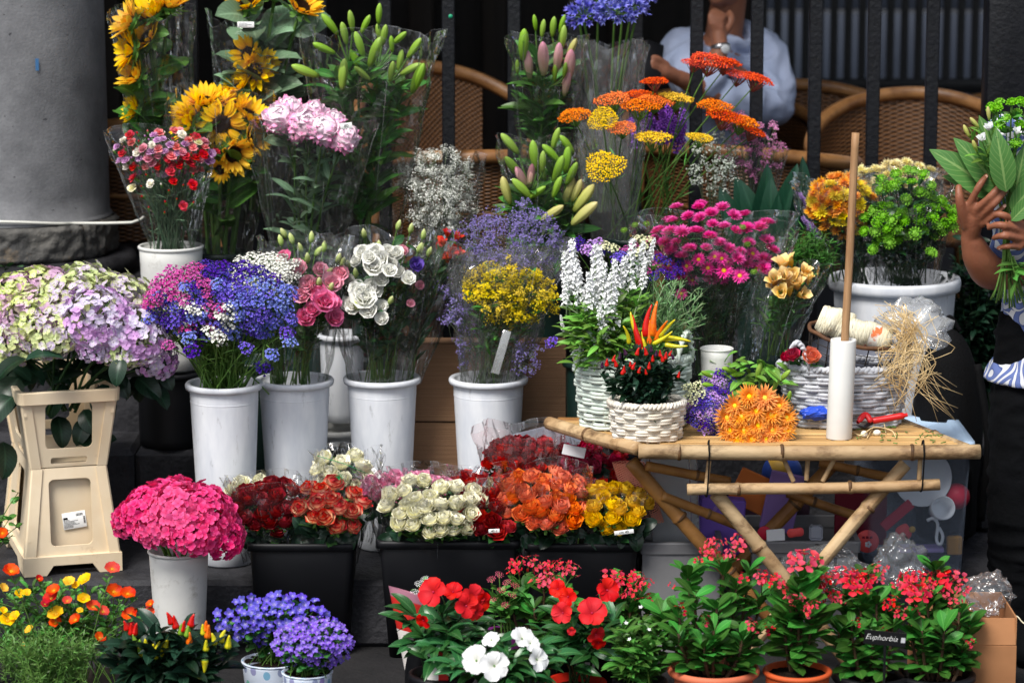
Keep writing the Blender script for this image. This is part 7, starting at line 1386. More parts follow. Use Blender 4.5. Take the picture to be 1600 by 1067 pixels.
# ------------------------------------------------------------------ under and behind the table
m_gc = plain('grey_plastic', (126, 126, 128), .5, .35, (108, 108, 112), 6, dirt=((90, 88, 86), 14, .6, .8))
def gcrate(label, x0, x1, pyt, Y, d, z0, group=None):
    a, b = P(x0, pyt, Y), P(x1, pyt, Y); W = b.x - a.x; h = a.z - z0; t = thing('storage_crate', label, 'crate', ((a.x + b.x) / 2, Y + d / 2, z0), 0, group)
    obj('body', J([slab(-W / 2 + .006, W / 2 - .006, -d / 2 + .006, -d / 2 + .012, 0, h - .02, .002), slab(-W / 2 + .006, W / 2 - .006, d / 2 - .012, d / 2 - .006, 0, h - .02, .002), slab(-W / 2 + .006, -W / 2 + .012, -d / 2 + .0125, d / 2 - .0125, 0, h - .02, .002), slab(W / 2 - .012, W / 2 - .006, -d / 2 + .0125, d / 2 - .0125, 0, h - .02, .002), slab(-W / 2 + .0125, W / 2 - .0125, -d / 2 + .0125, d / 2 - .0125, .002, .008, .002)]), m_gc, t, False)
    rr_ = lambda q_, z: [(x * (W / 2 + q_), y * (d / 2 + q_), z) for x, y in rrect(-1, 1, -1, 1, .08)] + [(W / 2 + q_, .92 * (d / 2 + q_), z)]
    obj('rim', G([rr_(-.01, h - .03), rr_(0, h - .03), rr_(.002, h - .004), rr_(0, h), rr_(-.012, h), rr_(-.014, h - .03)]), m_gc, t, False)
    for k in range(9 if x0 > 1100 else 0): obj('slot_shade', slab(-W * .3 + k * W * .07, -W * .3 + k * W * .07 + W * .03, -d / 2 + .0045, -d / 2 + .0055, h * .5, h * .85, .0001), m_hole, t, False)  # dark plates on the front, painting the shade inside openings
    return t
gcrate('grey plastic crate under the table near the yellow roses', 1000, 1130, 848, -.06, .3, ZL + .001, 'grey storage crates'); gcrate('wider grey plastic crate under the middle of the table', 1172, 1345, 846, -.02, .3, ZL + .19 - .19 + .001, 'grey storage crates')
# clear storage box with coloured contents
m_clear = NT('cloudy_clear_plastic'); tr_ = m_clear.n('BsdfTransparent'); tr_.inputs[0].default_value = (.9, .93, .97, 1); pr_ = m_clear.n('BsdfPrincipled', i_Roughness=.25); pr_.inputs['Base Color'].default_value = lin((190, 204, 226)); mx_ = m_clear.n('MixShader', i_0=.2); m_clear.l(tr_.outputs[0], mx_.inputs[1]); m_clear.l(pr_.outputs[0], mx_.inputs[2]); m_clear.l(mx_.outputs[0], m_clear.out.inputs[0]); m_clear = m_clear.m
m_lid = plain('milky_blue_lid', (176, 200, 226), .35, .45, (160, 184, 214), 5)
YB = .06; a, b = P(1352, 872, YB), P(1518, 690, YB); W = b.x - a.x; h = b.z - .001; d = .34
cbx = thing('storage_box', 'clear plastic storage box with a milky lid, full of coloured gift decorations', 'box', ((a.x + b.x) / 2, YB + d / 2, .001))
def rb_(wd, dp, z, r=.1): return [(x * wd, y * dp, z) for x, y in rrect(-1, 1, -1, 1, r)] + [(wd, dp * (1 - r), z)]
obj('body', G([rb_(.002, .002, .0), rb_(W / 2 * .88, d / 2 * .9, 0), rb_(W / 2 * .9, d / 2 * .92, .006), rb_(W / 2, d / 2, h - .03), rb_(W / 2 + .006, d / 2 + .006, h - .028)]), m_clear, cbx)
obj('lid', G([rb_(W / 2 + .008, d / 2 + .008, h - .032), rb_(W / 2 + .011, d / 2 + .011, h - .006), rb_(W / 2 + .009, d / 2 + .009, h), rb_(W / 2 - .02, d / 2 - .02, h), rb_(W / 2 - .024, d / 2 - .024, h - .008), rb_(.002, .002, h - .008)]), m_lid, cbx)
cbo = np.array(cbx.location)
def item(name, label, cat, px, py, Y, t, mat, rot=0, smooth=True):
    o = thing(name, label, cat, tuple(P(px, py, Y))); c_ = obj('body', t, mat, o, smooth); o.rotation_euler = (0, R(rot), 0); return o
disc = lambda r, th=.004: lathe([(.001, 0), (r - .001, 0), (r, .001), (r, th - .001), (r - .001, th), (.001, th)], 40).xf(Matrix.Rotation(R(90), 4, 'X'))
YI = YB + .04
def flat(pts, th=.012):
    """a plate of any outline, thickened"""
    p = np.array(pts, float); c = p.mean(0); n = len(p); p = np.concatenate([p, p[:1]])
    f = lambda y, s: np.stack([c[0] + (p[:, 0] - c[0]) * s, np.full(n + 1, y), c[1] + (p[:, 1] - c[1]) * s], -1)
    return G([f(0, .001), f(0, .97), f(.002, 1), f(th - .002, 1), f(th, .97), f(th, .001)])
mm_ = {k: plain(k + '_card', c, .5, .3) for k, c in (('crimson', (190, 30, 60)), ('coral', (232, 84, 84)), ('violet', (120, 90, 190)), ('mauve', (150, 120, 190)), ('blue', (40, 66, 140)), ('yellow', (190, 150, 60)), ('dark_red', (120, 16, 40)), ('white', (226, 228, 232)), ('orange', (232, 130, 60)), ('gold', (206, 150, 60)), ('grey', (150, 154, 166)), ('lilac', (170, 150, 206)))}
r_ = item('gift_tag', 'round coral gift tag with a white petal mark in the clear box', 'gift tag', 1355, 845, YI, disc(.031), mm_['coral'])
for k in range(5): obj('petal_mark', blob(.004, 8, 4, 0, 1.0).sc(1, .15, 1).mv(.002 + .0055 * math.cos(k * 1.257), -.0045, -.008 + .0055 * math.sin(k * 1.257)), mm_['white'], r_)
for k in range(3): obj('mark', slab(-.014 + .01 * k, -.007 + .01 * k, -.0046, -.0041, .008, .014, .0001), mm_['dark_red'], r_)
item('card_sheet', 'crimson card panel behind the coral tag in the clear box', 'card', 1345, 800, YI + .08, slab(-.07, .07, 0, .006, -.09, .075, .002), mm_['dark_red'], 0, False)
item('card_strip', 'slanting crimson card strip in the clear box', 'card', 1402, 805, YI + .02, slab(-.05, .05, 0, .006, -.014, .014, .002), mm_['crimson'], -42, False)
bee = item('gift_tag', 'coral butterfly shaped gift tag with a yellow dot in the clear box', 'gift tag', 1412, 832, YI, flat([(.018 * math.cos(t) * (1 + .25 * math.cos(2 * t)), .024 * math.sin(t) * (1 + .1 * math.cos(3 * t))) for t in np.linspace(0, 6.2, 40)], .005), mm_['coral'], 25)
obj('dot', ball(.009, 12, 8).sc(1, .4, 1).mv(.016, -.002, .018), mm_['yellow'], bee)
item('plate_stack', 'white dished plate standing on edge in the clear box', 'plate', 1440, 745, YI + .05, lathe([(.001, .004), (.05, .004), (.075, .016), (.078, .018), (.074, .013), (.05, 0), (.001, 0)], 48).xf(Matrix.Rotation(R(80), 4, 'X')), mm_['white'])
cup_ = item('white_mug', 'white cup lying on its side in the clear box', 'cup', 1470, 795, YI + .01, lathe([(.001, -.03), (.026, -.03), (.03, .0), (.032, .03), (.029, .03), (.025, -.025), (.001, -.026)], 32).xf(Matrix.Rotation(R(70), 4, 'X')), mm_['white'], 15)
item('white_rope', 'loop of thick white cord in the clear box', 'cord', 1460, 830, YI - .0, tube(smooth_path([(-.02, 0, .03), (-.005, -.004, .036), (.008, 0, .02), (.006, 0, -.02), (.012, -.004, -.034), (.02, 0, -.03), (.022, 0, -.01), (.012, .004, .01)], 40), .0045, 8), mm_['white'])
item('red_ball', 'red ball in the corner of the clear box', 'ball', 1495, 775, YI + .05, ball(.035, 24, 16), mm_['crimson'])
item('card_sheet', 'white card sheet at the bottom of the clear box', 'card', 1440, 860, YI + .02, slab(-.06, .06, 0, .05, -.006, .006, .002), mm_['lilac'], 0, False)
item('orange_block', 'orange block at the bottom corner of the clear box', 'block', 1492, 850, YI + .06, slab(-.02, .02, 0, .02, -.03, .02, .003), mm_['gold'], 0, False)
# other goods stacked below the table
item('gift_bag', 'violet paper gift bag with pale leaf print under the table', 'bag', 1128, 815, .08, slab(-.06, .06, 0, .05, -.09, .06, .004), mm_['violet'], 4, False)
for k, (dx, dz, a) in enumerate([(-.01, .01, 20), (.012, .015, -25), (-.004, .04, 5), (.018, .045, -10), (-.02, .035, 30)]):
    o = obj('leaf_print', blob(.006, 8, 4, 0, 1.6).sc(1, .1, 1), mm_['mauve'], bpy.data.objects['gift_bag']); o.location = (dx, -.0012, dz); o.rotation_euler = (0, R(a), 0)
item('felt_sheet', 'grey mauve felt sheet under the table', 'card', 1222, 785, .12, slab(-.045, .045, 0, .012, -.08, .08, .003), mm_['mauve'], 12, False)
item('felt_sheet', 'orange felt sheet leaning under the table', 'card', 1180, 770, .15, slab(-.06, .06, 0, .008, -.05, .05, .003), mm_['orange'], 25, False)
ball_ = item('beach_ball', 'blue and yellow striped toy ball under the table', 'ball', 1222, 740, .2, ball(.055, 24, 16), mm_['blue']); obj('stripe', lathe([(.0555 * math.cos(a), .0555 * math.sin(a)) for a in np.linspace(-.35, .35, 8)], 32).xf(Matrix.Rotation(R(65), 4, 'Y')), mm_['yellow'], ball_)
item('gift_tag', 'white gift tag with a gold leaf on the grey crate', 'gift tag', 1212, 836, -.02, slab(-.024, .024, 0, .004, -.016, .016, .002), mm_['white'], -4, False)
item('gift_tag', 'coral shaped gift tag beside the white one on the grey crate', 'gift tag', 1243, 832, -.02, flat([(.022 * math.cos(t), .016 * math.sin(t) * (1 + .3 * math.cos(2 * t))) for t in np.linspace(0, 6.2, 40)], .005), mm_['coral'], -8)
item('gift_tag', 'round crimson gift tag at the edge of the grey crate', 'gift tag', 1194, 832, -.01, disc(.018), mm_['crimson'])
item('felt_arch', 'grey felt arch under the table', 'card', 1275, 832, -.01, slab(-.018, .018, 0, .006, -.02, .02, .006), mm_['grey'], 0, False)
item('backing_board', 'dark red backing board under the table', 'card', 1150, 800, .3, slab(-.16, .2, 0, .01, -.16, .08, .003), plain('dusky_board', (60, 36, 52), .7), 0, False)
# netting sleeve and plastic sleeve by the table leg
q = NT('orange_net'); uvn = q.n('UVMap'); mp_ = q.n('Mapping'); mp_.inputs['Scale'].default_value = (26, 40, 1); mp_.inputs['Rotation'].default_value = (0, 0, .78); q.l(uvn.outputs[0], mp_.inputs[0]); ck = q.n('SeparateXYZ'); q.l(mp_.outputs[0], ck.inputs[0])
fx = q.math('LESS_THAN', q.math('FRACT', ck.outputs[0]), .4); fy = q.math('LESS_THAN', q.math('FRACT', ck.outputs[1]), .4); al = q.math('MAXIMUM', fx, fy); pr_ = q.n('BsdfPrincipled', i_Roughness=.5); pr_.inputs['Base Color'].default_value = lin((236, 150, 126)); trn = q.n('BsdfTransparent'); mx_ = q.n('MixShader'); q.l(al, mx_.inputs[0]); q.l(trn.outputs[0], mx_.inputs[1]); q.l(pr_.outputs[0], mx_.inputs[2]); q.l(mx_.outputs[0], q.out.inputs[0]); m_net = q.m
q2 = film('netted_film', haze=.35, k=1.2)
ns = thing('net_sleeve', 'orange netting sleeve hanging by the back table leg', 'netting', tuple(P(990, 760, .0))); o = np.array(ns.location); obj('net', G([[np.array(P(x + 26 * math.cos(a), y, 0.0)) - o + [0, .02 * math.sin(a), 0] for a in np.linspace(0, 2 * PI, 33)] for x, y in zip(np.linspace(982, 1012, 10), np.linspace(722, 815, 10))]), m_net, ns)
ns = thing('plastic_sleeve', 'pale plastic sleeves bundled under the table', 'plastic', tuple(P(1045, 800, .05))); o = np.array(ns.location); obj('sheet', G([[np.array(P(x + (38 + 9 * math.sin(5 * a)) * math.cos(a), y, .06)) - o + [0, .03 * math.sin(a), 0] for a in np.linspace(0, 2 * PI, 49)] for x, y in zip(np.linspace(1045, 1050, 10), np.linspace(715, 842, 10))]), q2, ns)
item('paper_sheet', 'folded grey printed sheet behind the red roses', 'paper', 850, 690, .3, slab(-.12, .12, 0, .003, -.03, .04, .001), plain('grey_sheet', (130, 136, 150), .6, .3), -14, False)
ws_ = item('paper_sheet', 'white and pink paper wrapped round the crimson roses', 'paper', 897, 705, .04, slab(-.03, .03, 0, .003, -.014, .014, .001), mm_['white'], 12, False)
# backpack on the ledge
m_bp = plain('black_nylon', (9, 9, 11), .8, .15, (6, 6, 8), 14, bump=.3, bscale=200)
bpk = thing('backpack', 'black backpack slumped behind the raffia', 'backpack', (P(1480, 640, .42).x, .42, .001)); bo = np.array(bpk.location); zt_ = P(1480, 512, .42).z
def body_of(parts, voxel=.006, smooth=8, name='b', wr=0, wf=9.0, wd=(1, 1, 2.2)):
    """fuse overlapping closed solids into one skin"""
    o = bpy.data.objects.new('tmp', mesh(J(parts), [m_bp])); COL.objects.link(o); m = o.modifiers.new('r', 'REMESH'); m.mode = 'VOXEL'; m.voxel_size = voxel; m.use_smooth_shade = True
    s = o.modifiers.new('s', 'SMOOTH'); s.iterations = smooth; s.factor = .5
    dg = bpy.context.evaluated_depsgraph_get(); me = bpy.data.meshes.new_from_object(o.evaluated_get(dg)); bpy.data.objects.remove(o); me.materials.clear(); me.name = name
    if wr:
        nn = [v.normal.copy() for v in me.vertices]
        for v, n_ in zip(me.vertices, nn):
            p_ = Vector((v.co.x * wf * wd[0], v.co.y * wf * wd[1], v.co.z * wf * wd[2])); q_ = p_ + Vector((noise.noise(p_ * .5), noise.noise(p_ * .5 + Vector((5, 1, 3))), noise.noise(p_ * .5 + Vector((2, 7, 1))))) * 1.2
            v.co += n_ * wr * ((1 - abs(noise.noise(q_)) * 3) * .7 + .5 * noise.noise(q_ * 2.3))
        me.update()
    for p in me.polygons: p.use_smooth = True
    return me
hB = zt_ - .001
bm_ = body_of([ball(1, 28, 20).sc(.1, .075, hB * .5).mv(0, 0, hB * .5), box(.17, .12, hB * .62, .03).mv(0, 0, 0), box(.13, .07, hB * .36, .025).mv(0, -.06, .03)], .007, 12); bm_.materials.append(m_bp); obj('body', bm_, None, bpk)
obj('strap', tube(smooth_path([(.07, -.06, hB * .85), (.1, -.09, hB * .5), (.09, -.07, .08)], 20), .011, 8).sc(1, 1, 1), m_bp, bpk); obj('handle', tube(smooth_path([(-.03, 0, hB - .01), (0, 0, hB + .03), (.03, 0, hB - .01)], 16), .006, 8), m_bp, bpk)
# ------------------------------------------------------------------ people
def limb(pts, rads, n=24, seg=16):
    p = smooth_path(pts, n); r = np.interp(np.linspace(0, 1, len(p)), np.linspace(0, 1, len(rads)), rads)
    return J([tube(p, r, seg), ball(r[0] * .99, 12, 8).mv(*p[0]), ball(r[-1] * .99, 12, 8).mv(*p[-1])])
def ellip(c, rx, ry, rz, ry_=0): return ball(1, 24, 16).sc(rx, ry, rz).xf(Matrix.Rotation(ry_, 4, 'Y')).mv(*c)
def skin_mat(name, c, c2):
    q = NT(name); tc = q.n('TexCoord'); no = q.n('TexNoise', i_Scale=22.0, i_Detail=5); q.l(tc.outputs['Object'], no.inputs['Vector']); n2 = q.n('TexNoise', i_Scale=170.0, i_Detail=3); q.l(tc.outputs['Object'], n2.inputs['Vector'])
    col = q.mix(no.outputs[0], lin(c), lin(c2)); pr = q.n('BsdfPrincipled', i_Roughness=.5); pr.inputs['Subsurface Weight'].default_value = .12; pr.inputs['Subsurface Scale'].default_value = .01; pr.inputs['Specular IOR Level'].default_value = .35; q.l(col, pr.inputs['Base Color'])
    b = q.n('Bump', i_Strength=.3, i_Distance=.003); q.l(n2.outputs[0], b.inputs['Height']); q.l(b.outputs[0], pr.inputs['Normal']); q.l(pr.outputs[0], q.out.inputs[0]); return q.m
m_skin = skin_mat('tanned_skin', (146, 92, 68), (124, 76, 55)); m_skin2 = skin_mat('light_skin', (160, 108, 84), (134, 86, 64)); m_nail = plain('finger_nail', (206, 160, 140), .3, .5)
m_hair = plain('dark_hair', (26, 20, 18), .5, .4, (44, 34, 30), 40, stretch=(30, 30, 2)); m_black_cl = plain('black_trousers', (9, 10, 13), .9, .1, (6, 7, 9), 10, bump=.3, bscale=60)
m_bluesh = plain('pale_blue_shirt', (172, 184, 212), .8, .15, (156, 170, 200), 9, bump=.35, bscale=16)
def head_parts(c, s=1.0, yaw=0.0, pitch=0.0):
    """skull, jaw, nose, lips, brow, ears, neck stub; faces -Y"""
    T_ = [ellip((0, .01, .035), .075, .092, .088), ellip((0, -.028, -.045), .056, .062, .062), ellip((0, -.062, -.083), .026, .024, .02), limb([(0, -.083, .022), (0, -.099, -.01), (0, -.109, -.03)], [.009, .012, .016], 8, 10), ellip((-.012, -.092, -.036), .01, .012, .008), ellip((.012, -.092, -.036), .01, .012, .008),
          ellip((0, -.083, -.06), .024, .012, .0055), ellip((0, -.081, -.07), .021, .012, .0065), ellip((-.03, -.076, .028), .024, .012, .008), ellip((.03, -.076, .028), .024, .012, .008), ellip((-.042, -.06, -.02), .022, .02, .018), ellip((.042, -.06, -.02), .022, .02, .018),
          ellip((-.078, .012, -.005), .009, .02, .031), ellip((.078, .012, -.005), .009, .02, .031)]
    M = Matrix.Translation(c) @ Matrix.Rotation(yaw, 4, 'Z') @ Matrix.Rotation(pitch, 4, 'X') @ Matrix.Scale(s, 4)
    return [t.xf(M) for t in T_], M
def hand_parts(wrist, palm, fingers, thumb, r=.0088, pr=.013):
    """palm between wrist and knuckles, four separate fingers and a thumb, as chains of points"""
    out = [limb([wrist, (np.array(wrist) + np.array(palm)) / 2, palm], [.023, .026, .026], 10)]
    for k, f in enumerate(fingers):
        out.append(limb([np.array(palm) * .55 + np.array(wrist) * .45, (np.array(f[0]) * .7 + np.array(palm) * .3), f[0]], [pr * 1.15, pr * 1.15, r * 1.25], 10)); s = (1, 1.05, 1, .86)[k]
        out.append(limb(f, [r * 1.22 * s, r * 1.02 * s, r * 1.1 * s, r * .92 * s, r * .8 * s], 24, 12)); out += [ellip(p, r * 1.12 * s, r * 1.12 * s, r * 1.12 * s) for p in f[1:2]]
    out.append(limb(thumb, [.017, .013, .0115, .0095], 20, 12)); return out
# --- flower seller at the right, mostly outside the picture
def px(x, y, Y): return np.array(P(x, y, Y))
fx_ = px(1668, 500, -.02)[0]; zg = ZL
seller = thing('person', 'flower seller in a blue and white patterned shirt and black trousers, tying a green bouquet', 'person', (fx_, -.02, ZL + .001)); so = np.array(seller.location)
hipz, shz = .64, 1.16; HEM = px(1600, 612, -.12)[2]
f1 = [[px(1516, 318, -.16), px(1527, 296, -.175), px(1536, 282, -.17), px(1541, 275, -.16)], [px(1527, 326, -.165), px(1547, 308, -.185), px(1560, 294, -.18), px(1567, 286, -.165)], [px(1533, 337, -.16), px(1552, 320, -.185), px(1565, 305, -.18), px(1572, 297, -.165)], [px(1535, 350, -.15), px(1552, 338, -.175), px(1563, 328, -.17), px(1570, 321, -.16)]]
th1 = [px(1510, 350, -.14), px(1502, 326, -.16), px(1499, 308, -.165), px(1498, 293, -.155)]
h1 = hand_parts(px(1516, 372, -.12), px(1521, 338, -.14), f1, th1)
f2 = [[px(1588, 346, -.17), px(1570, 337, -.19), px(1556, 335, -.18), px(1547, 338, -.165)], [px(1590, 359, -.175), px(1570, 353, -.2), px(1556, 352, -.19), px(1545, 356, -.172)], [px(1591, 373, -.175), px(1573, 369, -.2), px(1561, 369, -.19), px(1553, 372, -.172)], [px(1592, 386, -.17), px(1577, 385, -.19), px(1567, 386, -.182), px(1560, 388, -.17)]]
th2 = [px(1612, 352, -.12), px(1596, 336, -.12), px(1582, 326, -.125), px(1570, 322, -.13)]
h2 = hand_parts(px(1632, 376, -.14), px(1606, 366, -.15), f2, th2)
shR, shL = np.array((fx_ - .17, .0, shz)), np.array((fx_ + .17, .0, shz))
armR = limb([shR, px(1610, 395, -.02), px(1553, 428, -.06), px(1528, 405, -.1), px(1516, 372, -.12)], [.052, .047, .042, .037, .025], 40, 20)
armR2 = limb([px(1552, 426, -.06), px(1536, 412, -.085), px(1520, 380, -.115)], [.04, .04, .03], 16, 20)
armL = limb([shL, np.array((fx_ + .2, -.1, .93)), px(1700, 400, -.14), px(1632, 376, -.14)], [.052, .045, .04, .025], 40, 20)
hp_, HM = head_parts((fx_ - .02, -.06, 1.375), 1.0, R(-35), R(18))
torso = [limb([(fx_, .02, hipz), (fx_, .02, hipz + .2), (fx_, .01, shz - .08)], [.13, .125, .13], 20, 24), ellip((fx_, .01, shz - .04), .17, .1, .09), ellip((fx_, .02, hipz), .16, .12, .12), limb([(fx_, 0, shz), (fx_ - .01, -.03, shz + .13)], [.055, .05], 8)]
legs = [limb([(fx_ + s * .085, .0, hipz), (fx_ + s * .1, -.03, .3), (fx_ + s * .1, .0, ZL + .08)], [.09, .062, .045], 30, 20) for s in (-1, 1)]; feet = [limb([(fx_ + s * .1, .02, ZL + .045), (fx_ + s * .105, -.13, ZL + .035)], [.042, .034], 10) for s in (-1, 1)]
me = body_of([t.mv(*(-so)) for t in h1 + h2 + [armR, armR2, armL] + hp_ + torso + legs + feet], .0036, 5); me.materials.append(m_skin); obj('body', me, None, seller)
for f in f1 + f2:
    d = f[3] - f[2]; d /= np.linalg.norm(d); M = mleaf(f[3] - so + np.array([0, -.0068, .001]) - d * .003, d, (0, -1, .3), 1, 1); obj('nail', ball(1, 12, 8).sc(.0045, .0062, .0014).xf(M), m_nail, seller)
# shirt
q = NT('swirl_print_cotton'); tc = q.n('TexCoord'); vo = q.n('TexVoronoi', i_Scale=12.0, i_Randomness=.9); ns_ = q.n('TexNoise', i_Scale=9.0, i_Detail=1.0); mxv = q.n('Mix', data_type='VECTOR', i_0=.12); q.l(tc.outputs['Object'], ns_.inputs['Vector'])
mxv.inputs[0].default_value = .1; q.l(tc.outputs['Object'], mxv.inputs[4]); q.l(ns_.outputs[1], mxv.inputs[5]); q.l(mxv.outputs[1], vo.inputs['Vector'])
sepv = q.n('SeparateXYZ'); sub = q.n('VectorMath', operation='SUBTRACT'); q.l(vo.outputs['Position'], sub.inputs[0]); vm = q.n('VectorMath', operation='SCALE'); vm.inputs[3].default_value = 1.0; q.l(mxv.outputs[1], vm.inputs[0]); q.l(vm.outputs[0], sub.inputs[1]); q.l(sub.outputs[0], sepv.inputs[0])
angn = q.math('ARCTAN2', sepv.outputs[2], sepv.outputs[0]); spi = q.math('SINE', q.math('ADD', angn, q.math('MULTIPLY', vo.outputs[0], 26.0))); ln = q.math('GREATER_THAN', spi, .25); thin = q.math('LESS_THAN', q.math('ABSOLUTE', spi), .2)
cc_ = q.mix(ln, lin((92, 108, 160)), lin((200, 203, 210))); cc_ = q.mix(q.math('MULTIPLY', thin, .85), cc_, lin((64, 80, 132))); pr = q.n('BsdfPrincipled', i_Roughness=.8); pr.inputs['Specular IOR Level'].default_value = .15; q.l(cc_, pr.inputs['Base Color']); q.l(pr.outputs[0], q.out.inputs[0]); m_print = q.m
elb = np.array((fx_ - .19, .0, shz - .16))
sh_ = [tube(smooth_path([(fx_ - .006, .02, HEM), (fx_, .02, HEM + .16), (fx_, .01, shz - .1)], 24), np.interp(np.linspace(0, 1, 25), [0, .3, 1], [.2, .168, .15]), 28).sc(1, .86, 1), ellip((fx_, .01, shz - .05), .185, .118, .1), limb([shR, shR * .45 + px(1600, 395, -.02) * .55, px(1585, 385, -.03)], [.068, .066, .062], 14), limb([shL, (fx_ + .195, -.06, 1.0)], [.068, .066], 10)]
ms = body_of([t.mv(*(-so)) for t in sh_], .006, 6, wr=.006, wf=7); ms.materials.append(m_print); obj('shirt', ms, None, seller)
tr_ = [limb([(fx_ + s * .08, .01, hipz + .02), (fx_ + s * .1, -.02, .3), (fx_ + s * .1, .0, ZL + .09)], [.1, .092, .075], 30, 24) for s in (-1, 1)] + [ellip((fx_, .02, hipz - .06), .165, .125, .14)]
for k in range(4): tr_.append(limb([(fx_ - .17, -.05, .55 - k * .13), (fx_ - .1, -.085, .5 - k * .14), (fx_ + .02, -.08, .56 - k * .12)], [.008, .02, .008], 12, 8))
mt = body_of([t.mv(*(-so)) for t in tr_], .007, 8, wr=.008, wf=7); mt.materials.append(m_black_cl); obj('trousers', mt, None, seller)
mh = body_of([ellip((0, .025, .055), .084, .095, .083).xf(HM).mv(*(-so)), ellip((0, .06, .0), .07, .06, .09).xf(HM).mv(*(-so))], .006, 4); mh.materials.append(m_hair); obj('hair', mh, None, seller)
obj('shoe', limb([(.1, .03, .05), (.105, -.16, .04)], [.05, .042], 10), m_black_cl, seller); obj('shoe', limb([(-.1, .03, .05), (-.105, -.16, .04)], [.05, .042], 10), m_black_cl, seller)
for s in (-1, 1): obj('eye', ball(.0125, 16, 10).mv(s * .03, -.073, .01).xf(HM).mv(*(-so)), plain('eye_white', (220, 214, 206), .2), seller)
# bouquet in the hands
root, b = bunch('round bouquet of green and white flowers with big lobed leaves, held in both hands', 1572, 365, -.14)
m_fat = leaf_mat('fatsia_leaf', (84, 130, 66), vein=(150, 180, 110), rough=.32, vv=.2)
big = leaf(1, .36, .75, .8, (10, 0, -15), .18, 14, 6, .004); bm2 = mesh(big, [m_fat])
for (x0, y0, x1, y1, Y, k) in [(1568, 310, 1452, 233, -.12, 1.0), (1570, 305, 1490, 215, -.14, 1.05), (1572, 300, 1556, 200, -.2, 1.1), (1585, 305, 1602, 225, -.16, 1.1), (1580, 330, 1640, 260, -.17, 1.1), (1560, 300, 1472, 275, -.1, .9), (1580, 345, 1625, 300, -.19, 1.1), (1590, 320, 1660, 230, -.12, 1), (1575, 310, 1530, 180, -.06, 1)]:
    p0, p1 = px(x0, y0, Y), px(x1, y1, Y - .01); d = p1 - p0; inst('leaf', bm2, mleaf(p0 - b, d, (rng.normal(0, .12), -1, .35), np.linalg.norm(d), k, 0), root)
hs = [(1562, 160, -.1), (1580, 162, -.1), (1558, 168, -.14), (1582, 160, -.14), (1548, 166, -.1), (1590, 176, -.12), (1572, 186, -.16), (1562, 197, -.15), (1595, 195, -.14), (1588, 224, -.18), (1604, 165, -.1), (1615, 180, -.1), (1625, 170, -.1), (1550, 172, -.12), (1595, 158, -.06)]
pts = PP(hs); tg = foliage(root, b, pts, 'oval', 4, .035, [m_stem, m_lf], .0016, .006, tr=(.5, .95)); blooms(root, pts, tg, gbm, .0165, fw=.4, jit=.15)
wf = [(1530, 200, -.16, 15), (1546, 188, -.17, 14), (1515, 215, -.14, 15), (1535, 222, -.18, 16), (1560, 218, -.19, 14), (1588, 212, -.18, 16), (1527, 238, -.17, 12), (1545, 205, -.19, 13)]
pts = PP([w_[:3] for w_ in wf]); tg = foliage(root, b, pts, 'lance', 8, .05, [m_stem, m_lfl], .0016, .006, tr=(.4, 1), name='white_flower_stems')
alw = [mesh(alstro_head(), [m_imw, m_cal])]
for i, (p, w_) in enumerate(zip(pts, wf)):
    if i in (0, 1, 2, 6): inst('bud', bud_y, mdir(p - b, tg[i] + rng.normal(0, .2, 3), i, .036), root)
    else: inst('bloom', alw[0], mdir(p - b, tg[i] * .5 + np.array([0, -.5, .3]), i, .026), root)
st_ = [tube(bez(b + rng.normal(0, .006, 3), px(1575, 410, -.14) + rng.normal(0, .006, 3), px(1548 + 4.2 * k, 470 + rng.uniform(-8, 12), -.14 + rng.normal(0, .012)), 7) - b, .0026, 6) for k in range(16)]
obj('cut_stems', J(st_), m_stem, root)
foliage(root, px(1580, 400, -.16), PP([(1590, 440, -.17), (1602, 430, -.17), (1598, 455, -.17)]), 'lance', 8, .05, [m_stem, m_lf], .002, .004, name='lower_leaves', lw=1.5)
# --- man seated on the porch
YM = 2.05; man = thing('person', 'man in a pale blue shirt sitting on the porch with his hand to his chin', 'person', (px(1130, 100, YM)[0], YM, ZP + .001)); mo = np.array(man.location)
mx0 = mo[0]; nk = px(1150, 45, YM); hd = px(1138, -48, YM - .06)
hp_, HM = head_parts(tuple(hd), 1.05, R(-42), R(6))
sR, sL = px(1065, 80, YM - .02), px(1190, 82, YM + .05)
elR = px(1098, 150, YM - .28); wrR = px(1126, 76, YM - .22)
armR = limb([sR, (sR + elR) / 2 + [-.01, -.03, 0], elR], [.055, .048, .042], 18); foreR = limb([elR, (elR + wrR) / 2, wrR], [.042, .038, .027], 14)
pal = px(1122, 50, YM - .2); fM = [[px(1112 + 5 * k, 38 + 2 * k, YM - .215), px(1110 + 6 * k, 26 + 2 * k, YM - .21), px(1116 + 6 * k, 17 + 3 * k, YM - .19), px(1122 + 5 * k, 20 + 3 * k, YM - .17)] for k in range(4)]
hM = hand_parts(wrR, pal, fM, [px(1128, 55, YM - .19), px(1140, 40, YM - .19), px(1143, 28, YM - .18), px(1140, 20, YM - .17)], .0092)
elL = px(1200, 165, YM - .12); wrL = px(1060, 122, YM - .36)
armL = limb([sL, (sL + elL) / 2 + [.015, 0, 0], elL, (elL + wrL) / 2 + [0, 0, -.02], wrL], [.055, .048, .044, .038, .026], 30)
hx = mx0 + .01; seatz = ZP + .5
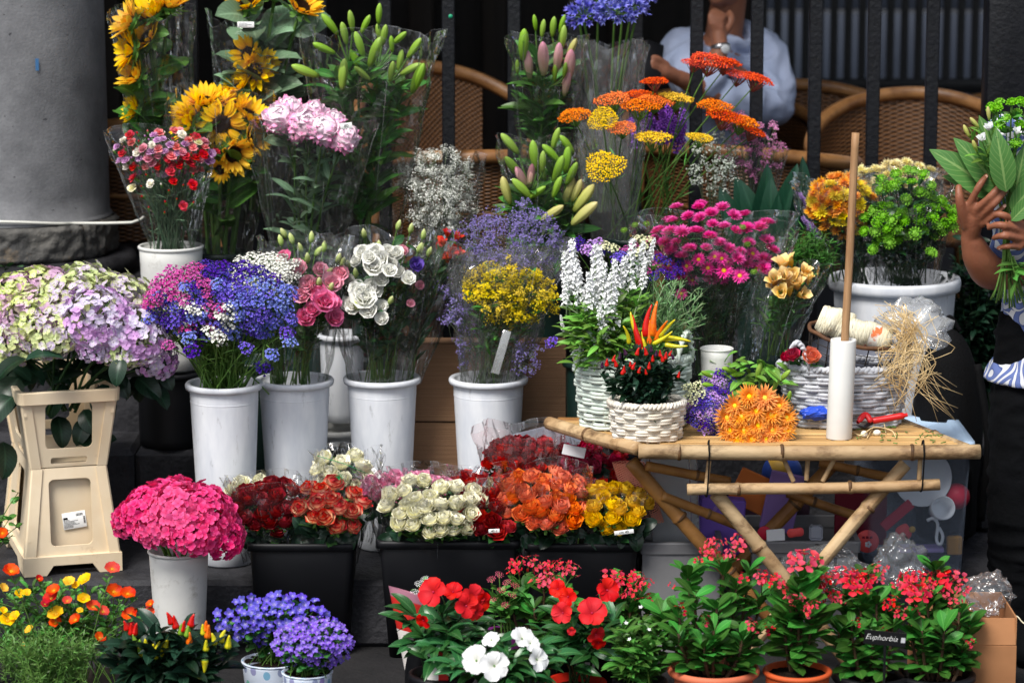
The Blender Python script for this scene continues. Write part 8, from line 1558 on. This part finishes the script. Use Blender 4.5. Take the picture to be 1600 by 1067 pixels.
tors = [limb([(hx, YM + .05, seatz), (hx, YM + .04, seatz + .25), tuple((sR + sL) / 2 + [0, .02, -.08])], [.14, .14, .15], 20, 24), ellip(tuple((sR + sL) / 2 + [0, .01, -.05]), .17, .11, .1), limb([tuple((sR + sL) / 2 + [0, 0, .0]), tuple(hd + Vector((.01, .03, -.06)) if False else np.array(hd) + [.01, .03, -.06])], [.062, .056], 8)]
lg = [limb([(hx + s * .09, YM + .02, seatz), (hx + s * .13, YM - .4, seatz + .02), (hx + s * .13, YM - .42, ZP + .2), (hx + s * .13, YM - .4, ZP + .05), (hx + s * .14, YM - .52, ZP + .04)], [.09, .07, .055, .045, .035], 36, 16) for s in (-1, 1)]
phn = [px(1022, 105, YM - .4)]
hL = hand_parts(wrL, px(1036, 112, YM - .39), [[px(1026 - 2 * k, 104 + 4 * k, YM - .41), px(1018, 100 + 5 * k, YM - .42), px(1016, 94 + 6 * k, YM - .4), px(1022, 92 + 6 * k, YM - .385)] for k in range(4)], [px(1040, 104, YM - .39), px(1032, 96, YM - .4), px(1026, 92, YM - .41), px(1021, 90, YM - .415)])
me = body_of([t.mv(*(-mo)) for t in hp_ + hM + hL + [armR, foreR, armL] + tors + lg], .005, 4); me.materials.append(m_skin2); obj('body', me, None, man)
shp = [limb([(hx, YM + .05, seatz - .02), (hx, YM + .04, seatz + .25), tuple((sR + sL) / 2 + [0, .02, -.08])], [.15, .145, .15], 20, 24), ellip(tuple((sR + sL) / 2 + [0, .01, -.05]), .18, .12, .1), limb([sR, (sR + elR) / 2 + [-.01, -.03, 0], elR * .92 + sR * .08], [.075, .07, .066], 18), limb([sL, (sL + elL) / 2 + [.015, 0, 0], elL, (elL + wrL) / 2 + [0, 0, -.02]], [.078, .074, .066, .06], 24), limb([elR * .95 + sR * .05, elR * .7 + wrR * .3], [.06, .054], 8),
       limb([np.array(nk) + [-.06, -.03, -.03], np.array(nk) + [0, -.07, -.05], np.array(nk) + [.05, -.03, -.03], np.array(nk) + [.03, .06, .0]], [.02, .02, .02, .02], 16)]
for k in range(5): shp.append(limb([tuple(px(1090 + 18 * k, 95 + 6 * k, YM - .14)), tuple(px(1110 + 16 * k, 130 + 4 * k, YM - .15))], [.01, .006], 6, 8))
ms = body_of([t.mv(*(-mo)) for t in shp], .007, 4, wr=.016, wf=6, wd=(1.3, 1, 1.5)); ms.materials.append(m_bluesh); obj('shirt', ms, None, man)
mt = body_of([t.mv(*(-mo)) for t in [limb([(hx + s * .09, YM + .02, seatz), (hx + s * .13, YM - .4, seatz + .02), (hx + s * .13, YM - .42, ZP + .16)], [.11, .09, .075], 30, 16) for s in (-1, 1)] + [ellip((hx, YM + .04, seatz), .17, .14, .1)]], .009, 5); mt.materials.append(m_black_cl); obj('trousers', mt, None, man)
mh = body_of([ellip((0, .025, .055), .083, .093, .08).xf(HM).mv(*(-mo))], .007, 3); mh.materials.append(m_hair); obj('hair', mh, None, man)
for s in (-1, 1): obj('eye', ball(.0125, 16, 10).mv(s * .03, -.073, .01).xf(HM).mv(*(-mo)), plain('eye_white', (220, 214, 206), .2), man)
wt = thing('wristwatch', 'steel wristwatch on the raised wrist of the seated man', 'watch', tuple(wrR)); dW = (np.array(pal) - np.array(wrR)); M = mdir((0, 0, 0), dW, 0)
obj('band', lathe([(.031, -.009), (.0325, -.008), (.0325, .008), (.031, .009)], 32).xf(M), plain('steel_band', (150, 150, 154), .3, .5, metal=.9), wt); obj('dial', lathe([(.001, .006), (.013, .006), (.015, .004), (.015, 0)], 24).xf(mdir((.012, -.03, 0), (.4, -1, .1))), plain('watch_dial', (206, 210, 214), .2, .5), wt)
ph = thing('mobile_phone', 'black phone in the lowered hand of the seated man', 'phone', tuple(px(1020, 104, YM - .42))); o_ = obj('case', box(.07, .009, .14, .004).mv(0, 0, -.06), m_black, ph); ph.rotation_euler = (R(-20), R(20), R(30))
pc_ = wicker_chair('wicker armchair the seated man sits in', (mx0 + .02, YM + .08, ZP + .001), R(10), .72)
